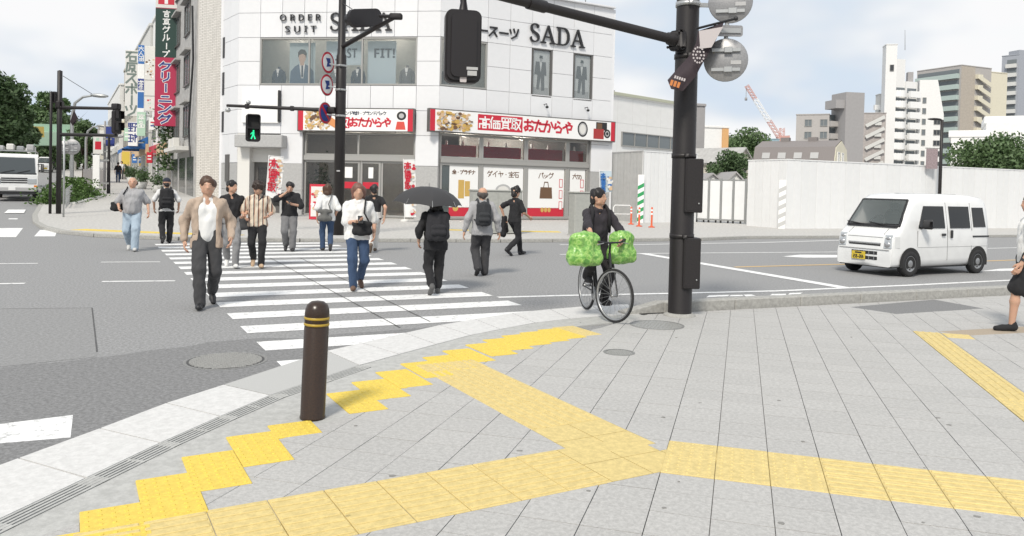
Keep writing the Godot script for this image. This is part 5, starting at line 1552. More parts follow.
	# ---- beige block with balconies and stairs
	p0 = D(913, 196, 236.0); p1 = D(957, 197, 223.0); p0.y = 0; p1.y = 0
	p2 = D(987, 197, 228.0); p2.y = 0
	t = block("beige_apartments", "beige apartment block with pale green glass balconies", p0, p1, p1.distance_to(p2), 0, 39.2, M.warm_grey, "building", "", (p2 - p1).normalized())
	xf = wall_frame(p0, p1); ln = Vector2(p1.x - p0.x, p1.z - p0.z).length()
	var gl := mat(0.42, 0.50, 0.47, 0.3)
	for k in 12:
		var y := 2.2 + 3.05 * k
		part_box("balcony_window", t, M.window_mid, xf, 0.3, ln - 0.6, y + 1.1, y + 2.5, 0.0, 0.05)
		balcony(t, xf, 0.2, ln - 0.5, y, 1.15, 1.1, gl)
	xf = wall_frame(p1, p2); ln = Vector2(p2.x - p1.x, p2.z - p1.z).length()
	part_box("end_wall", t, mottled(0.43, 0.385, 0.33, 0.06, 8.0, 0.9, 91), xf, 0, ln * 0.45, 0, 39.1, -0.3, 0.05)
	for k in 11:
		var y := 3.6 + 3.05 * k
		st = start()
		box_between(st, xf * Vector3(ln * 0.48, y + 2.2, 1.0), xf * Vector3(ln * 0.92, y, 1.0), 0.2, 1.2)
		obj("stair_flight", st, M.cream, t)
		part_box("landing", t, M.cream, xf, ln * 0.46, ln * 0.62, y + 1.7, y + 2.9, 0.0, 1.0)
		part_box("stair_opening", t, M.dim_grey, xf, ln * 0.46, ln * 0.95, y + 0.4, y + 1.5, 0.0, 0.04)
	p0 = p2; p1 = D(1003, 197, 230.0); p1.y = 0
	t = block("cream_flats", "narrow cream flats beside the beige apartments", p0, p1, 9, 0, 38.2, M.cream)
	# ---- blue grey tower at the right edge
	p0 = D(997, 197, 262.0); p1 = D(1014, 197, 258.0); p0.y = 0; p1.y = 0
	t = block("blue_grey_tower", "blue grey apartment tower with stacked balconies", p0, p1, 6, 0, 49.0, M.blue_grey)
	xf = wall_frame(p0, p1)
	for k in 15:
		balcony(t, xf, 1.4, 4.6, 3.0 + 3.0 * k, 1.1, 0.9, M.pale_wall)
		part_box("balcony_window", t, M.window_mid, xf, 1.6, 4.4, 4.2 + 3.0 * k, 5.6 + 3.0 * k, 0.0, 0.05)
	p2 = D(1050, 197, 262.0); p2.y = 0
	part_box("side_wall", t, M.blue_grey, wall_frame(p1, p2), 0.01, 12, 0, 50.6, -4, 0.04)
	# ---- long white works building
	p0 = D(949, 197, 105.0); p1 = D(984, 197, 103.0); p0.y = 0; p1.y = 0
	t = block("white_works", "long low white works building with a stepped roof", p0, p1, 14, 0, 9.7, M.white_wall)
	xf = wall_frame(p0, p1)
	part_box("sloped_roof", t, M.white, xf, -0.3, 4.6, 9.75, 10.6, -10, -0.4)
	for k in 2: win(t, xf, 0.8 + 2.2 * k, 7.6, 1.4, 0.5, M.alu, M.window_dark, true, 0.05, 0.05)
	p2 = D(1080, 198, 98.0); p2.y = 0
	xf = wall_frame(p1, p2); ln = Vector2(p2.x - p1.x, p2.z - p1.z).length()
	part_box("main_hall", t, M.white_wall, xf, 0, ln, 0, 11.6, -14, -0.5)
	part_box("sloped_roof", t, M.white, xf, -0.2, ln, 11.6, 12.5, -12, -1.5)
	part_box("side_hall", t, M.pale_wall, xf, 3.8, ln, 0, 9.4, -1, 2.0)
	win(t, xf * Transform3D(Basis.IDENTITY, Vector3(0, 0, 2.0)), 5.6, 7.6, 2.4, 0.6, M.alu, M.window_dark, true, 0.05, 0.05)
	# ---- crane far away
	t = thing("tower_crane", Transform3D.IDENTITY, "distant red and white crane jib leaning over the roofs", "crane")
	var ca := D(781, 140, 320.0); var cb := D(746.5, 85.5, 320.0)
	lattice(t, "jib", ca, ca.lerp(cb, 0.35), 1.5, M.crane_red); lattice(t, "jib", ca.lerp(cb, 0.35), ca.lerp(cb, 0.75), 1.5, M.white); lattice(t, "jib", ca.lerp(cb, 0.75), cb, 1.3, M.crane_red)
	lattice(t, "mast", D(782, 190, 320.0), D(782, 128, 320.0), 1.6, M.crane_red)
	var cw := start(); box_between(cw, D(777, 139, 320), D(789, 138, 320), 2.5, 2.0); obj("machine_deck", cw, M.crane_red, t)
	st = start(true); tube(st, [cb, D(746, 98, 320)], [0.12], 5); bx(st, Transform3D(Basis.IDENTITY, D(746, 99, 320)), Vector3(0.8, 1.2, 0.8)); obj("hook", st, M.dim_grey, t)
	p0 = D(765, 193, 260.0); p1 = D(778, 193, 260.0); p0.y = 0; p1.y = 0
	block("glass_block", "pale blue glass block far behind the mansard roof", p0, p1, 8, 0, 19.5, mat(0.30, 0.42, 0.48, 0.3))
func lattice(t: Node, called: String, a: Vector3, b: Vector3, w: float, m: Material):
	var st := start()
	var d := (b - a).normalized()
	var x := d.cross(Vector3.BACK).normalized() * w * 0.5
	var y := d.cross(x).normalized() * w * 0.5
	for s in [[1, 1], [1, -1], [-1, 1], [-1, -1]]: box_between(st, a + x * s[0] + y * s[1], b + x * s[0] + y * s[1], 0.22, 0.22)
	var n := int(a.distance_to(b) / w / 1.2) + 1
	for k in n:
		var p := a.lerp(b, float(k) / n); var q := a.lerp(b, float(k + 1) / n)
		box_between(st, p + x + y, q - x + y, 0.16, 0.16); box_between(st, p + x - y, q - x - y, 0.16, 0.16)
	obj(called, st, m, t)
func gable_house(called: String, label: String, p0: Vector3, p1: Vector3, deep: float, eave: float, ridge: float, wall: Material, roof: Material, group: String):
	var t := thing(called, Transform3D.IDENTITY, label, "house", group)
	var xf := wall_frame(p0, p1)
	var w := Vector2(p1.x - p0.x, p1.z - p0.z).length()
	var st := start()
	prism(st, P2([0, 0, w, 0, w, eave, w * 0.5, ridge, 0, eave]), xf * Transform3D(Basis.IDENTITY, Vector3(0, 0, -deep)), deep)
	obj("wall", st, wall, t)
	for s in [0, 1]:
		st = start()
		var e := Vector3(-0.25 if s == 0 else w + 0.25, eave - 0.15, 0.25); var r := Vector3(w * 0.5, ridge + 0.02, 0.25)
		var back := Vector3(0, 0, -deep - 0.5)
		for lift in [0.0, 0.12]:
			quad(st, xf * (e + Vector3(0, lift, 0)), xf * (r + Vector3(0, lift, 0)), xf * (r + back + Vector3(0, lift, 0)), xf * (e + back + Vector3(0, lift, 0)))
		quad(st, xf * e, xf * r, xf * (r + Vector3(0, 0.12, 0)), xf * (e + Vector3(0, 0.12, 0)))
		obj("roof", st, roof, t)
	win(t, xf, w * 0.35, maxf(0.9, eave - 1.6), w * 0.3, 0.9, M.alu, M.window_mid, true, 0.05, 0.05)

func street_materials():
	M.pole = mottled(0.013, 0.0105, 0.011, 0.3, 0.6, 0.5, 100, 0.05)
	M.bollard = mottled(0.030, 0.016, 0.009, 0.3, 0.4, 0.28, 101, 0.05)
	M.signal = mat(0.011, 0.0085, 0.0095, 0.42)
	M.band = mat(0.40, 0.27, 0.03, 0.4)
	M.sign_back = mottled(0.30, 0.30, 0.305, 0.10, 0.6, 0.45, 102, 0.04)
	M.sign_back.metallic = 0.5
	M.galv = mat(0.42, 0.43, 0.43, 0.4, 0.6)
	M.cabinet = mottled(0.36, 0.365, 0.34, 0.06, 2.0, 0.6, 103, 0.03)
	M.flag_dark = mat(0.035, 0.024, 0.030, 0.8)
	M.flag_print = mat(0.50, 0.46, 0.46, 0.8)
	M.flag_orange = mat(0.55, 0.20, 0.06, 0.8)
	M.lamp_green = mat(0.02, 0.30, 0.18, 0.4)
	M.lamp_green.emission_enabled = true
	M.lamp_green.emission = Color(0.1, 0.95, 0.6)
	M.lamp_green.emission_energy_multiplier = 0.9
	M.sign_blue = mat(0.03, 0.06, 0.24, 0.35)

func round_rect(w: float, h: float, r: float, n := 5) -> PackedVector2Array:
	var p := PackedVector2Array()
	for c in [[w * 0.5 - r, h * 0.5 - r, 0.0], [-w * 0.5 + r, h * 0.5 - r, PI * 0.5], [-w * 0.5 + r, -h * 0.5 + r, PI], [w * 0.5 - r, -h * 0.5 + r, PI * 1.5]]:
		for k in n + 1:
			var a: float = c[2] + PI * 0.5 * k / n
			p.append(Vector2(c[0] + r * cos(a), c[1] + r * sin(a)))
	return p
func bar(st: SurfaceTool, a: Vector3, b: Vector3, r: float, n := 10): tube(st, [a, b], [r, r], n)
func collar(t: Node, p: Vector3, r: float, m: Material):
	var st := start(true)
	lathe(st, place(p), [[r - 0.01, -0.03], [r + 0.012, -0.03], [r + 0.012, 0.03], [r - 0.01, 0.03]], 18)
	bx(st, place(p + Vector3(0, 0, r + 0.03)), Vector3(0.06, 0.05, 0.06), 0.005)
	obj("clamp", st, m, t)

func street_things():
	street_materials()
	bollard()
	near_signal_pole()
	far_signal_pole()
	left_corner_poles()
	small_furniture()
	left_greenery()

func bollard():
	var p := G(312.5, 417.5)
	var t := thing("bollard", Transform3D(Basis(Vector3.BACK, deg_to_rad(-1.6)), p), "dark brown steel bollard with two thin yellow bands", "bollard")
	var st := start(true)
	lathe(st, Transform3D.IDENTITY, [[0.0, 0.0], [0.089, 0.0], [0.089, 0.012], [0.085, 0.02], [0.085, 0.64], [0.082, 0.645], [0.085, 0.65], [0.085, 0.735], [0.082, 0.765], [0.070, 0.798], [0.045, 0.818], [0.0, 0.826]], 28)
	obj("post", st, M.bollard, t)
	for y in [0.662, 0.705]:
		st = start(true)
		lathe(st, Transform3D.IDENTITY, [[0.084, y - 0.009], [0.0875, y - 0.007], [0.0875, y + 0.007], [0.084, y + 0.009]], 28)
		obj("band", st, M.band, t)

func ped_signal(called: String, label: String, xf: Transform3D, w: float, h: float, lit: bool) -> Node3D:
	# a two lamp signal head; its lamps face +z of xf, the rear is rounded
	var t := thing(called, xf, label, "signal")
	var st := start()
	prism(st, round_rect(w, h, w * 0.2), Transform3D(Basis.IDENTITY, Vector3(0, 0, -0.02)), 0.12)
	prism(st, round_rect(w * 0.9, h * 0.94, w * 0.2), Transform3D(Basis.IDENTITY, Vector3(0, 0, -0.06)), 0.04)
	prism(st, round_rect(w * 0.7, h * 0.86, w * 0.16), Transform3D(Basis.IDENTITY, Vector3(0, 0, -0.085)), 0.026)
	obj("housing", st, M.signal, t)
	for k in 2:
		var y := h * (0.24 if k == 0 else -0.24)
		st = start(); prism(st, round_rect(w * 0.74, h * 0.4, 0.02), Transform3D(Basis.IDENTITY, Vector3(0, y, 0.1)), 0.006); obj("lens", st, M.dark_hole, t)
		st = start()
		wall_box(st, Transform3D.IDENTITY, -w * 0.42, w * 0.42, y + h * 0.205, y + h * 0.225, 0.1, 0.26)
		for s in [-1, 1]: wall_box(st, Transform3D.IDENTITY, s * w * 0.42 - 0.01, s * w * 0.42 + 0.01, y - h * 0.1, y + h * 0.204, 0.1, 0.24)
		obj("visor", st, M.signal, t)
	if lit:
		st = start()
		var z := Transform3D(Basis.from_scale(Vector3(w, w, 1)), Vector3(0, -h * 0.25, 0.107))
		prism(st, ring2(0.02, 0.27, 0.06, 0.06, 10), z, 0.004)
		for s in [[-0.08, 0.2, 0.08, 0.2, 0.07, -0.03, -0.06, -0.03], [-0.06, -0.03, 0.02, -0.03, -0.1, -0.32, -0.18, -0.28], [0.0, -0.03, 0.07, -0.03, 0.18, -0.28, 0.1, -0.32], [-0.07, 0.19, -0.04, 0.14, -0.16, 0.0, -0.2, 0.04], [0.06, 0.19, 0.08, 0.12, 0.2, 0.02, 0.17, -0.01]]: prism(st, P2(s), z, 0.004)
		obj("walking_man", st, M.lamp_green, t)
	return t

func near_signal_pole():
	var p := G(679.5, 315.5)
	var t := thing("signal_pole", place(p), "thick dark brown signal pole with control boxes at the pavement edge", "pole")
	var top := D(690, -40, -p.z).y
	var st := start(true)
	lathe(st, Transform3D.IDENTITY, [[0.0, 0.0], [0.158, 0.0], [0.155, 0.01], [0.146, top]], 26)
	obj("shaft", st, M.pole, t)
	st = start(true)
	lathe(st, Transform3D.IDENTITY, [[0.21, -0.004], [0.21, 0.015], [0.17, 0.035], [0.155, 0.04]], 20)
	obj("base_collar", st, M.kerb, t)
	# boxes on its right hand side
	var box := func(y0: float, y1: float, w: float, called: String):
		var hi := hgt(681, y0, p) - p.y; var lo := hgt(681, y1, p) - p.y
		var s := start()
		bx(s, place(Vector3(0.10, (hi + lo) * 0.5, 0.07)), Vector3(w, hi - lo, 0.26), 0.012)
		var o := obj(called, s, M.pole, t)
		s = start()
		wall_box(s, place(Vector3(0.10, 0, 0.07)), -w * 0.4, w * 0.4, lo + 0.03, hi - 0.03, 0.128, 0.134, 0.002)
		obj("box_door", s, M.pole, o)
		s = start(true)
		ball(s, place(Vector3(0.10 + w * 0.28, lo + 0.12, 0.21)), Vector3(0.012, 0.012, 0.012), 6)
		obj("lock", s, M.galv, o)
	box.call(159, 212, 0.235, "control_box")
	box.call(237, 287, 0.225, "lower_box")
	for y in [5, 57, 156, 236]: collar(t, Vector3(0, hgt(683, y, p) - p.y, 0), 0.15, M.galv if y == 5 else M.pole)
	# arm towards the crossing
	var a0 := Vector3(p.x, hgt(684, 43, p), p.z)
	var far := D(462, -14, 8.1)
	st = start(true)
	var d := (far - a0).normalized()
	tube(st, [a0 - p + d * 0.12, a0 - p + d * 0.34, a0 - p + d * 0.36, far - p - d * 0.15], [0.085, 0.085, 0.062, 0.052], 14)
	obj("arm", st, M.pole, t)
	st = start(true)
	bx(st, Transform3D(Basis.looking_at(d), a0 - p + d * 0.19), Vector3(0.24, 0.26, 0.14), 0.04)
	for s in [[-0.09, 0.09], [0.09, 0.09], [-0.09, -0.09], [0.09, -0.09]]: ball(st, Transform3D(Basis.looking_at(d), a0 - p + d * 0.27) * Transform3D(Basis.IDENTITY, Vector3(s[0], s[1], 0)), Vector3(0.02, 0.02, 0.02), 6)
	obj("arm_flange", st, M.pole, t)
	st = start(true)
	var j := a0.lerp(far, 0.72) - p
	tube(st, [j - d * 0.12, j + d * 0.12], [0.07, 0.07], 14)
	bx(st, place(j + Vector3(0, 0.08, 0)), Vector3(0.08, 0.06, 0.08), 0.01)
	obj("arm_joint", st, M.pole, t)
	# the signal head hanging from the arm's end, seen from behind
	var hang := D(463, 46.5, 8.3)
	var sg := ped_signal("pedestrian_signal", "back of a dark signal head hanging from the arm", face_to(hang, head(-12)) , 0.385, 0.77, false)
	st = start(true)
	tube(st, [Vector3(0, 0.385, 0.03), Vector3(0, 0.47, 0.03), Vector3(0.02, 0.62, 0.03)], [0.05, 0.035, 0.035], 10)
	obj("hanger", st, M.signal, sg)
	st = start()
	prism(st, round_rect(0.12, 0.03, 0.002), Transform3D(Basis(Vector3.UP, PI), Vector3(-0.09, -0.24, -0.088)), 0.003)
	prism(st, round_rect(0.10, 0.05, 0.002), Transform3D(Basis(Vector3.UP, PI), Vector3(-0.09, -0.29, -0.088)), 0.003)
	obj("sticker", st, M.print_grey, sg)
	st = start(); prism(st, round_rect(0.07, 0.10, 0.01), Transform3D(Basis(Vector3.UP, PI), Vector3(0.0, -0.335, -0.062)), 0.004); obj("sticker", st, M.flag_print, sg)
	# round signs seen from behind on a pipe of their own
	var pipe := thing("sign_pipe", Transform3D.IDENTITY, "thin grey pipe carrying round signs, clamped to the signal pole", "pipe")
	st = start(true)
	bar(st, D(731, -30, 10.0), D(723, 80, 10.0), 0.028, 10)
	obj("pipe", st, M.galv, pipe)
	for y in [5, 58]:
		st = start(); box_between(st, D(699, y, 10.25), D(728, y + 1, 10.02), 0.05, 0.05); obj("bracket", st, M.galv, pipe)
	disc("round_sign", "back of a round grey traffic sign, lower of two on the pipe", D(725.8, 60, 9.96), 0.275, 14)
	disc("round_sign", "back of a round grey traffic sign, upper of two on the pipe", D(730.5, 1.5, 9.96), 0.275, 14)
	var plate := thing("sign_plate", face_to(D(727.5, 31, 9.96), head(180)), "small grey oblong plate between the round signs", "sign")
	st = start(); prism(st, round_rect(0.38, 0.14, 0.03), Transform3D.IDENTITY, 0.02); obj("plate", st, M.sign_back, plate)
	st = start(); prism(st, rect2(-0.16, -0.03, 0.32, 0.06), Transform3D(Basis.IDENTITY, Vector3(0, 0, 0.021)), 0.02); obj("rail", st, M.galv, plate)
	# twisted pennant on a rod
	var fl := thing("pennant", Transform3D.IDENTITY, "dark twisted pennant with a pale round emblem on the signal pole", "flag")
	st = start(true)
	bar(st, D(697, 28.5, 10.1), D(736, 18.5, 9.7), 0.016, 8)
	ball(st, Transform3D(Basis.IDENTITY, D(736, 18.5, 9.7)), Vector3(0.03, 0.03, 0.03), 8)
	obj("rod", st, M.black, fl)
	st = start(true)
	var lf := [[698, 31, 10.05], [696, 43, 10.0], [690, 55, 9.95], [678, 68, 9.9], [667.5, 80, 9.86], [671, 89, 9.84]]
	var rt := [[724, 22.5, 9.85], [716, 40, 9.84], [707, 56, 9.83], [700, 68, 9.80], [696, 76, 9.78], [683, 91, 9.8]]
	var n := 4
	for k in lf.size() - 1:
		for e in n:
			var q := []
			for c in [[k, e], [k, e + 1], [k + 1, e + 1], [k + 1, e]]:
				var u: float = float(c[1]) / n
				var l: Array = lf[c[0]]; var r: Array = rt[c[0]]
				q.append(D(lerpf(l[0], r[0], u), lerpf(l[1], r[1], u), lerpf(l[2], r[2], u) + 0.05 * sin(u * PI * 1.5 + c[0] * 0.8)))
			quad(st, q[0], q[1], q[2], q[3])
	obj("cloth", st, M.flag_dark, fl)
	st = start()
	prism(st, P2([0, 0, 0.30, 0.06, 0.16, -0.20, 0.02, -0.22]), frame(D(699, 31, 9.78), head(90)), 0.004)
	obj("pale_corner", st, M.flag_print, fl)
	var ef := frame(D(698.5, 55, 9.72), head(75))
	st = start()
	for k in 14: prism(st, ring2(0.075 * cos(TAU * k / 14), 0.095 * sin(TAU * k / 14), 0.013, 0.013, 6), ef, 0.004)
	for k in 6: prism(st, ring2(0.035 * cos(TAU * k / 6), 0.045 * sin(TAU * k / 6), 0.014, 0.014, 6), ef, 0.005)
	obj("emblem", st, M.flag_print, fl)
	st = start()
	for k in 3: prism(st, rect2(-0.02 + 0.045 * k, 0, 0.032, 0.07), frame(D(671, 85.5, 9.70), (head(90) + Vector3(0, -0.3, 0))), 0.004)
	obj("lettering", st, M.flag_orange, fl)
	st = start()
	for k in 5: prism(st, rect2(0.03 * k, 0, 0.02, 0.035), frame(D(674, 78, 9.70), (head(90) + Vector3(0, -0.3, 0))), 0.004)
	obj("lettering", st, M.flag_print, fl)

func hgt(px: float, py: float, base: Vector3) -> float:      # the height that a pixel shows above a spot on the ground
	var d := ray(px, py)
	return EYE.y + d.y * (Vector2(base.x, base.z).length() / Vector2(d.x, d.z).length())
func disc(called: String, label: String, c: Vector3, r: float, heading: float, face: Material = null, ring: Material = null) -> Node3D:
	# a round sign; its printed face looks along +z, the rear has two stiffening rails
	var t := thing(called, face_to(c, head(heading)), label, "sign")
	var st := start(true)
	lathe(st, Transform3D(Basis(Vector3.RIGHT, PI / 2), Vector3.ZERO), [[0.0, 0.0], [r * 0.97, 0.0], [r, 0.006], [r, 0.016], [r * 0.97, 0.018], [0.0, 0.018]], 30)
	obj("disc", st, M.sign_back, t)
	for y in [0.45, -0.45]:
		st = start(); bx(st, place(Vector3(0, r * y, -0.018)), Vector3(r * 1.3, 0.045, 0.03), 0.004); obj("rail", st, M.galv, t)
		st = start(); bx(st, place(Vector3(-r * 0.1, r * y, -0.035)), Vector3(0.10, 0.07, 0.04), 0.004); obj("clamp", st, M.galv, t)
	st = start(); bx(st, place(Vector3(-r * 0.45, -0.12 * r, -0.004)), Vector3(0.13, 0.05, 0.006), 0.001); obj("sticker", st, M.print_grey, t)
	if face:
		for e in [[r * 0.96, ring, 0.019], [r * 0.78, face, 0.022]]:
			st = start(); prism(st, ring2(0, 0, e[0], e[0], 28), Transform3D(Basis.IDENTITY, Vector3(0, 0, e[2])), 0.003); obj("face", st, e[1], t)
	return t

func far_signal_pole():
	var p := G(338.3, 235.0, 0.08)
	var z := -p.z
	var t := thing("signal_pole", place(p), "dark signal pole with crossing arms standing before the corner shop", "pole")
	var st := start(true)
	lathe(st, Transform3D.IDENTITY, [[0.0, 0.0], [0.165, 0.0], [0.155, 4.0], [0.15, 5.4], [0.115, 5.45], [0.105, 8.0]], 20)
	obj("shaft", st, M.pole, t)
	for y in [66, 90, 116]: collar(t, Vector3(0, hgt(340, y, p) - p.y, 0), 0.155, M.galv)
	st = start()
	bx(st, place(Vector3(0.0, hgt(339, 171, p) - p.y, 0.16)), Vector3(0.10, 0.04, 0.012), 0.002); obj("number_plate", st, M.print_grey, t)
	var l0 := Vector3(p.x, hgt(336, 110.5, p), p.z); var l1 := D(227, 105.5, z + 0.6)
	st = start(true); tube(st, [l0 - p, (l0 - p).lerp(l1 - p, 0.6), l1 - p], [0.06, 0.055, 0.045], 10); obj("arm", st, M.pole, t)
	st = start(true)
	bx(st, place(l0 - p + Vector3(-0.25, 0, 0.05)), Vector3(0.25, 0.2, 0.2), 0.03)
	for k in [0.42, 0.82]: bx(st, place((l0 - p).lerp(l1 - p, k)), Vector3(0.12, 0.15, 0.12), 0.02)
	obj("arm_clamp", st, M.pole, t)
	st = start(true)
	ball(st, Transform3D(Basis.IDENTITY, D(248.5, 102.5, z + 0.5) - p), Vector3(0.08, 0.07, 0.08), 8); ball(st, Transform3D(Basis.IDENTITY, D(228, 110, z + 0.6) - p), Vector3(0.09, 0.08, 0.09), 8)
	obj("sensor", st, M.galv, t)
	ped_signal("pedestrian_signal", "pedestrian signal showing a lit green walking man", face_to(D(253, 128, z + 0.35), head(157)), 0.43, 0.84, true)
	var r0 := Vector3(p.x, hgt(341, 47, p), p.z); var r1 := D(396, 16.5, z - 2.0)
	st = start(true); tube(st, [r0 - p, r1 - p], [0.075, 0.06], 10); obj("arm", st, M.pole, t)
	st = start(true)
	bx(st, Transform3D(Basis.IDENTITY, r1 - p), Vector3(0.35, 0.16, 0.2), 0.03)
	tube(st, [D(380, 16, z - 1.6) - p, D(397, 16.5, z - 2.0) - p], [0.05, 0.05], 8)
	obj("arm_head", st, M.pole, t)
	# vehicle signal on that arm, three lamps side by side, seen from behind at a slant
	var vs := thing("vehicle_signal", Transform3D(Basis(Vector3.UP, deg_to_rad(52)) * Basis(Vector3.BACK, deg_to_rad(12)), D(365, 18, z - 1.4)), "dark three lamp vehicle signal seen from behind on a slanted arm", "signal")
	st = start()
	prism(st, round_rect(1.2, 0.50, 0.2, 6), Transform3D(Basis.IDENTITY, Vector3(0, 0, -0.06)), 0.12)
	obj("housing", st, M.signal, vs)
	for k in 3:
		st = start(true)
		lathe(st, Transform3D(Basis(Vector3.RIGHT, -PI / 2), Vector3(-0.38 + 0.38 * k, 0, -0.06)), [[0.16, 0.0], [0.16, 0.2], [0.15, 0.2], [0.15, 0.0]], 16)
		obj("hood", st, M.signal, vs)
	st = start(true)
	bar(st, D(341, 2, z) - Vector3.ZERO, D(352, 9, z - 1.2), 0.012, 6)
	obj("stay_wire", st, M.pole, t, Transform3D(Basis.IDENTITY, -p))
	# three round signs
	var n := 0
	for s in [[327.5, 62.5, M.white, M.red, "round white traffic sign with a red ring, topmost of three on the dark pole"], [326.5, 85, M.white, M.red, "round white traffic sign with a red ring, middle of three on the dark pole"], [325, 113, M.sign_blue, M.red, "round blue no parking sign, lowest of three on the dark pole"]]:
		var q := disc("traffic_sign", s[4], D(s[0], s[1], z - 0.15), 0.325, 112, s[2], s[3])
		st = start()
		if n == 2: prism(st, P2([-0.21, 0.15, -0.15, 0.21, 0.21, -0.15, 0.15, -0.21]), Transform3D(Basis.IDENTITY, Vector3(0, 0, 0.026)), 0.002)
		else: prism(st, P2([-0.12, 0.12, 0.1, 0.14, 0.14, -0.1, -0.08, -0.14, -0.04, 0.0]), Transform3D(Basis.IDENTITY, Vector3(0, 0, 0.026)), 0.002)
		obj("symbol", st, M.red if n == 2 else M.sign_blue, q)
		st = start(); box_between(st, D(s[0], s[1] + 1, z - 0.1), D(339, s[1] + 3, z), 0.04, 0.04)
		obj("sign_bracket", st, M.galv, t, Transform3D(Basis.IDENTITY, -p))
		n += 1

func curved_lamp(label: String, base: Vector3, pts: Array, depth: float, m: Material):
	var t := thing("street_lamp", Transform3D.IDENTITY, label, "lamp")
	var st := start(true)
	var line := [base]
	for p in pts: line.append(D(p[0], p[1], depth))
	var rad := []
	for k in line.size(): rad.append(lerpf(0.11, 0.045, float(k) / line.size()))
	tube(st, line, rad, 8)
	obj("column", st, m, t)
	st = start(true)
	var e: Vector3 = line[-1]
	ball(st, Transform3D(Basis(Vector3.BACK, -0.06), e + Vector3(0.35, 0.0, 0)), Vector3(0.55, 0.12, 0.18), 10)
	obj("lantern", st, M.galv, t)

func left_corner_poles():
	var p := G(58.5, 215.5, 0.08)
	var z := -p.z
	var t := thing("signal_pole", place(p), "dark signal pole with two level arms at the far left corner", "pole")
	var st := start(true)
	lathe(st, Transform3D.IDENTITY, [[0.0, 0.0], [0.1, 0.0], [0.095, hgt(60, 71, p) - p.y], [0.0, hgt(60, 70, p) - p.y]], 14)
	obj("shaft", st, M.pole, t)
	for e in [[107.5, 110, 114], [134.5, 138, 117]]:
		st = start(true); tube(st, [Vector3(0, hgt(60, e[0], p) - p.y, 0), D(e[2], e[0] + 1.0, z - 0.5) - p], [0.07, 0.06], 8); obj("arm", st, M.pole, t)
	st = start(true); bx(st, place(Vector3(0.0, hgt(60, 105, p) - p.y, 0.0)), Vector3(0.28, 0.35, 0.28), 0.06); obj("arm_clamp", st, M.pole, t)
	st = start(); bx(st, place(Vector3(-0.2, hgt(55, 97, p) - p.y, 0.0)), Vector3(0.16, 0.45, 0.18), 0.03); obj("detector", st, M.signal, t)
	st = start(true); bar(st, D(63, 76, z) - p, D(92, 94, z - 0.3) - p, 0.012, 5); obj("stay_wire", st, M.pole, t)
	var vs := ped_signal("vehicle_signal", "dark hooded signal head on the left corner pole arm", face_to(D(116, 122, z - 0.5), head(100)), 0.42, 0.95, false)
	st = start(true); bx(st, place(Vector3(0.0, 0.60, 0)), Vector3(0.22, 0.26, 0.34), 0.04); obj("camera", st, M.signal, vs)
	var q := G(50, 215.5, 0.08)
	t = thing("sign_pole", place(q), "thin dark pole beside the left corner signal pole", "pole")
	st = start(true); lathe(st, Transform3D.IDENTITY, [[0.0, 0.0], [0.055, 0.0], [0.05, hgt(51, 92, q) - q.y], [0.0, hgt(51, 91, q) - q.y]], 10); obj("shaft", st, M.pole, t)
	q = G(63.5, 217.5, 0.08)
	t = thing("sign_pole", place(q), "grey pipe carrying a round sign near the corner hedge", "pole")
	st = start(true); lathe(st, Transform3D.IDENTITY, [[0.0, 0.0], [0.035, 0.0], [0.035, hgt(64, 137, q) - q.y], [0.0, hgt(64, 136.5, q) - q.y]], 10); obj("shaft", st, M.galv, t)
	disc("round_sign", "back of a grey round sign over the corner hedge", D(63.5, 147.5, 32.3), 0.28, -10)
	disc("round_sign", "back of a larger grey round sign behind the corner hedge", D(72, 147, 36), 0.36, -10)
	curved_lamp("tall grey street lamp with a curved arm behind the left corner pole", at_y(D(72, 190, 44), 0.3), [[72, 118], [75, 103], [83, 97], [93, 95.5]], 44, M.galv)
	curved_lamp("grey street lamp with a curved arm over the side street pavement", at_y(D(86, 190, 62), 0.6), [[86, 140], [88, 131], [93, 127], [100, 126]], 62, M.galv)
	curved_lamp("dark street pole on the side street pavement", at_y(D(108.5, 190, 48), 0.5), [[108.7, 165], [109, 150], [109, 138], [109, 136]], 48, M.pole)
	var fl := thing("pennant", Transform3D.IDENTITY, "dark torn pennant on the far street lamp", "flag")
	st = start(true)
	for e in [[[73, 125], [88, 111], [77, 122], [73.5, 118]], [[70, 122], [74, 110], [78, 118], [73, 126]]]: quad(st, D(e[0][0], e[0][1], 43.8), D(e[1][0], e[1][1], 43.6), D(e[2][0], e[2][1], 43.7), D(e[3][0], e[3][1], 43.9))
	obj("cloth", st, M.flag_dark, fl)

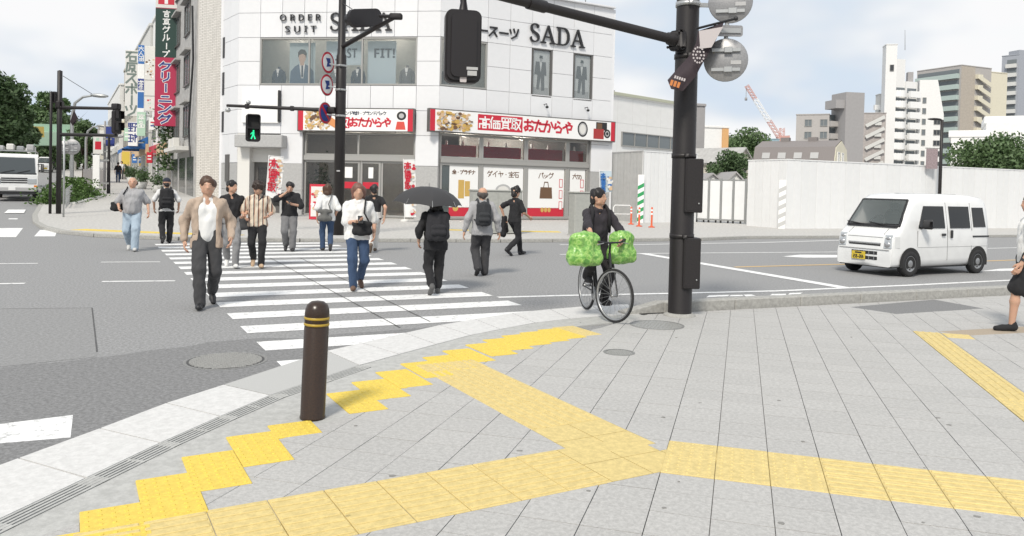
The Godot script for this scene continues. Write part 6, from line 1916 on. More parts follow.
func small_furniture():
	# utility cabinet by the far kerb
	var p := G(580, 236, 0.08)
	var t := thing("utility_cabinet", face_to(p + head(66) * 0.35, head(160)), "plain grey utility cabinet on the far pavement behind the cyclist", "cabinet")
	var st := start(); bx(st, place(Vector3(0, 0.72, -0.2)), Vector3(1.15, 1.40, 0.5), 0.02); obj("body", st, M.cabinet, t)
	for s in [-1, 1]:
		st = start(); bx(st, place(Vector3(s * 0.285, 0.74, 0.055)), Vector3(0.54, 1.26, 0.012), 0.004); obj("door", st, M.cabinet, t)
	st = start(); bx(st, place(Vector3(0, 1.44, -0.2)), Vector3(1.2, 0.05, 0.56), 0.01); obj("lid", st, M.cabinet, t)
	st = start(); bx(st, place(Vector3(0, 0.01, -0.2)), Vector3(1.2, 0.06, 0.55), 0.005); obj("plinth", st, M.concrete, t)
	p = G(497, 234, 0.08)
	t = thing("utility_cabinet", face_to(p, head(160)), "plain grey utility cabinet before the poster windows", "cabinet")
	st = start(); bx(st, place(Vector3(0, 0.72, -0.2)), Vector3(1.7, 1.40, 0.5), 0.02); obj("body", st, M.cabinet, t)
	for s in [-1, 1]:
		st = start(); bx(st, place(Vector3(s * 0.42, 0.74, 0.055)), Vector3(0.8, 1.26, 0.012), 0.004); obj("door", st, M.cabinet, t)
	st = start(); bx(st, place(Vector3(0, 1.44, -0.2)), Vector3(1.75, 0.05, 0.56), 0.01); obj("lid", st, M.cabinet, t)
	# banners on poles
	banner("red_banner", "red and white upright banner beside the shop entrance", 272, 222, 156.5, 198, 33.5, 0.62, true)
	banner("red_banner", "pale banner with red print leaning by the corner column", 411, 222, 160, 217, 33.0, 0.5, false)
	banner("blue_banner", "pale blue and white banner beside the utility cabinet", 607, 230, 171, 192, 33.0, 0.55, false)
	# A-frame board by the doors
	p = at_y(D(320, 190, 33.2), 0.08)
	t = thing("pavement_board", face_to(p, head(168)) , "red edged A-frame board standing by the glass doors", "sign")
	st = start()
	for s in [-1, 1]: box_between(st, Vector3(0, 0.02, s * 0.28), Vector3(0, 1.5, s * 0.03), 0.85, 0.03, Vector3.RIGHT.cross(Vector3(0, 1, 0)))
	obj("frame", st, M.red, t)
	st = start(); box_between(st, Vector3(0, 0.14, 0.285), Vector3(0, 1.4, 0.07), 0.72, 0.012, Vector3.RIGHT.cross(Vector3(0, 1, 0))); obj("sheet", st, M.off_white, t)
	food_print(t, Transform3D(Basis(Vector3.RIGHT, -0.165), Vector3(0, 0.06, 0.31)), -0.3, 0.3, 0.2, 1.2, [M.red, M.tan_print, M.white], 24)
	# orange delineators and a pipe barrier by the hoarding
	for s in [[631, 224.5, 206.5, "orange delineator post beside the pipe barrier"], [639, 226.5, 207, "orange delineator post beside the green striped strip"], [651.5, 227.5, 207, "orange delineator post before the white hoarding"]]:
		p = G(s[0], s[1], 0.08)
		t = thing("delineator", place(p), s[3], "delineator", "orange delineators by the site")
		var h := hgt(s[0], s[2], p) - p.y
		st = start(true); lathe(st, Transform3D.IDENTITY, [[0.0, 0.0], [0.14, 0.0], [0.14, 0.03], [0.05, 0.06], [0.04, 0.1], [0.04, h - 0.02], [0.0, h]], 14); obj("post", st, M.orange_plastic, t)
		for k in 2:
			st = start(true); lathe(st, Transform3D.IDENTITY, [[0.041, h * (0.62 + 0.18 * k)], [0.044, h * (0.62 + 0.18 * k) + 0.01], [0.044, h * (0.7 + 0.18 * k)], [0.041, h * (0.7 + 0.18 * k)]], 14); obj("band", st, M.white, t)
	p = G(622, 224, 0.08)
	t = thing("pipe_barrier", face_to(p, head(160)), "low white pipe barrier beside the orange delineators", "barrier")
	st = start(true); tube(st, [Vector3(-0.45, 0, 0), Vector3(-0.45, 0.75, 0), Vector3(-0.38, 0.85, 0), Vector3(0.38, 0.85, 0), Vector3(0.45, 0.75, 0), Vector3(0.45, 0, 0)], [0.024], 8); obj("hoop", st, M.white, t)
	st = start(true); bar(st, Vector3(-0.45, 0.45, 0), Vector3(0.45, 0.45, 0), 0.02, 8); obj("cross_bar", st, M.white, t)
	# lamp post with a hanging banner beyond the van
	p = at_y(D(939.5, 197, 38.0), 0.08)
	t = thing("street_lamp", place(p), "dark street lamp with a hanging pennant behind the white van", "lamp")
	var hh := hgt(941, 120, p) - p.y
	st = start(true); lathe(st, Transform3D.IDENTITY, [[0.0, 0.0], [0.085, 0.0], [0.07, hh], [0.0, hh + 0.02]], 12); obj("column", st, M.pole, t)
	st = start(true); ball(st, Transform3D(Basis.IDENTITY, Vector3(-0.42, hh + 0.02, 0.1)), Vector3(0.36, 0.06, 0.14), 10); bar(st, Vector3(0, hh - 0.02, 0), Vector3(-0.2, hh + 0.02, 0.05), 0.035, 8); obj("lantern", st, M.pole, t)
	st = start(); wall_box(st, place(Vector3(-0.48, 0, 0.04)), -0.26, 0.3, hgt(935, 169, p) - p.y, hgt(935, 149, p) - p.y, 0.0, 0.012); obj("cloth", st, mottled(0.30, 0.24, 0.25, 0.5, 0.5, 0.8, 110, 0.03), t)
	st = start(true); bar(st, Vector3(0, hgt(935, 148.5, p) - p.y, 0), Vector3(-0.8, hgt(935, 148.5, p) - p.y, 0.05), 0.015, 6); obj("rod", st, M.pole, t)

func banner(called: String, label: String, px: float, ybase: float, y0: float, y1: float, depth: float, w: float, tilt: bool):
	var p := at_y(D(px, 190, depth), 0.08)
	var t := thing(called, Transform3D(Basis(Vector3.UP, 0.35) * Basis(Vector3.BACK, -0.06 if tilt else 0.04), p), label, "banner")
	var hi := hgt(px, y0, p) - p.y; var lo := hgt(px, y1, p) - p.y
	var st := start(true)
	bar(st, Vector3(-w * 0.5, 0, 0), Vector3(-w * 0.5, hi + 0.05, 0), 0.015, 6); bar(st, Vector3(-w * 0.5, hi + 0.02, 0), Vector3(w * 0.5, hi + 0.02, 0), 0.012, 6)
	obj("pole", st, M.white, t)
	st = start(true); lathe(st, place(Vector3(-w * 0.5, 0, 0)), [[0.0, 0.12], [0.16, 0.10], [0.18, 0.0], [0.0, 0.0]], 12); obj("foot", st, M.off_white, t)
	st = start(true)
	var n := 8
	for k in n:
		var y := lerpf(lo, hi, float(k) / n); var v := lerpf(lo, hi, float(k + 1) / n)
		for e in 3:
			var a := -w * 0.5 + w * e / 3.0; var b := a + w / 3.0
			var f := func(x: float, yy: float) -> Vector3: return Vector3(x, yy, 0.05 * sin(x * 9.0 + yy * 3.0))
			quad(st, f.call(a, y), f.call(b, y), f.call(b, v), f.call(a, v))
	obj("cloth", st, M.white if called != "blue_banner" else M.pale_blue, t)
	var m: Material = M.red if called == "red_banner" else M.blue
	var fr := Transform3D(Basis.IDENTITY, Vector3(0, 0, 0.056))
	st = start()
	write_text(st, "高価買取", fr * Transform3D(Basis.IDENTITY, Vector3(-w * 0.42, hi - 0.1, 0)), minf(w * 0.5, (hi - lo) / 5.0), 0.05, 0.15, true, 0.004)
	obj("lettering", st, m, t)
	food_print(t, fr, w * 0.12, w * 0.42, lo + 0.1, hi - 0.15, [m, M.tan_print, M.off_white], 22)

func left_greenery():
	# hedge in a kerbed bed on the corner
	var a := at_y(D(52, 190, 37.0), 0.1); var b := at_y(D(88, 190, 45.0), 0.35)
	var t := thing("hedge", Transform3D.IDENTITY, "loose green hedge along the corner planter", "hedge")
	var st := start()
	for k in 7000:
		var u := rng.randf()
		var p := a.lerp(b, u)
		var h := 0.75 + 0.5 * sin(u * 9.0 + 2.5)
		leaf(st, p + Vector3(rng.randfn(0, 0.38), rng.randf() * h + 0.15, rng.randfn(0, 0.45)), 0.09)
	obj("foliage", st, leaf_mat(0.075, 0.14, 0.03), t)
	st = start(true)
	for k in 16:
		var p := a.lerp(b, (k + 0.5) / 16); tube(st, [p, p + Vector3(0.05, 0.8, 0)], [0.02, 0.01], 5)
	obj("stem", st, M.bark, t)
	t = thing("planter_kerb", Transform3D.IDENTITY, "pale stone edging round the corner hedge", "kerb")
	for k in 6:
		st = start()
		var p := a.lerp(b, k / 6.0) + head(62) * 0.85; var q := a.lerp(b, (k + 0.95) / 6.0) + head(62) * 0.85
		box_between(st, p + Vector3(0, 0.1, 0), q + Vector3(0, 0.1, 0), 0.25, 0.45, Vector3.UP, 0.02)
		obj("edging_stone", st, M.pale_wall, t)
	# railing beside it
	t = thing("guard_rail", Transform3D.IDENTITY, "grey pipe guard rail behind the corner hedge", "railing")
	var r0 := at_y(D(66, 190, 34.5), 0.1); var r1 := at_y(D(72, 190, 40.0), 0.25)
	for k in 9:
		st = start(true); var p := r0.lerp(r1, k / 8.0); bar(st, p, p + Vector3(0, 1.0, 0), 0.022, 6); obj("rail_post", st, M.galv, t)
	for y in [0.35, 0.68, 1.0]:
		st = start(true); bar(st, r0 + Vector3(0, y, 0), r1 + Vector3(0, y, 0), 0.025, 6); obj("rail", st, M.galv, t)
	# tall white sign and a slim dark fence behind
	var s := board("pavement_sign", "tall white pavement sign with a pointed foot behind the hedge", 92.5, 99, 155, 188, 47.0, M.white, 0.1)
	st = start(true); bar(st, D(95.5, 188, 47), at_y(D(95.5, 190, 47), 0.3), 0.05, 8); obj("stem", st, M.galv, s[0])
	s = board("picture_board", "white board with a red printed picture in the side street", 93, 102.5, 136, 154, 52.0, M.off_white, 0.1)
	print_box(s, M.red, 0.2, 0.8, 0.25, 0.7); print_box(s, M.pale_green, 0.3, 0.6, 0.72, 0.9)
	st = start(true); bar(st, D(97, 154, 52), at_y(D(97, 190, 52), 0.4), 0.05, 8); obj("stem", st, M.galv, s[0])
	t = thing("dark_fence", Transform3D.IDENTITY, "dark slatted screen behind the corner hedge", "fence")
	for k in 14:
		st = start(); var p := at_y(D(lerpf(84, 105, k / 13.0), 190, lerpf(52.0, 60.0, k / 13.0)), 0.5); bx(st, place(p + Vector3(0, 0.85, 0), 0.5), Vector3(0.12, 1.7, 0.06), 0.01); obj("slat", st, M.dim_grey, t)
	# pale green footbridge far down the road
	t = thing("footbridge", Transform3D.IDENTITY, "pale green footbridge girder across the far end of the road", "bridge")
	var g0 := D(-40, 138, 88.0); var g1 := D(73, 139, 98.0)
	st = start(); box_between(st, g0, g1, 2.4, 1.7, Vector3.UP, 0.05); obj("girder", st, M.pale_green, t)
	st = start(); box_between(st, g0 + Vector3(0, 1.35, 0), g1 + Vector3(0, 1.35, 0), 0.1, 0.9, Vector3.UP); obj("parapet", st, M.pale_green, t)
	st = start(); bar(st, at_y(g1, 1.4), g1, 0.4, 10); obj("pier", st, M.pale_wall, t)
	st = start(); box_between(st, D(20, 131.5, 86.0), D(44, 132, 88.0), 0.1, 1.2, Vector3.UP); obj("yellow_banner", st, mat(0.55, 0.42, 0.12, 0.7), t)
	# street trees
	var tr := [["dense dark tree overhanging the truck", -22, 44.0, 7.5, 6.0, 14, 0.25, 16000, 0.14, 0], ["dark tree behind the truck, in front of the footbridge", 12, 54.0, 6.4, 3.4, 10, 0.3, 8000, 0.14, 2], ["lighter tree beyond the footbridge", 47, 112.0, 11.6, 7.5, 10, 0.3, 7000, 0.3, 1], ["small tree at the far end of the hedge", 84, 64.0, 5.6, 3.2, 8, 0.3, 4500, 0.13, 1], ["broad tree closing the far end of the road", -8, 125.0, 12.0, 12.0, 12, 0.2, 8000, 0.4, 2], ["low tree under the footbridge", 60, 105.0, 7.5, 9.0, 9, 0.15, 6000, 0.3, 0]]
	for e in tr:
		var p := D(e[1], 180, e[2]); p.y = rise(p)
		tree("street_tree", e[0], p, e[3], round_crown(e[3], e[4], e[5], e[6]), e[7], e[8], M.foliage[e[9]], "trees along the side street")
	# houses closing the street
	var f0 := D(-60, 180, 190.0); var f1 := D(64, 180, 190.0); f0.y = 0; f1.y = 0
	var wall := block("far_block", "pale block closing the far end of the road behind the trees", f0, f1, 10, 0, 15.0, M.pale_wall)
	grid_windows(wall, wall_frame(f0, f1), 1, 28, 8, 5.0, 12, 3.2, 1.8, 1.5, M.window_mid)
	f0 = D(98, 180, 215.0); f1 = D(124, 180, 215.0); f0.y = 0; f1.y = 0
	wall = block("far_block", "pale low block closing the side street between the shops", f0, f1, 8, 0, 16.0, M.beige_wall)
	grid_windows(wall, wall_frame(f0, f1), 0.5, 6.5, 3, 5.0, 13, 3.0, 1.2, 1.3, M.window_mid)

func vehicles():
	M.car_white = mottled(0.73, 0.735, 0.73, 0.03, 3.0, 0.28, 140, 0.015, 7)
	M.car_white.uv1_world_triplanar = false
	M.car_white.clearcoat_enabled = true; M.car_white.clearcoat = 0.6; M.car_white.clearcoat_roughness = 0.08
	M.tyre = mat(0.022, 0.022, 0.023, 0.85)
	M.rim = mat(0.36, 0.365, 0.37, 0.35, 0.7)
	M.car_glass = mat(0.006, 0.007, 0.008, 0.03)
	M.car_glass.metallic_specular = 0.5
	M.windscreen = mat(0.16, 0.175, 0.18, 0.04)
	M.screen_glass = StandardMaterial3D.new()
	M.screen_glass.albedo_color = Color(0.55, 0.6, 0.6, 0.22)
	M.screen_glass.transparency = BaseMaterial3D.TRANSPARENCY_ALPHA
	M.screen_glass.roughness = 0.02
	M.plastic = mat(0.025, 0.025, 0.027, 0.5)
	M.lamp_glass = mat(0.50, 0.52, 0.53, 0.08, 0.4)
	M.amber = mat(0.60, 0.20, 0.03, 0.2)
	M.plate_yellow = mat(0.62, 0.46, 0.04, 0.5)
	var fw := G(906, 276.5, ROAD_Y); var rw := G(973, 273, ROAD_Y)
	var fwd := (fw - rw).normalized()
	var side := fwd.cross(Vector3.UP).normalized() * -1.0     # towards the van's left, which faces the camera
	if side.dot(EYE - fw) < 0.0: side = -side
	var mid_front := fw - side * 0.62
	# local axes: x forwards, y up, z to the near side; the origin under the rear end
	var org := mid_front - fwd * 2.72
	var v := white_van(Transform3D(Basis(fwd, Vector3.UP, side), Vector3(org.x, ROAD_Y, org.z)))
	truck()
	# small cars far up the side street
	for s in [[46, 92.0, "small white van waiting beyond the truck"], [56, 112.0, "far white van at the end of the queue on the side street"]]:
		var c := v.duplicate() as Node3D
		put(c, "parked_van")
		var p := D(s[0], 176, s[1])
		var f := head(152.0)
		c.transform = Transform3D(Basis(f, Vector3.UP, f.cross(Vector3.UP)), Vector3(p.x, rise(p) + ROAD_Y, p.z))
		tag(c, s[2], "van", "vans far up the side street")

func wheel(t: Node, xf: Transform3D, r: float, w: float):      # axis along z of xf, the outside at +z
	var turn := xf * Transform3D(Basis(Vector3.RIGHT, PI / 2), Vector3.ZERO)
	var st := start(true)
	lathe(st, turn, [[r * 0.62, -w * 0.5], [r * 0.92, -w * 0.5], [r, -w * 0.36], [r, w * 0.36], [r * 0.92, w * 0.5], [r * 0.64, w * 0.5], [r * 0.60, w * 0.42]], 28)
	var ty := obj("wheel", st, M.tyre, t)
	st = start(true)
	lathe(st, turn, [[r * 0.63, w * 0.40], [r * 0.60, w * 0.47], [r * 0.54, w * 0.36], [r * 0.36, w * 0.34], [r * 0.26, w * 0.46], [r * 0.12, w * 0.48], [0.0, w * 0.48]], 24)
	obj("rim", st, M.rim, ty)
	st = start()
	for k in 8:
		var a := TAU * k / 8
		bx(st, xf * Transform3D(Basis(Vector3.BACK, a), Vector3(cos(a) * r * 0.44, sin(a) * r * 0.44, w * 0.355)), Vector3(r * 0.10, r * 0.13, 0.012), 0.003)
	obj("rim_hole", st, M.tyre, ty)

func white_van(xf: Transform3D) -> Node3D:
	var t := thing("delivery_van", xf, "small white delivery van with a yellow number plate on the main road", "van")
	# stations along the length: [x, height of the top edge, width factor]
	var stn := [[0.0, 1.50, 0.93], [0.03, 1.60, 0.97], [0.12, 1.685, 1.0], [0.5, 1.715, 1.0], [1.4, 1.725, 1.0], [2.2, 1.715, 1.0], [2.48, 1.69, 1.0], [2.62, 1.59, 1.0], [2.76, 1.385, 1.0], [2.89, 1.19, 0.995], [2.99, 1.03, 0.985], [3.06, 0.955, 0.975], [3.16, 0.89, 0.955], [3.21, 0.82, 0.935], [3.235, 0.62, 0.92], [3.26, 0.50, 0.925], [3.26, 0.34, 0.91]]
	var zs := func(y: float) -> float: return 0.705 if y < 0.95 else lerpf(0.705, 0.605, clampf((y - 0.95) / 0.68, 0, 1.2))
	var rings := []
	for s in stn:
		var top: float = s[1]
		var half := []
		for f in [0.0, 0.035, 0.10, 0.35, 0.55, 0.72, 0.86, 0.955, 0.985, 1.0]:
			var y: float = 0.20 + (top - 0.20) * f
			var z: float = zs.call(y) * s[2]
			if f == 0.0: z *= 0.90
			elif f < 0.05: z *= 0.97
			if f >= 0.955: z -= [0.025, 0.07, 0.17][[0.955, 0.985, 1.0].find(f)] * (1.0 if top > 1.2 else 0.6)
			half.append(Vector2(z, y))
		var ring := []
		ring.append(Vector3(s[0], 0.20, 0))
		for p in half: ring.append(Vector3(s[0], p.y, p.x))
		ring.append(Vector3(s[0], top + 0.006, 0))
		for k in range(half.size() - 1, -1, -1): ring.append(Vector3(s[0], half[k].y, -half[k].x))
		rings.append(ring)
	var st := start(true)
	var n: int = rings[0].size()
	for i in rings.size() - 1:
		for k in n:
			if k >= 9 and k <= 12 and i >= 7 and i <= 9: continue       # the windscreen opening
			quad(st, rings[i][k], rings[i][(k + 1) % n], rings[i + 1][(k + 1) % n], rings[i + 1][k])
	for e in [rings[0], rings[-1]]:
		var c := Vector3(e[0].x, 0.8 if e == rings[0] else 0.3, 0)
		for k in n: tri(st, c, e[k], e[(k + 1) % n])
	obj("body", st, M.car_white, t)
	# sides: windows, seams, handles; sgn +1 is the near side
	for sg in [1, -1]:
		var lean := atan2(0.10, 0.68)
		var up_f := Transform3D(Basis(Vector3.RIGHT * 1.0, Vector3(0, cos(lean), -sg * sin(lean)), Vector3(0, sg * sin(lean), cos(lean))), Vector3(0, 0.95, sg * 0.705))
		var pane := func(poly: Array, called: String, m: Material, lift: float):
			var s2 := start()
			prism(s2, P2(poly), up_f * Transform3D(Basis.IDENTITY, Vector3(0, 0, sg * lift)), sg * 0.008)
			return obj(called, s2, m, t)
		pane.call([0.16, 0.07, 0.60, 0.07, 0.60, 0.50, 0.20, 0.50], "side_window", M.car_glass, 0.003)
		pane.call([0.72, 0.05, 1.42, 0.05, 1.42, 0.52, 0.72, 0.52], "side_window", M.car_glass, 0.003)
		pane.call([1.60, 0.05, 2.48, 0.05, 2.46, 0.12, 2.26, 0.52, 1.60, 0.52], "side_window", M.car_glass, 0.003)
		st = start()
		var zf: float = sg * 0.707
		for e in [[1.50, 0.32, 1.512, 0.95], [2.50, 0.62, 2.512, 0.95], [0.66, 0.36, 0.672, 0.62], [0.1, 0.60, 2.5, 0.606]]: wall_box(st, Transform3D.IDENTITY, e[0], e[2], e[1], e[3], zf - 0.004, zf + 0.001)
		for x in [0.652, 1.505]: prism(st, rect2(x, 0.0, 0.012, 0.6), up_f * Transform3D(Basis.IDENTITY, Vector3(0, 0, sg * -0.002)), sg * 0.004)
		obj("door_seam", st, mat(0.22, 0.22, 0.22), t)
		st = start()
		wall_box(st, Transform3D.IDENTITY, 0.04, 0.62, 0.80, 0.835, zf - 0.004, zf + sg * 0.006, 0.001); obj("slide_rail", st, M.plastic, t)
		st = start(); wall_box(st, Transform3D.IDENTITY, 1.60, 1.72, 0.84, 0.89, zf, zf + sg * 0.035, 0.01); obj("door_handle", st, M.plastic, t)
		st = start(); wall_box(st, Transform3D.IDENTITY, 1.36, 1.42, 0.79, 0.96, zf, zf + sg * 0.035, 0.01); obj("door_handle", st, M.plastic, t)
		# mirror
		st = start(true)
		bar(st, Vector3(2.40, 1.0, sg * 0.70), Vector3(2.42, 1.04, sg * 0.80), 0.025, 6); bx(st, place(Vector3(2.40, 1.09, sg * 0.86)), Vector3(0.12, 0.20, 0.22), 0.04)
		obj("mirror", st, M.plastic, t)
		# wheels in their arches
		for x in [0.42, 2.72]:
			st = start(); prism(st, P2(arch(x, 0.27, 0.335)), Transform3D(Basis.IDENTITY, Vector3(0, 0, zf - sg * 0.004)), sg * 0.008); obj("wheel_arch", st, M.dark_hole, t)
			wheel(t, Transform3D(Basis(Vector3.UP, 0.0 if sg > 0 else PI), Vector3(x, 0.268, sg * 0.645)), 0.268, 0.15)
		# head lamp wrapped round the corner
		st = start(); box_between(st, Vector3(3.225, 0.56, sg * 0.545), Vector3(3.165, 0.86, sg * 0.545), 0.20, 0.07, Vector3.RIGHT, 0.022); obj("head_lamp", st, M.lamp_glass, t)
		st = start(true); ball(st, place(Vector3(3.243, 0.66, sg * 0.545)), Vector3(0.03, 0.07, 0.07), 10); ball(st, place(Vector3(3.213, 0.79, sg * 0.545)), Vector3(0.02, 0.04, 0.06), 10); obj("lamp_bulb", st, M.chrome, t)
		st = start(); bx(st, Transform3D(Basis(Vector3.UP, sg * 0.22), Vector3(3.11, 0.71, sg * 0.668)), Vector3(0.15, 0.26, 0.035), 0.014); obj("side_lamp", st, mat(0.62, 0.63, 0.63, 0.1), t)
	st = start()
	wall_box(st, Transform3D.IDENTITY, 0.2, 2.3, 1.722, 1.732, -0.02, 0.02)
	obj("roof_seam", st, M.print_grey, t)
	st = start()
	for z in [0.42, -0.42]: box_between(st, Vector3(3.01, 1.0, z), Vector3(3.19, 0.87, z * 1.02), 0.008, 0.006)
	box_between(st, Vector3(3.215, 0.80, 0.42), Vector3(3.215, 0.80, -0.42), 0.008, 0.008)
	obj("bonnet_seam", st, mat(0.22, 0.22, 0.22), t)
	st = start(); bx(st, place(Vector3(3.265, 0.545, 0)), Vector3(0.006, 0.012, 1.2), 0.0); obj("bumper_seam", st, mat(0.22, 0.22, 0.22), t)
	# windscreen and dark wiper strip
	st = start()
	quad(st, Vector3(2.965, 1.07, 0.595), Vector3(2.965, 1.07, -0.595), Vector3(2.632, 1.56, -0.515), Vector3(2.632, 1.56, 0.515))
	obj("windscreen", st, M.screen_glass, t, place(Vector3(0.014, 0.012, 0)))
	# what shows through it: dashboard, wheel, seats
	st = start(); bx(st, place(Vector3(2.72, 0.93, 0)), Vector3(0.42, 0.14, 1.24), 0.04); obj("dashboard", st, M.print_grey, t)
	st = start(true)
	var wheel_pts := []
	for k in 17: wheel_pts.append(Vector3(2.42, 1.08, -0.32) + Vector3(-0.10 * cos(TAU * k / 16), 0.15 * cos(TAU * k / 16), 0.17 * sin(TAU * k / 16)))
	tube(st, wheel_pts, [0.014], 6, false)
	obj("steering_wheel", st, M.plastic, t)
	for z in [-0.34, 0.34]:
		st = start(); bx(st, Transform3D(Basis(Vector3.BACK, 0.15), Vector3(1.85, 1.02, z)), Vector3(0.14, 0.62, 0.46), 0.05); bx(st, place(Vector3(1.80, 1.42, z)), Vector3(0.09, 0.18, 0.26), 0.04); obj("seat", st, M.plastic, t)
	st = start(); bx(st, place(Vector3(1.55, 1.1, 0)), Vector3(0.03, 1.0, 1.2), 0.0); obj("load_screen", st, M.off_white, t)
	st = start()
	for e in [[Vector3(2.98, 1.05, 0.62), Vector3(2.98, 1.05, -0.62)], [Vector3(2.98, 1.05, 0.62), Vector3(2.618, 1.585, 0.535)], [Vector3(2.98, 1.05, -0.62), Vector3(2.618, 1.585, -0.535)], [Vector3(2.618, 1.585, 0.535), Vector3(2.618, 1.585, -0.535)]]: box_between(st, e[0], e[1], 0.03, 0.022, Vector3(0.78, 0.63, 0))
	obj("windscreen_seal", st, M.plastic, t)
	st = start(); box_between(st, Vector3(3.02, 1.025, 0.60), Vector3(3.02, 1.025, -0.60), 0.05, 0.03); obj("cowl", st, M.plastic, t)
	for z in [0.35, -0.2]:
		st = start(); box_between(st, Vector3(3.02, 1.05, z), Vector3(2.96, 1.10, z - 0.45), 0.02, 0.02); obj("wiper", st, M.plastic, t)
	# nose: chrome strip, slots, bumper, plate
	st = start(); bx(st, place(Vector3(3.235, 0.67, 0)), Vector3(0.03, 0.035, 0.78), 0.008); obj("chrome_strip", st, M.chrome, t)
	st = start(); bx(st, place(Vector3(3.235, 0.635, 0)), Vector3(0.012, 0.03, 0.76), 0.003); obj("grille_slot", st, M.plastic, t)
	for y in [0.47, 0.36]:
		st = start(); bx(st, place(Vector3(3.262, y, 0.02)), Vector3(0.012, 0.07, 0.62), 0.004); var gs := obj("bumper_slot", st, M.plastic, t)
		for k in 5:
			st = start(); bx(st, place(Vector3(3.27, y, -0.22 + 0.12 * k)), Vector3(0.01, 0.07, 0.015), 0.002); obj("slot_bar", st, M.rim, gs)
	st = start(); bx(st, place(Vector3(3.285, 0.40, -0.10)), Vector3(0.012, 0.165, 0.33), 0.003); var pl := obj("number_plate", st, M.plate_yellow, t)
	latin("plate_number", "46-85", false, true, 0.075, 0.004, Transform3D(Basis(Vector3.UP, PI / 2), Vector3(3.291, 0.375, -0.10)), M.black, pl, 0.26)
	st = start(); bx(st, place(Vector3(3.292, 0.455, -0.10)), Vector3(0.003, 0.03, 0.16), 0.0); obj("plate_place", st, M.black, pl)
	st = start(true); lathe(st, Transform3D(Basis(Vector3.BACK, -PI / 2 + 0.35), Vector3(3.19, 0.79, 0)), [[0.0, 0.012], [0.04, 0.01], [0.045, 0.0]], 14); obj("emblem", st, M.chrome, t)
	st = start(); bx(st, place(Vector3(1.55, 0.19, 0)), Vector3(2.6, 0.05, 1.25), 0.01); obj("underbody", st, M.plastic, t)
	st = start(); bx(st, place(Vector3(3.02, 0.2, 0)), Vector3(0.44, 0.04, 1.22), 0.01); obj("bumper_lip", st, M.plastic, t)
	return t
func arch(x: float, y: float, r: float) -> Array:
	var p := []
	for k in 17:
		var a := PI * (k / 16.0) * 1.16 - 0.25
		p.append(x + cos(a) * r); p.append(y + sin(a) * r)
	return p

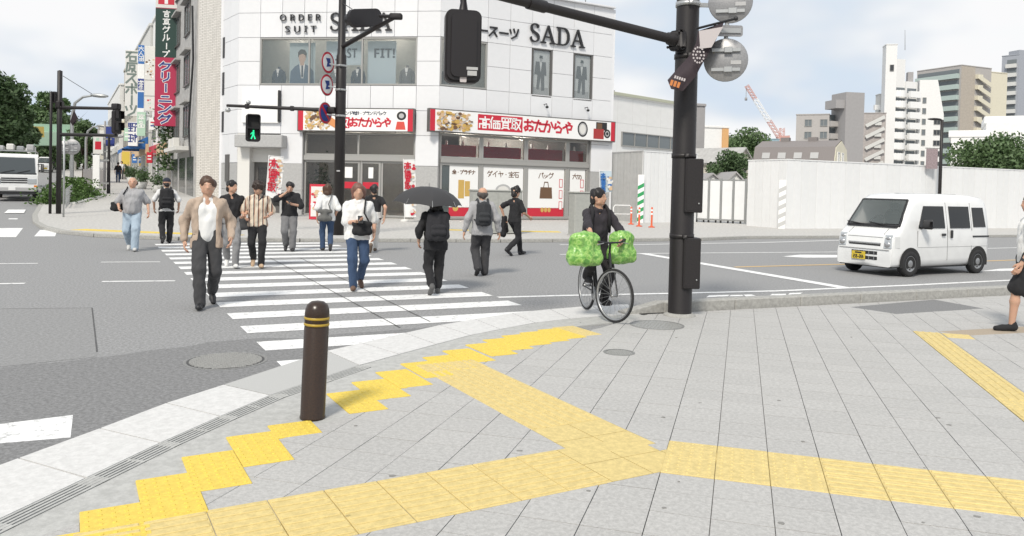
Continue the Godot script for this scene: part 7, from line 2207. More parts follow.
func truck():
	var p := D(14, 186, 39.0)
	p.y = rise(p) + ROAD_Y
	var f := head(150.0)
	var t := thing("utility_truck", Transform3D(Basis(Vector3.UP.cross(f) * 0.9, Vector3.UP * 1.12, f), p - f * 0.3), "white cab-over utility truck with a laden roof rack on the side street", "truck")
	# local axes: z forwards, x to the truck's left
	var side := Transform3D(Basis(Vector3.BACK, Vector3.UP, Vector3.RIGHT), Vector3(-1.12, 0, 0))
	var st := start()
	prism(st, P2([-1.5, 0.55, 0.10, 0.55, 0.14, 0.62, 0.12, 1.18, -0.18, 2.05, -0.32, 2.16, -1.5, 2.18]), side, 2.24)
	obj("cab", st, M.car_white, t)
	st = start(); quad(st, Vector3(-1.0, 1.25, 0.115), Vector3(1.0, 1.25, 0.115), Vector3(0.95, 1.98, -0.135), Vector3(-0.95, 1.98, -0.135)); obj("windscreen", st, mat(0.07, 0.08, 0.085, 0.04), t, place(Vector3(0, 0.01, 0.012)))
	for s in [-1, 1]:
		st = start(); wall_box(st, Transform3D.IDENTITY, s * 1.121, s * 1.127, 1.28, 1.95, -1.1, -0.3); obj("side_window", st, M.car_glass, t)
		st = start(); bx(st, place(Vector3(s * 0.85, 0.92, 0.13)), Vector3(0.42, 0.24, 0.06), 0.02); obj("head_lamp", st, M.lamp_glass, t)
		st = start(); bx(st, place(Vector3(s * 1.02, 0.70, 0.14)), Vector3(0.16, 0.1, 0.05), 0.01); obj("turn_lamp", st, M.amber, t)
		st = start(true); bar(st, Vector3(s * 1.1, 1.7, 0.0), Vector3(s * 1.32, 1.72, 0.1), 0.02, 6); bx(st, place(Vector3(s * 1.34, 1.55, 0.12)), Vector3(0.16, 0.36, 0.08), 0.02); obj("mirror", st, M.plastic, t)
		wheel(t, Transform3D(Basis(Vector3.UP, PI / 2 * s), Vector3(s * 0.98, 0.40, -0.62)), 0.40, 0.26)
		wheel(t, Transform3D(Basis(Vector3.UP, PI / 2 * s), Vector3(s * 0.92, 0.40, -3.6)), 0.40, 0.26)
	st = start(); bx(st, place(Vector3(0, 0.56, 0.14)), Vector3(2.2, 0.20, 0.16), 0.03); obj("bumper", st, M.print_grey, t)
	st = start(); bx(st, place(Vector3(0, 0.40, 0.10)), Vector3(2.0, 0.14, 0.12), 0.02); obj("bumper_skirt", st, M.plastic, t)
	for y in [1.05, 0.96, 0.86]:
		st = start(); bx(st, place(Vector3(0, y, 0.135)), Vector3(1.25, 0.055, 0.03), 0.008); obj("grille_bar", st, M.plastic, t)
	st = start(); bx(st, place(Vector3(0, 1.27, 0.10)), Vector3(2.1, 0.07, 0.04), 0.01); obj("cowl", st, M.plastic, t)
	for z in [-0.6, 0.15]:
		st = start(); box_between(st, Vector3(z, 1.30, 0.13), Vector3(z + 0.6, 1.42, 0.09), 0.025, 0.025); obj("wiper", st, M.plastic, t)
	st = start(); bx(st, place(Vector3(-0.1, 0.60, 0.228)), Vector3(0.34, 0.17, 0.012), 0.002); obj("number_plate", st, M.white, t)
	st = start(); bx(st, place(Vector3(0, 1.0, -3.2)), Vector3(2.1, 0.7, 3.2), 0.03); obj("load_body", st, M.car_white, t)
	st = start(); bx(st, place(Vector3(0, 0.5, -2.4)), Vector3(0.9, 0.2, 4.6), 0.02); obj("chassis", st, M.plastic, t)
	st = start()
	for z in [-0.4, -1.2]: box_between(st, Vector3(-1.0, 2.3, z), Vector3(1.0, 2.3, z), 0.05, 0.05)
	for s in [-1, 1]:
		box_between(st, Vector3(s * 1.0, 2.3, -0.3), Vector3(s * 1.0, 2.3, -4.6), 0.05, 0.05)
		box_between(st, Vector3(s * 0.98, 2.15, -0.45), Vector3(s * 0.98, 2.5, -0.45), 0.05, 0.05)
	obj("roof_rack", st, M.galv, t)
	for k in 4:
		st = start(); bx(st, place(Vector3(-0.72 + 0.48 * k, 2.42 + 0.05 * (k % 2), -1.2)), Vector3(0.36, 0.2 + 0.08 * (k % 2), 1.4), 0.04); obj("load", st, [M.print_grey, M.off_white, M.galv, M.print_grey][k], t)

# ---------------------------------------------------------------- bodies: tapered capsules blended on a grid and meshed as surface nets
func net(st: SurfaceTool, bones: Array, cell: float, blend: float, clips: Array = [], fold := 0.0, xf := Transform3D.IDENTITY, cuts: Array = []):
	# bones: [a, b, ra, rb]; clips: [normal, offset] keep the side where normal . p < offset
	var lo := Vector3(1e9, 1e9, 1e9); var hi := -lo
	for b in bones:
		var r: float = maxf(b[2], b[3]) + cell * 2.5
		for p in [b[0], b[1]]:
			lo = lo.min((p as Vector3) - Vector3.ONE * r); hi = hi.max((p as Vector3) + Vector3.ONE * r)
	var nx := int((hi.x - lo.x) / cell) + 2; var ny := int((hi.y - lo.y) / cell) + 2; var nz := int((hi.z - lo.z) / cell) + 2
	var d := PackedFloat32Array()
	d.resize(nx * ny * nz)
	d.fill(1.0)
	for b in bones:
		var a: Vector3 = b[0]; var ab_: Vector3 = (b[1] as Vector3) - a
		var ra: float = b[2]; var dr: float = (b[3] as float) - ra
		var inv := 1.0 / maxf(ab_.length_squared(), 1e-9)
		var m: float = maxf(b[2], b[3]) + blend + cell * 1.5
		var p0 := (a.min(b[1]) - Vector3.ONE * m - lo) / cell; var p1 := (a.max(b[1]) + Vector3.ONE * m - lo) / cell
		for i in range(maxi(0, int(p0.x)), mini(nx, int(p1.x) + 2)):
			for j in range(maxi(0, int(p0.y)), mini(ny, int(p1.y) + 2)):
				var row := (i * ny + j) * nz
				for k in range(maxi(0, int(p0.z)), mini(nz, int(p1.z) + 2)):
					var q := lo + Vector3(i, j, k) * cell - a
					var t := clampf(q.dot(ab_) * inv, 0.0, 1.0)
					var e := (q - ab_ * t).length() - ra - dr * t
					var o := d[row + k]
					var h := blend - absf(o - e)
					d[row + k] = minf(o, e) - (h * h / blend * 0.25 if h > 0.0 else 0.0)
	for c in clips:
		var n: Vector3 = c[0]
		for i in nx:
			for j in ny:
				var row := (i * ny + j) * nz
				for k in nz:
					var o := d[row + k]
					if o < cell * 2.0:
						var e := n.dot(lo + Vector3(i, j, k) * cell) - (c[1] as float)
						if e > o: d[row + k] = e
	for b in cuts:
		var a: Vector3 = b[0]; var ab_: Vector3 = (b[1] as Vector3) - a
		for i in nx:
			for j in ny:
				var row := (i * ny + j) * nz
				for k in nz:
					if d[row + k] > cell * 2.0: continue
					var q := lo + Vector3(i, j, k) * cell - a
					var e: float = b[2] - (q - ab_ * clampf(q.dot(ab_) / ab_.length_squared(), 0.0, 1.0)).length()
					if e > d[row + k]: d[row + k] = e
	var idx := {}
	var pts := PackedVector3Array()
	var noise := FastNoiseLite.new()
	noise.seed = 5; noise.frequency = 9.0; noise.fractal_octaves = 2
	var sy := nz; var sx := ny * nz
	for i in nx - 1:
		for j in ny - 1:
			var row := (i * ny + j) * nz
			for k in nz - 1:
				var c0 := d[row + k]
				if c0 > cell * 2.0 or c0 < -cell * 2.0: continue
				var s := 0
				var sum := Vector3.ZERO
				var o := row + k
				var v := [c0, d[o + 1], d[o + sy], d[o + sy + 1], d[o + sx], d[o + sx + 1], d[o + sx + sy], d[o + sx + sy + 1]]
				var neg := 0
				for e in v:
					if e < 0.0: neg += 1
				if neg == 0 or neg == 8: continue
				for e in EDGES:
					var g0: float = v[e[0]]; var g1: float = v[e[1]]
					if (g0 < 0.0) != (g1 < 0.0):
						sum += (e[2] as Vector3).lerp(e[3], g0 / (g0 - g1)); s += 1
				var p := lo + (Vector3(i, j, k) + sum / s) * cell
				if fold > 0.0:
					var gd := Vector3(v[4] - v[0], v[2] - v[0], v[1] - v[0])
					p += gd.normalized() * fold * noise.get_noise_3d(p.x * 1.2, p.y * 0.55, p.z * 1.2) * 2.0
				idx[o] = pts.size()
				pts.append(xf * p)
	for o in idx:
		var c0 := d[o]
		for ax in 3:
			var step: int = [sx, sy, 1][ax]
			var c1 := d[o + step]
			if (c0 < 0.0) == (c1 < 0.0): continue
			var u: int = [sy, 1, sx][ax]; var w: int = [1, sx, sy][ax]
			if not (idx.has(o - u) and idx.has(o - w) and idx.has(o - u - w)): continue
			var a: Vector3 = pts[idx[o]]; var b: Vector3 = pts[idx[o - u]]; var c: Vector3 = pts[idx[o - u - w]]; var e: Vector3 = pts[idx[o - w]]
			if c0 < 0.0: quad(st, a, e, c, b)
			else: quad(st, a, b, c, e)
var EDGES := []
func edges_once():
	var corner := func(k: int) -> Vector3: return Vector3((k >> 2) & 1, (k >> 1) & 1, k & 1)
	for a in 8:
		for bit in [1, 2, 4]:
			if not (a & bit): EDGES.append([a, a | bit, corner.call(a), corner.call(a | bit)])

func ik(a: Vector3, b: Vector3, la: float, lb: float, pole: Vector3) -> Array:     # the joint between a and b, bent towards pole; b is pulled in if it lies too far
	var d := b - a
	var l := minf(d.length(), (la + lb) * 0.998)
	d = d.normalized()
	var x := (la * la - lb * lb + l * l) / (2.0 * l)
	var n := (pole - d * pole.dot(d)).normalized()
	return [a + d * x + n * sqrt(maxf(0.0, la * la - x * x)), a + d * l]

var head_shape: Mesh
var hand_shape := {}
var shoe_shape: Mesh
func body_templates():
	edges_once()
	var st := start(true)
	# head: the origin at the top of the neck, face along +z
	net(st, [[Vector3(0, 0.125, -0.012), Vector3(0, 0.135, -0.028), 0.082, 0.085], [Vector3(0, 0.10, 0.025), Vector3(0, 0.13, 0.025), 0.066, 0.066], [Vector3(0, 0.035, 0.052), Vector3(0, 0.08, 0.045), 0.038, 0.052], [Vector3(-0.035, 0.05, 0.015), Vector3(0.035, 0.05, 0.015), 0.042, 0.042], [Vector3(0, 0.12, 0.088), Vector3(0, 0.085, 0.104), 0.008, 0.014], [Vector3(-0.03, 0.128, 0.078), Vector3(0.03, 0.128, 0.078), 0.013, 0.013], [Vector3(-0.02, 0.055, 0.084), Vector3(0.02, 0.055, 0.084), 0.009, 0.009], [Vector3(-0.082, 0.115, -0.008), Vector3(-0.078, 0.085, 0.0), 0.016, 0.011], [Vector3(0.082, 0.115, -0.008), Vector3(0.078, 0.085, 0.0), 0.016, 0.011], [Vector3(0, -0.05, -0.012), Vector3(0, 0.06, -0.01), 0.056, 0.054]], 0.009, 0.022)
	st.generate_normals(); head_shape = st.commit()
	for s in [-1, 1]:
		# hand: wrist at the origin, fingers along -y, palm towards z * s... the thumb on +z
		st = start(true)
		var b := [[Vector3(0, 0.02, 0), Vector3(0, -0.03, 0), 0.026, 0.026], [Vector3(0, -0.04, -0.018), Vector3(0, -0.09, -0.026), 0.017, 0.014], [Vector3(0, -0.04, 0.012), Vector3(0, -0.092, 0.024), 0.018, 0.014]]
		for f in 4:
			var z := 0.030 - 0.0205 * f
			var l: float = [0.034, 0.040, 0.037, 0.028][f]
			var k0 := Vector3(0, -0.095 + 0.004 * absf(f - 1.2), z)
			var k1 := k0 + Vector3(-s * l * 0.25, -l, 0)
			var k2 := k1 + Vector3(-s * l * 0.55, -l * 0.62, 0)
			var k3 := k2 + Vector3(-s * l * 0.5, -l * 0.3, 0)
			b.append([k0, k1, 0.0095, 0.009]); b.append([k1, k2, 0.009, 0.008]); b.append([k2, k3, 0.008, 0.007])
		b.append([Vector3(-s * 0.006, -0.03, 0.022), Vector3(-s * 0.02, -0.062, 0.046), 0.014, 0.011]); b.append([Vector3(-s * 0.02, -0.062, 0.046), Vector3(-s * 0.03, -0.092, 0.050), 0.010, 0.008])
		net(st, b, 0.0055, 0.008)
		st.generate_normals(); hand_shape[s] = st.commit()
	st = start(true)
	net(st, [[Vector3(0, 0.05, -0.045), Vector3(0, 0.035, 0.09), 0.042, 0.040], [Vector3(0, 0.032, 0.09), Vector3(0.004, 0.028, 0.165), 0.043, 0.034], [Vector3(0, 0.09, -0.03), Vector3(0, 0.05, -0.03), 0.042, 0.045]], 0.0125, 0.02, [[Vector3(0, -1, 0), 0.0]])
	st.generate_normals(); shoe_shape = st.commit()

func cloth(r: float, g: float, b: float, vary := 0.10, seed_ := 200) -> StandardMaterial3D:
	var key := "cloth%.3f%.3f%.3f" % [r, g, b]
	if not M.has(key):
		var m := mat(r, g, b, 0.88)
		m.rim_enabled = true; m.rim = 0.15
		M[key] = m
	return M[key]
func skin_mat(tone: float) -> StandardMaterial3D:
	var key := "skin%.2f" % tone
	if not M.has(key):
		M[key] = mat(0.52 * tone, 0.31 * tone, 0.215 * tone, 0.55)
		M[key].subsurf_scatter_enabled = true; M[key].subsurf_scatter_strength = 0.15
	return M[key]

# p: at, heading, h, lf / rf (ankle spots: x, lift, z), lh / rh (wrist spots), shirt, sleeve, hem, trousers, leg, ...
func person(p: Dictionary) -> Node3D:
	var s: float = p.get("h", 1.75) / 1.75
	var face := head(p.heading)
	var b0 := face_to(p.at, face)
	var t := thing("person", Transform3D(b0.basis.scaled(Vector3.ONE * s), p.at), p.label, "person")
	var cell: float = p.get("cell", 0.02)
	var fat: float = p.get("fat", 1.0)
	var lean: float = p.get("lean", 0.0)
	var hipy: float = p.get("hip", 0.91)
	var wob: float = p.get("sway", 0.0)
	var pel := Vector3(wob, hipy, 0)
	var tor := Basis(Vector3.RIGHT, lean) * Basis(Vector3.UP, p.get("twist", 0.0))
	var T := func(x: float, y: float, z: float) -> Vector3: return pel + tor * Vector3(x, y, z)
	var neck: Vector3 = T.call(0, 0.555, -0.01)
	var hb: Basis = tor * Basis(Vector3.UP, p.get("head_turn", 0.0)) * Basis(Vector3.RIGHT, p.get("head_tip", 0.0) - lean * 0.7)
	var hx := Transform3D(hb, neck + Vector3(0, 0.015, 0.012))
	var shw: float = 0.163 * (0.9 + 0.1 * fat)
	var sho := [T.call(-shw, 0.452, -0.008), T.call(shw, 0.452, -0.008)]
	var hip := [pel + Vector3(-0.088, -0.01, 0), pel + Vector3(0.088, -0.01, 0)]
	var foot := [p.rf, p.lf]; var hand := [p.rh, p.lh]
	var knee := []; var ank := []; var elb := []; var wri := []
	for k in 2:
		var r := ik(hip[k], foot[k], 0.425, 0.425, p.get("knee_pole", Vector3(0.12 * (1 if k else -1), 0.05, 1)))
		knee.append(r[0]); ank.append(r[1])
		var pole: Vector3 = p.get("elbow_pole", Vector3(0.5, -0.3, -0.8)) * Vector3(1 if k else -1, 1, 1)
		r = ik(sho[k], hand[k], 0.285, 0.25, pole)
		elb.append(r[0]); wri.append(r[1])
	var torso := func(g: float) -> Array:
		return [[sho[0], neck + Vector3(0, -0.045, 0), 0.046 + g * 0.7, 0.05 + g * 0.5], [sho[1], neck + Vector3(0, -0.045, 0), 0.046 + g * 0.7, 0.05 + g * 0.5], [T.call(-0.072, 0.37, 0.005), T.call(-0.062, 0.14, 0.0), 0.094 * fat + g, 0.088 * fat + g], [T.call(0.072, 0.37, 0.005), T.call(0.062, 0.14, 0.0), 0.094 * fat + g, 0.088 * fat + g], [T.call(-0.062, 0.14, 0.0), pel + Vector3(-0.07, -0.03, -0.008), 0.088 * fat + g, 0.098 + g], [T.call(0.062, 0.14, 0.0), pel + Vector3(0.07, -0.03, -0.008), 0.088 * fat + g, 0.098 + g], [T.call(0, 0.22, 0.03 * fat), T.call(0, 0.05, 0.03 * fat), 0.085 * fat * fat + g, 0.085 * fat * fat + g]]
	# skin: one body with head and hands in the same mesh
	var st := start(true)
	var bones: Array = torso.call(-0.012)
	bones.append([T.call(0, 0.45, -0.01), neck + Vector3(0, 0.05, 0.0), 0.058, 0.052])
	for k in 2:
		bones.append([sho[k], elb[k], 0.046, 0.040]); bones.append([elb[k], wri[k], 0.040, 0.027])
		bones.append([hip[k], knee[k], 0.078, 0.052]); bones.append([knee[k], knee[k].lerp(ank[k], 0.3), 0.050, 0.052]); bones.append([knee[k].lerp(ank[k], 0.3), ank[k], 0.052, 0.034])
	net(st, bones, cell, 0.03)
	st.append_from(head_shape, 0, hx)
	for k in 2:
		var d: Vector3 = (wri[k] - elb[k]).normalized()
		if p.has("hand_dir"): d = (p.hand_dir[k] as Vector3).normalized() if p.hand_dir[k] != null else d
		var side := 1 if k else -1
		var z := Vector3(0, 0, 1) - d * d.z
		if z.length() < 0.2: z = Vector3(-side, 0, 0) - d * (-side * d.x)
		z = z.normalized()
		var y := -d
		st.append_from(hand_shape[side], 0, Transform3D(Basis(y.cross(z), y, z), wri[k]))
	obj("body", st, skin_mat(p.get("tone", 1.0)), t)
	# face
	st = start(true)
	for e in [-1, 1]: ball(st, hx * place(Vector3(e * 0.031, 0.112, 0.0785)), Vector3(0.016, 0.009, 0.009), 8)
	obj("eyes", st, mat_once("eye", 0.02, 0.016, 0.014, 0.2), t)
	st = start(true)
	for e in [-1, 1]: tube(st, [hx * Vector3(e * 0.014, 0.130, 0.0925), hx * Vector3(e * 0.034, 0.135, 0.087), hx * Vector3(e * 0.05, 0.130, 0.074)], [0.005, 0.0065, 0.004], 5)
	obj("eyebrows", st, mat_once("hair_black", 0.012, 0.010, 0.010, 0.5), t)
	st = start(true); tube(st, [hx * Vector3(-0.022, 0.0545, 0.088), hx * Vector3(0, 0.0555, 0.0945), hx * Vector3(0.022, 0.0545, 0.088)], [0.003, 0.006, 0.003], 5)
	obj("mouth", st, mat_once("lip", 0.36, 0.15, 0.12, 0.5), t)
	hair(t, hx, p.get("hair", "short"), p.get("hair_mat", mat_once("hair_black", 0.012, 0.010, 0.010, 0.5)))
	# trousers
	var tg: float = p.get("leg_loose", 0.018)
	var leg: float = p.get("leg", 1.0)
	bones = [[pel + Vector3(-0.075, -0.02, -0.006), pel + Vector3(-0.07, 0.10, -0.002), 0.104 + 0.010, 0.095 * fat + 0.012], [pel + Vector3(0.075, -0.02, -0.006), pel + Vector3(0.07, 0.10, -0.002), 0.114, 0.095 * fat + 0.012]]
	for k in 2:
		if leg < 0.6:
			bones.append([hip[k], (hip[k] as Vector3).lerp(knee[k], leg * 2.0), 0.092 + tg, 0.080 + tg])
		else:
			bones.append([hip[k], knee[k], 0.080 + tg, 0.056 + tg])
			var e: Vector3 = (knee[k] as Vector3).lerp(ank[k], (leg - 0.5) * 2.0)
			bones.append([knee[k], e, 0.056 + tg, 0.046 + tg])
	st = start(true)
	net(st, bones, cell, 0.025, [[Vector3(0, 1, 0), hipy + 0.13]], 0.007)
	obj("shorts" if leg < 0.6 else "trousers", st, p.trousers, t)
	# shirt
	var sg: float = p.get("loose", 0.022) * 0.6
	bones = torso.call(sg)
	var hem: float = p.get("hem", -0.06)
	bones.append([pel + Vector3(-0.075, -0.03, 0), pel + Vector3(-0.085, hem - 0.03, 0.0), 0.100 + sg, 0.102 + sg]); bones.append([pel + Vector3(0.075, -0.03, 0), pel + Vector3(0.085, hem - 0.03, 0.0), 0.100 + sg, 0.102 + sg])
	var sl: float = p.get("sleeve", 0.5)
	for k in 2:
		if sl <= 0.5: bones.append([sho[k], (sho[k] as Vector3).lerp(elb[k], sl * 2.0), 0.047 + sg, 0.054 + sg * 1.2])
		else:
			bones.append([sho[k], elb[k], 0.048 + sg, 0.043 + sg]); bones.append([elb[k], (elb[k] as Vector3).lerp(wri[k], (sl - 0.5) * 2.0), 0.043 + sg, 0.033 + sg * 0.7])
	st = start(true)
	net(st, bones, cell, 0.03, [[Vector3(0, -1, 0), -(hipy + hem)], [tor * Vector3(0, 1, 0.35).normalized(), (neck + tor * Vector3(0, 0.0, 0.03)).dot(tor * Vector3(0, 1, 0.35).normalized()) - 0.004]], 0.009, Transform3D.IDENTITY, [[T.call(0, 0.60, 0.125), T.call(0, 0.36, 0.155), 0.115], [T.call(0, 0.36, 0.155), T.call(0, -0.25, 0.195), 0.125]] if p.has("inner") else [])
	obj(p.get("shirt_name", "shirt"), st, p.shirt, t)
	if p.has("inner"):      # the strip of a lighter shirt where a jacket hangs open
		st = start(true)
		bones = torso.call(sg * 0.25)
		net(st, bones, cell, 0.03, [[Vector3(0, -1, 0), -(hipy + hem + 0.03)], [Vector3(0, 0, -1), 0.02], [tor * Vector3(0, 1, 0.35).normalized(), (neck + tor * Vector3(0, 0.0, 0.03)).dot(tor * Vector3(0, 1, 0.35).normalized()) - 0.012]], 0.004)
		obj("inner_shirt", st, p.inner, t)
	# shoes
	for k in 2:
		var kd: Vector3 = (knee[k] - ank[k]).normalized()
		var fd := Vector3(0, 0, 1)
		var lift: float = (foot[k] as Vector3).y - 0.075
		var pitch: float = p.get("pitch", [0.0, 0.0])[k]
		var sb := Basis(Vector3.UP, 0.12 * (1 if k else -1)) * Basis(Vector3.RIGHT, pitch)
		mesh("shoe", shoe_shape, p.get("shoes", M.black), t, Transform3D(sb, (ank[k] as Vector3) - sb * Vector3(0, 0.075, -0.012)))
	t.set_meta("joints", "")
	t.remove_meta("joints")
	p.J = {"neck": neck, "sho": sho, "elb": elb, "wri": wri, "pel": pel, "tor": tor, "hx": hx, "knee": knee, "ank": ank}
	return t
func mat_once(key: String, r: float, g: float, b: float, rough: float) -> StandardMaterial3D:
	if not M.has(key): M[key] = mat(r, g, b, rough)
	return M[key]

func hair(t: Node, hx: Transform3D, kind: String, m: Material):
	var st := start(true)
	var c := Vector3(0, 0.138, -0.022)
	var front := [Vector3(0, -0.80, 0.60).normalized(), -0.052]
	match kind:
		"short": net(st, [[c, c + Vector3(0, 0.006, 0.018), 0.098, 0.092], [Vector3(0, 0.06, -0.05), c, 0.066, 0.09]], 0.012, 0.02, [front], 0.010, hx)
		"curly": net(st, [[c + Vector3(0, 0.01, 0), c + Vector3(0, 0.02, 0.03), 0.112, 0.102], [Vector3(0, 0.07, -0.055), c, 0.08, 0.1]], 0.013, 0.02, [front], 0.022, hx)
		"bob": net(st, [[c, c + Vector3(0, 0.006, 0.012), 0.106, 0.098], [Vector3(-0.05, 0.02, -0.04), Vector3(-0.05, 0.12, -0.03), 0.058, 0.062], [Vector3(0.05, 0.02, -0.04), Vector3(0.05, 0.12, -0.03), 0.058, 0.062], [Vector3(0, 0.0, -0.055), c, 0.065, 0.09]], 0.012, 0.025, [[Vector3(0, -0.55, 0.84).normalized(), -0.008]], 0.010, hx)
		"bald": net(st, [[Vector3(-0.05, 0.09, -0.045), Vector3(0.05, 0.09, -0.045), 0.056, 0.056], [Vector3(0, 0.05, -0.05), Vector3(0, 0.1, -0.06), 0.052, 0.058]], 0.011, 0.02, [[Vector3(0, 1, 0), 0.135], [Vector3(0, 0, 1), 0.0]], 0.006, hx)
		"cap":
			net(st, [[c + Vector3(0, 0.012, 0.006), c + Vector3(0, 0.012, 0.016), 0.100, 0.097]], 0.012, 0.02, [[Vector3(0, -1, 0), -0.130]], 0.0, hx)
			var br := start(true)
			bx(br, hx * Transform3D(Basis(Vector3.RIGHT, 0.15), Vector3(0, 0.132, 0.115)), Vector3(0.13, 0.012, 0.10), 0.006)
			obj("cap_brim", br, m, t)
			obj("cap", st, m, t)
			st = start(true)
			net(st, [[Vector3(0, 0.06, -0.05), Vector3(0, 0.10, -0.03), 0.064, 0.084]], 0.012, 0.02, [front, [Vector3(0, 1, 0), 0.128]], 0.006, hx)
			obj("hair", st, mat_once("hair_black", 0.012, 0.010, 0.010, 0.5), t)
			return
		"long": net(st, [[c, c + Vector3(0, 0.006, 0.015), 0.104, 0.097], [Vector3(0, -0.08, -0.075), c, 0.045, 0.088], [Vector3(-0.055, -0.03, -0.035), Vector3(-0.05, 0.12, -0.03), 0.04, 0.058], [Vector3(0.055, -0.03, -0.035), Vector3(0.05, 0.12, -0.03), 0.04, 0.058]], 0.012, 0.025, [[Vector3(0, -0.62, 0.78).normalized(), -0.02]], 0.012, hx)
	obj("hair", st, m, t)

func carry(t: Node3D, called: String, label: String, category: String) -> Node3D:       # a thing carried by a person: top-level, in the person's axes
	return thing(called, t.transform, label, category)
func backpack(t: Node3D, J: Dictionary, label: String, m: Material, w := 0.30, h := 0.44, d := 0.17):
	var o := carry(t, "backpack", label, "backpack")
	var c: Vector3 = J.pel + (J.tor as Basis) * Vector3(0, 0.29, -0.125 - d * 0.5)
	var xf := Transform3D(J.tor, c)
	var st := start(true)
	net(st, [[Vector3(-w * 0.3, -h * 0.36, 0), Vector3(-w * 0.27, h * 0.32, 0.01), w * 0.21, w * 0.19], [Vector3(w * 0.3, -h * 0.36, 0), Vector3(w * 0.27, h * 0.32, 0.01), w * 0.21, w * 0.19], [Vector3(0, -h * 0.36, -0.02), Vector3(0, h * 0.34, 0.0), d * 0.5, d * 0.46]], 0.016, 0.05, [], 0.006, xf)
	obj("pack", st, m, o)
	st = start(true)
	net(st, [[Vector3(-w * 0.2, -h * 0.25, -d * 0.5), Vector3(w * 0.2, -h * 0.25, -d * 0.5), 0.05, 0.05], [Vector3(-w * 0.2, -h * 0.05, -d * 0.5), Vector3(w * 0.2, -h * 0.05, -d * 0.5), 0.045, 0.045]], 0.014, 0.04, [], 0.003, xf)
	obj("pocket", st, m, o)
	for k in [-1, 1]:
		st = start(true)
		tube(st, [xf * Vector3(k * 0.09, h * 0.42, 0.06), J.pel + J.tor * Vector3(k * 0.10, 0.565, -0.02), J.pel + J.tor * Vector3(k * 0.115, 0.52, 0.10), J.pel + J.tor * Vector3(k * 0.13, 0.34, 0.135), J.pel + J.tor * Vector3(k * 0.19, 0.20, 0.02), xf * Vector3(k * 0.13, -h * 0.3, 0.04)], [0.022, 0.024, 0.024, 0.022, 0.016, 0.014], 8)
		obj("strap", st, m, o)
func shoulder_bag(t: Node3D, J: Dictionary, label: String, m: Material, at: Vector3, size: Vector3, from_side: int):
	var o := carry(t, "shoulder_bag", label, "bag")
	var st := start(true)
	net(st, [[Vector3(-size.x * 0.3, -size.y * 0.25, 0), Vector3(size.x * 0.3, -size.y * 0.25, 0), size.z * 0.5, size.z * 0.5], [Vector3(-size.x * 0.36, size.y * 0.25, 0), Vector3(size.x * 0.36, size.y * 0.25, 0), size.z * 0.34, size.z * 0.34], [Vector3(0, -size.y * 0.2, 0), Vector3(0, size.y * 0.2, 0), size.z * 0.5, size.z * 0.4]], 0.014, 0.07, [], 0.006, place(at))
	obj("bag", st, m, o)
	st = start(true)
	var s: Vector3 = J.sho[1 if from_side > 0 else 0]
	var front := 1.0 if at.z > 0 else -1.0
	var top := s.lerp(J.neck, 0.35) + Vector3(0, 0.085, 0)
	tube(st, [at + Vector3(size.x * 0.36 * from_side, size.y * 0.25, 0), (at + top) * 0.5 + Vector3(0, 0, 0.075 * front), top + Vector3(0, -0.03, 0.085 * front), top, top + Vector3(0, -0.04, -0.09 * front), (at + top) * 0.5 + Vector3(-0.04 * from_side, 0.05, -0.20 * front)], [0.014], 6)
	obj("strap", st, m, o)

func walker(px: float, py: float, heading: float, label: String, o: Dictionary) -> Dictionary:
	# a walking figure on the road; stride is the spread of the feet, lead which foot is ahead (+1 the left)
	var stride: float = o.get("stride", 0.5)
	var lead: float = o.get("lead", 1.0)
	var a := stride * 0.5
	var d := {"at": G(px, py, ROAD_Y), "heading": heading, "label": label, "hip": 0.91 - stride * stride * 0.12}
	d.lf = Vector3(0.075, 0.075 + (0.0 if lead > 0 else 0.09), a * lead); d.rf = Vector3(-0.075, 0.075 + (0.09 if lead > 0 else 0.0), -a * lead)
	d.pitch = [0.6 if lead > 0 else -0.12, -0.12 if lead > 0 else 0.6]
	d.lh = Vector3(0.25, 0.86, -a * lead * 0.6 + 0.06); d.rh = Vector3(-0.25, 0.86, a * lead * 0.6 + 0.06)
	d.lean = 0.04
	d.merge(o, true)
	return d

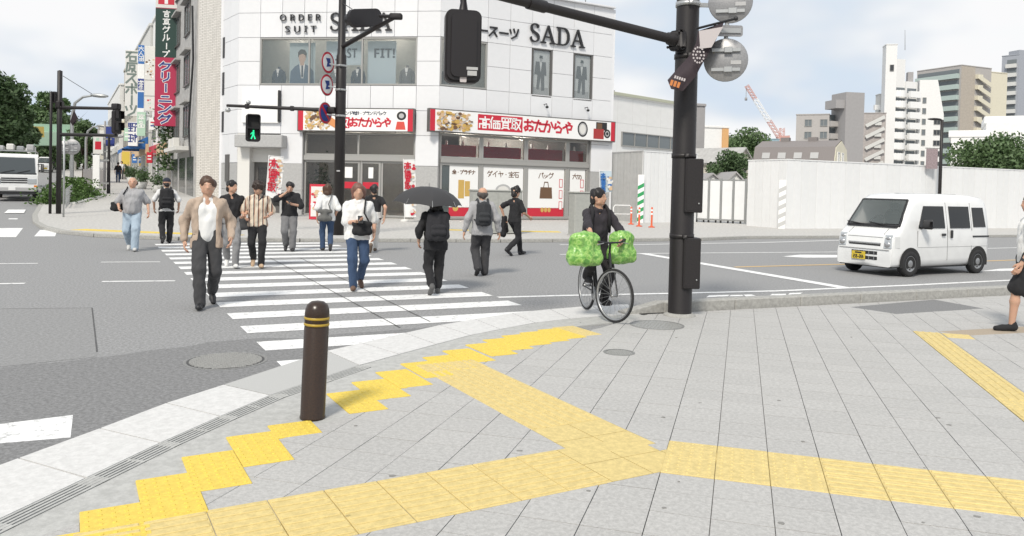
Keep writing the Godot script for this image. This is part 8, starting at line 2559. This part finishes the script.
func people():
	body_templates()
	var black := cloth(0.014, 0.014, 0.016); var charcoal := cloth(0.045, 0.045, 0.048); var white := cloth(0.72, 0.72, 0.71); var denim := cloth(0.035, 0.065, 0.13); var pale_denim := cloth(0.34, 0.42, 0.50)
	var grey := cloth(0.22, 0.22, 0.225); var light_grey := cloth(0.34, 0.34, 0.35)
	var brown_hair := mat_once("hair_brown", 0.07, 0.035, 0.02, 0.5); var dark_brown := mat_once("hair_dark", 0.03, 0.018, 0.013, 0.5)
	# the man in the beige jacket
	var d := walker(206, 306, 158, "person in a beige shirt jacket over a white tee, dark jeans, crossing", {"h": 1.79, "cell": 0.015, "stride": 0.52, "lead": -1.0, "shirt": cloth(0.42, 0.33, 0.26), "shirt_name": "jacket", "inner": white, "sleeve": 0.98, "hem": -0.12, "loose": 0.034, "trousers": charcoal, "leg_loose": 0.022, "shoes": M.black, "hair_mat": brown_hair, "hair": "short", "fat": 1.05, "lh": Vector3(0.29, 0.90, 0.06), "rh": Vector3(-0.27, 0.86, -0.06)})
	person(d)
	# beside him: dark shirt, looking aside
	d = walker(231, 267, 160, "person in a dark short-sleeved shirt and grey trousers looking aside", {"h": 1.73, "stride": 0.4, "lead": 1.0, "shirt": black, "sleeve": 0.42, "trousers": grey, "shoes": cloth(0.65, 0.65, 0.64), "hair": "short", "head_turn": 0.9, "lh": Vector3(0.23, 1.02, 0.24)})
	person(d)
	var stripes := StandardMaterial3D.new()
	var im := Image.create(64, 8, false, Image.FORMAT_RGB8)
	for x in 64:
		var c := lin(0.62, 0.54, 0.43)
		if x % 32 < 7: c = lin(0.035, 0.02, 0.018)
		elif x % 32 < 12: c = lin(0.42, 0.22, 0.15)
		elif x % 32 > 26: c = lin(0.66, 0.60, 0.52)
		for y in 8: im.set_pixel(x, y, c)
	stripes.albedo_texture = ImageTexture.create_from_image(im)
	stripes.uv1_triplanar = true; stripes.uv1_scale = Vector3(6.0, 6.0, 6.0); stripes.roughness = 0.9
	d = walker(257, 267, 163, "person in a striped beige shirt and black trousers looking down", {"h": 1.72, "stride": 0.36, "lead": 1.0, "shirt": stripes, "sleeve": 0.45, "hem": -0.1, "loose": 0.034, "trousers": black, "shoes": cloth(0.46, 0.33, 0.22), "hair": "curly", "hair_mat": dark_brown, "head_tip": 0.45, "lh": Vector3(0.20, 1.02, 0.22), "rh": Vector3(-0.24, 1.0, 0.18)})
	person(d)
	shoulder_bag(carry_node(d), d.J, "dark bag hanging at the side of the striped shirt", charcoal, Vector3(-0.27, 0.86, 0.02), Vector3(0.22, 0.28, 0.10), 1)
	d = walker(289, 251, 165, "person in a loose black shirt and grey trousers holding a phone", {"h": 1.72, "stride": 0.18, "lead": 1.0, "shirt": black, "sleeve": 0.5, "hem": -0.05, "loose": 0.045, "trousers": cloth(0.16, 0.16, 0.165), "leg_loose": 0.03, "hair": "short", "head_tip": 0.3, "rh": Vector3(-0.11, 1.42, 0.20), "lh": Vector3(0.06, 1.16, 0.26), "elbow_pole": Vector3(0.9, -0.7, -0.2)})
	person(d)
	held_phone(d, 1)
	d = walker(326.5, 251, -20, "person from behind in a white shirt and blue jeans with brown hair", {"h": 1.68, "stride": 0.32, "lead": 1.0, "shirt": white, "sleeve": 0.5, "hem": -0.12, "loose": 0.04, "trousers": denim, "shoes": charcoal, "hair": "bob", "hair_mat": brown_hair, "rh": Vector3(-0.22, 0.92, 0.1)})
	person(d)
	shoulder_bag(carry_node(d), d.J, "grey canvas bag on the back of the white shirt", cloth(0.12, 0.12, 0.115), Vector3(0.08, 0.93, -0.19), Vector3(0.40, 0.36, 0.14), -1)
	# white tee, phone in hand
	d = walker(356.5, 289, 162, "person in a white tee and blue jeans holding a phone, black bag across", {"h": 1.72, "cell": 0.016, "stride": 0.36, "lead": -1.0, "shirt": white, "sleeve": 0.46, "hem": -0.1, "loose": 0.042, "trousers": denim, "shoes": cloth(0.14, 0.085, 0.06), "hair": "bob", "hair_mat": mat_once("hair_red", 0.16, 0.075, 0.055, 0.5), "rh": Vector3(-0.05, 1.10, 0.24), "lh": Vector3(0.25, 0.90, 0.10), "fat": 1.04})
	person(d)
	held_phone(d, 0)
	shoulder_bag(carry_node(d), d.J, "black crescent bag across the front of the white tee", black, Vector3(0.05, 1.0, 0.20), Vector3(0.34, 0.24, 0.12), 1)
	d = walker(373, 252, -15, "person from behind in a black vest and white trousers, heel raised", {"h": 1.74, "stride": 0.62, "lead": -1.0, "shirt": black, "sleeve": 0.3, "trousers": cloth(0.60, 0.59, 0.57), "shoes": cloth(0.16, 0.12, 0.09), "hair": "short", "pitch": [-0.1, 1.0], "lf": Vector3(0.09, 0.20, -0.36)})
	person(d)
	# under the umbrella
	d = walker(434.5, 295, -14, "person from behind in black clothes under a dark umbrella", {"h": 1.56, "cell": 0.017, "stride": 0.34, "lead": -1.0, "fat": 1.22, "shirt": black, "sleeve": 0.8, "hem": -0.12, "loose": 0.045, "trousers": black, "leg": 0.93, "leg_loose": 0.024, "hair": "bob", "shoes": cloth(0.10, 0.10, 0.10), "rh": Vector3(0.02, 1.22, 0.24), "lh": Vector3(0.28, 0.92, 0.06)})
	var t := person(d)
	backpack(t, d.J, "soft black backpack of the person under the umbrella", cloth(0.020, 0.020, 0.024), 0.40, 0.46, 0.20)
	umbrella(t, d.J)
	# grey shirt, backpack
	d = walker(481, 276, -10, "balding person from behind in a light grey shirt and dark trousers", {"h": 1.70, "stride": 0.2, "lead": -1.0, "shirt": light_grey, "sleeve": 0.95, "hem": -0.12, "loose": 0.045, "trousers": cloth(0.04, 0.04, 0.044), "leg_loose": 0.03, "hair": "bald", "hair_mat": mat_once("hair_grey", 0.08, 0.07, 0.065, 0.6), "fat": 1.08, "lh": Vector3(0.33, 0.86, 0.02), "rh": Vector3(-0.33, 0.86, 0.02)})
	t = person(d)
	backpack(t, d.J, "black backpack over the light grey shirt", cloth(0.028, 0.03, 0.034), 0.30, 0.46, 0.16)
	# black tee, walking to the right
	d = walker(514, 255.5, 48, "person in a black tee and black trousers with a jacket over one hand", {"h": 1.74, "stride": 0.56, "lead": 1.0, "shirt": black, "sleeve": 0.42, "trousers": black, "hair": "curly", "lh": Vector3(0.27, 0.95, -0.12), "rh": Vector3(-0.25, 0.95, 0.25)})
	t = person(d)
	var o := carry(t, "folded_jacket", "black jacket hanging from the hand of the black tee", "jacket")
	var st := start(true)
	net(st, [[Vector3(0.28, 0.92, -0.12), Vector3(0.27, 0.52, -0.14), 0.055, 0.085], [Vector3(0.28, 0.9, -0.06), Vector3(0.28, 0.60, -0.04), 0.05, 0.06]], 0.018, 0.04, [], 0.012)
	obj("cloth", st, black, o)
	o = carry(t, "paper_bag", "small white bag in the hand of the black tee", "bag")
	st = start(true); net(st, [[Vector3(0.30, 0.88, -0.22), Vector3(0.31, 0.68, -0.24), 0.03, 0.06]], 0.016, 0.03, [], 0.01); obj("bag", st, white, o)
	# far side of the crossing
	d = walker(132, 250.5, 160, "heavy person in a grey tee and pale jeans with a black bag", {"h": 1.76, "stride": 0.42, "lead": 1.0, "fat": 1.25, "shirt": light_grey, "sleeve": 0.46, "hem": -0.04, "loose": 0.04, "trousers": pale_denim, "leg_loose": 0.034, "shoes": cloth(0.52, 0.52, 0.51), "hair": "bald", "hair_mat": dark_brown, "rh": Vector3(-0.26, 0.98, 0.16), "lh": Vector3(0.34, 0.90, 0.05)})
	t = person(d)
	shoulder_bag(t, d.J, "black bag slung behind the grey tee", black, Vector3(-0.33, 1.02, -0.08), Vector3(0.26, 0.22, 0.12), -1)
	d = walker(166, 243.5, -24, "person from behind in a white shirt, dark cap and black trousers", {"h": 1.75, "stride": 0.36, "lead": -1.0, "shirt": cloth(0.60, 0.60, 0.60), "sleeve": 0.46, "trousers": black, "leg_loose": 0.024, "hair": "cap", "hair_mat": cloth(0.02, 0.025, 0.04), "lh": Vector3(0.29, 0.92, 0.02), "rh": Vector3(-0.29, 0.92, 0.05)})
	t = person(d)
	backpack(t, d.J, "big black backpack on the white shirt with the dark cap", black, 0.36, 0.50, 0.18)
	# at the right edge: white tee, black shorts, sandals
	d = {"at": G(1027, 331), "heading": -75, "label": "person in a white tee, black shorts and sandals at the pavement edge", "h": 1.76, "cell": 0.014, "hip": 0.90, "lf": Vector3(0.085, 0.075, 0.20), "rf": Vector3(-0.085, 0.11, -0.24), "pitch": [0.3, 0.0], "lh": Vector3(0.24, 0.86, 0.16), "rh": Vector3(-0.25, 0.88, -0.1), "shirt": white, "sleeve": 0.42, "hem": -0.06, "loose": 0.03, "trousers": black, "leg": 0.44, "leg_loose": 0.03, "shoes": black, "hair": "short", "tone": 0.95}
	t = person(d)
	o = carry(t, "wrist_watch", "dark watch on the wrist beside the black shorts", "watch")
	st = start(true)
	var wd: Vector3 = (d.J.elb[1] - d.J.wri[1]).normalized()
	tube(st, [d.J.wri[1] + wd * 0.02, d.J.wri[1] + wd * 0.05], [0.038, 0.039], 12)
	obj("strap", st, M.black, o)
	cyclist()
	# a few people far down the side street
	for e in [[118, 66.0, -28, "far person in a dark top walking down the side street", black, denim], [121.5, 74.0, 152, "far person in a pale top walking up the side street", white, charcoal]]:
		d = {"at": Vector3.ZERO, "heading": e[2], "label": e[3], "cell": 0.03, "lf": Vector3(0.08, 0.08, 0.15), "rf": Vector3(-0.08, 0.08, -0.15), "lh": Vector3(0.24, 0.86, 0), "rh": Vector3(-0.24, 0.86, 0), "shirt": e[4], "trousers": e[5]}
		var q := D(e[0], 180, e[1]); q.y = rise(q) + 0.08
		d.at = q
		person(d)

func carry_node(d: Dictionary) -> Node3D:
	return get_child(get_child_count() - 1) as Node3D if (get_child(get_child_count() - 1) as Node3D).get_meta("category", "") == "person" else last_person()
func last_person() -> Node3D:
	for k in range(get_child_count() - 1, -1, -1):
		if get_child(k).get_meta("category", "") == "person": return get_child(k) as Node3D
	return null
func held_phone(d: Dictionary, k: int):
	var o := carry(last_person(), "phone", "dark phone held before the %s" % ("white tee" if k == 0 else "loose black shirt"), "phone")
	var w: Vector3 = d.J.wri[k]; var e: Vector3 = d.J.elb[k]
	var c := w + (w - e).normalized() * 0.10 + Vector3(0, 0.02, 0.01)
	var st := start(); bx(st, Transform3D(Basis(Vector3.RIGHT, -0.7), c), Vector3(0.075, 0.15, 0.01), 0.004); obj("case", st, M.black, o)
	st = start(); bx(st, Transform3D(Basis(Vector3.RIGHT, -0.7), c + Basis(Vector3.RIGHT, -0.7) * Vector3(0, 0, -0.006)), Vector3(0.066, 0.14, 0.002), 0.0); obj("screen", st, M.car_glass, o)

func umbrella(t: Node3D, J: Dictionary):
	var o := carry(t, "umbrella", "open dark grey umbrella over a person in black", "umbrella")
	var w: Vector3 = J.wri[0] + Vector3(0, -0.05, 0.04)
	var top := w + Vector3(0.09, 0.68, -0.14)
	var st := start(true); tube(st, [w + Vector3(0, -0.12, 0.02), top + Vector3(0, 0.06, 0)], [0.009, 0.007], 8); obj("shaft", st, M.galv, o)
	st = start(true); tube(st, [w + Vector3(0, -0.14, 0.025), w + Vector3(0, 0.02, 0)], [0.014, 0.012], 8); obj("handle", st, M.black, o)
	st = start(true)
	var n := 8; var r := 0.60; var m := 5
	var xf := Transform3D(Basis(Vector3.BACK, 0.05) * Basis(Vector3.RIGHT, -0.06), top)
	var pt := func(i: float, u: float) -> Vector3:
		var a := TAU * i / n
		var frac := i - floorf(i)
		var sag := 1.0 - 0.10 * u * sin(PI * frac)
		return xf * Vector3(cos(a) * r * sin(u * 1.25) / sin(1.25) * sag, -0.30 * (1.0 - cos(u * 1.25)) / (1.0 - cos(1.25)) * (1.0 - 0.08 * sin(PI * frac)) , sin(a) * r * sin(u * 1.25) / sin(1.25) * sag)
	for k in n:
		for e in 4:
			for q in m:
				var i0 := k + e / 4.0; var i1 := k + (e + 1) / 4.0 - (0.0001 if e == 3 else 0.0)
				quad(st, pt.call(i0, q / float(m)), pt.call(i1, q / float(m)), pt.call(i1, (q + 1) / float(m)), pt.call(i0, (q + 1) / float(m)))
	obj("canopy", st, cloth(0.040, 0.040, 0.043), o)
	for k in n:
		st = start(true)
		var line := []
		for q in m + 1: line.append((pt.call(float(k), q / float(m)) as Vector3) + Vector3(0, -0.006, 0))
		tube(st, line, [0.004], 5); obj("rib", st, M.galv, o)

func cyclist():
	var hd := 166.0
	var f := head(hd)
	var R := 0.335
	var base := G(613.5, 322.5) - f * 0.52     # midway between the wheels
	var xf := face_to(base, f)
	var t := thing("bicycle", xf, "black city bicycle with a thin frame ridden onto the pavement", "bicycle")
	var metal := mat_once("bike_black", 0.016, 0.016, 0.018, 0.35)
	var steer := Basis(Vector3.UP, 0.40)
	var fh := Vector3(0, R, 0.52); var rh := Vector3(0, R, -0.50)
	for e in [[fh, steer], [rh, Basis.IDENTITY]]:
		var wx := Transform3D(e[1], e[0]) * Transform3D(Basis(Vector3.BACK, PI / 2), Vector3.ZERO)
		var st := start(true)
		var prof := []
		for k in 9: prof.append([R - 0.016 + 0.016 * cos(TAU * k / 8), 0.016 * sin(TAU * k / 8)])
		lathe(st, wx, prof, 40)
		var wh := obj("wheel", st, M.tyre, t)
		st = start(true)
		lathe(st, wx, [[R - 0.03, -0.011], [R - 0.048, -0.009], [R - 0.048, 0.009], [R - 0.03, 0.011]], 40)
		obj("rim", st, M.rim, wh)
		st = start(true)
		lathe(st, wx, [[0.0, -0.05], [0.022, -0.05], [0.016, 0.0], [0.022, 0.05], [0.0, 0.05]], 10)
		obj("hub", st, M.rim, wh)
		st = start()
		for k in 24:
			var a := TAU * k / 24
			box_between(st, wx * Vector3(cos(a + 0.25) * 0.02, 0.03 * (1 if k % 2 else -1), sin(a + 0.25) * 0.02), wx * Vector3(cos(a) * (R - 0.045), 0, sin(a) * (R - 0.045)), 0.0025, 0.0025)
		var sp := obj("spokes", st, M.rim, wh)
		tag(sp, "", "", "", "stuff")
	var bb := Vector3(0, 0.28, -0.08); var seat := Vector3(0, 0.86, -0.26); var ht := Vector3(0, 0.78, 0.34); var hb := Vector3(0, 0.66, 0.375)
	var pipe := func(called: String, pts: Array, r: float, m: Material):
		var st := start(true); tube(st, pts, [r], 10); return obj(called, st, m, t)
	pipe.call("top_tube", [ht + Vector3(0, -0.02, 0), Vector3(0, 0.72, -0.215)], 0.016, metal)
	pipe.call("down_tube", [hb, bb], 0.019, metal)
	pipe.call("seat_tube", [bb, seat], 0.016, metal)
	for s in [-1, 1]:
		pipe.call("chain_stay", [bb, rh + Vector3(s * 0.055, 0, 0)], 0.009, metal)
		pipe.call("seat_stay", [Vector3(0, 0.70, -0.21), rh + Vector3(s * 0.055, 0, 0)], 0.008, metal)
		pipe.call("fork_blade", [hb + steer * Vector3(s * 0.03, -0.03, 0), hb + steer * Vector3(s * 0.052, -0.08, 0.02), fh + steer * Vector3(s * 0.055, 0, 0)], 0.012, metal)
	pipe.call("head_tube", [hb, ht + Vector3(0, 0.06, -0.01)], 0.02, metal)
	var hbar := ht + Vector3(0, 0.20, 0.0)
	pipe.call("stem", [ht + Vector3(0, 0.05, -0.01), hbar, hbar + steer * Vector3(0, 0.0, 0.05)], 0.014, metal)
	pipe.call("handlebar", [hbar + steer * Vector3(-0.29, 0.03, -0.03), hbar + steer * Vector3(-0.12, 0.0, 0.05), hbar + steer * Vector3(0.12, 0.0, 0.05), hbar + steer * Vector3(0.29, 0.03, -0.03)], 0.012, metal)
	for s in [-1, 1]:
		pipe.call("grip", [hbar + steer * Vector3(s * 0.19, 0.012, 0.02), hbar + steer * Vector3(s * 0.31, 0.033, -0.04)], 0.018, M.black)
		pipe.call("brake_lever", [hbar + steer * Vector3(s * 0.17, 0.0, 0.06), hbar + steer * Vector3(s * 0.27, -0.02, 0.05)], 0.006, M.rim)
	var st := start(true)
	net(st, [[seat + Vector3(0, 0.03, 0.12), seat + Vector3(0, 0.035, -0.06), 0.022, 0.03], [seat + Vector3(-0.05, 0.04, -0.1), seat + Vector3(0.05, 0.04, -0.1), 0.035, 0.035]], 0.012, 0.03)
	obj("saddle", st, M.black, t)
	st = start(true); lathe(st, Transform3D(Basis(Vector3.BACK, PI / 2), bb + Vector3(-0.05, 0, 0)), [[0.0, -0.004], [0.09, -0.004], [0.09, 0.004], [0.0, 0.004]], 24); obj("chainring", st, M.rim, t)
	var ped := [bb + Vector3(-0.09, 0.16, 0.05), bb + Vector3(0.09, -0.16, -0.05)]
	for k in 2:
		pipe.call("crank", [bb + Vector3(-0.07 if k == 0 else 0.07, 0, 0), ped[k]], 0.01, metal)
		st = start(); bx(st, place(ped[k] + Vector3(-0.05 if k == 0 else 0.05, 0, 0)), Vector3(0.09, 0.02, 0.09), 0.004); obj("pedal", st, M.black, t)
	st = start(); bx(st, Transform3D(steer, hb + steer * Vector3(0, -0.02, 0.06)), Vector3(0.05, 0.05, 0.06), 0.01); obj("front_lamp", st, M.lamp_glass, t)
	# rider, in the bicycle's axes
	var black := cloth(0.016, 0.015, 0.018)
	var grip0 := hbar + steer * Vector3(-0.25, 0.05, -0.05); var grip1 := hbar + steer * Vector3(0.25, 0.05, -0.05)
	var d := {"at": base + f * -0.22, "heading": hd, "label": "person in dark clothes riding a bicycle and looking aside", "h": 1.69, "cell": 0.014, "hip": 0.93, "lean": 0.22, "shirt": cloth(0.030, 0.026, 0.033), "sleeve": 0.62, "hem": -0.02, "trousers": black, "leg_loose": 0.02, "hair": "short", "head_turn": 0.85, "shoes": black}
	var sh := Vector3(0, 0, 0.22)
	d.lf = ped[1] + sh + Vector3(0.05, 0.085, -0.06); d.rf = ped[0] + sh + Vector3(-0.05, 0.085, -0.06)
	d.rh = grip0 + sh; d.lh = grip1 + sh
	d.elbow_pole = Vector3(0.9, -0.5, -0.4)
	var p := person(d)
	backpack(p, d.J, "dark backpack on the rider's back", black, 0.26, 0.36, 0.14)
	# two bulging bags of green packaging hanging from the handlebar
	var gm := StandardMaterial3D.new()
	var nt := noise_tex(0.022, Color.BLACK, Color.WHITE, 77, 256, 4)
	var gr := Gradient.new()
	gr.offsets = PackedFloat32Array([0.0, 0.36, 0.47, 0.54, 0.60, 0.66, 1.0])
	gr.colors = PackedColorArray([lin(0.05, 0.14, 0.03), lin(0.11, 0.30, 0.06), lin(0.22, 0.44, 0.10), lin(0.32, 0.54, 0.14), lin(0.42, 0.60, 0.24), lin(0.22, 0.46, 0.09), lin(0.12, 0.32, 0.05)])
	nt.color_ramp = gr
	gm.albedo_texture = nt; gm.uv1_triplanar = true; gm.uv1_scale = Vector3.ONE * 1.6; gm.roughness = 0.3
	for k in 2:
		var g := grip0 if k == 0 else grip1
		var s := -1.0 if k == 0 else 1.0
		var bagt := thing("shopping_bag", xf, "bulging green and white plastic bag, %s on the handlebar" % ["larger of the two", "smaller of the two"][k], "bag")
		st = start(true)
		var w := 0.21 if k == 0 else 0.16
		var c := g + Vector3(s * (0.10 if k == 0 else 0.04), -0.13, -0.02 if k == 0 else -0.10)
		net(st, [[c + Vector3(-w * 0.62, -0.10, 0), c + Vector3(w * 0.62, -0.10, 0), 0.105, 0.105], [c + Vector3(-w * 0.5, 0.12, 0), c + Vector3(w * 0.5, 0.12, 0), 0.085, 0.085], [c + Vector3(-w * 0.75, -0.13, 0.03), c + Vector3(-w * 0.6, 0.1, -0.02), 0.06, 0.06], [c + Vector3(w * 0.75, -0.13, 0.03), c + Vector3(w * 0.6, 0.1, -0.02), 0.06, 0.06], [c + Vector3(0, -0.1, 0.03), c + Vector3(0, 0.12, 0.02), 0.11, 0.10], [c + Vector3(0, 0.1, 0), g + Vector3(0, -0.03, 0.0), 0.06, 0.018]], 0.014, 0.05, [], 0.007)
		obj("bag", st, gm, bagt)
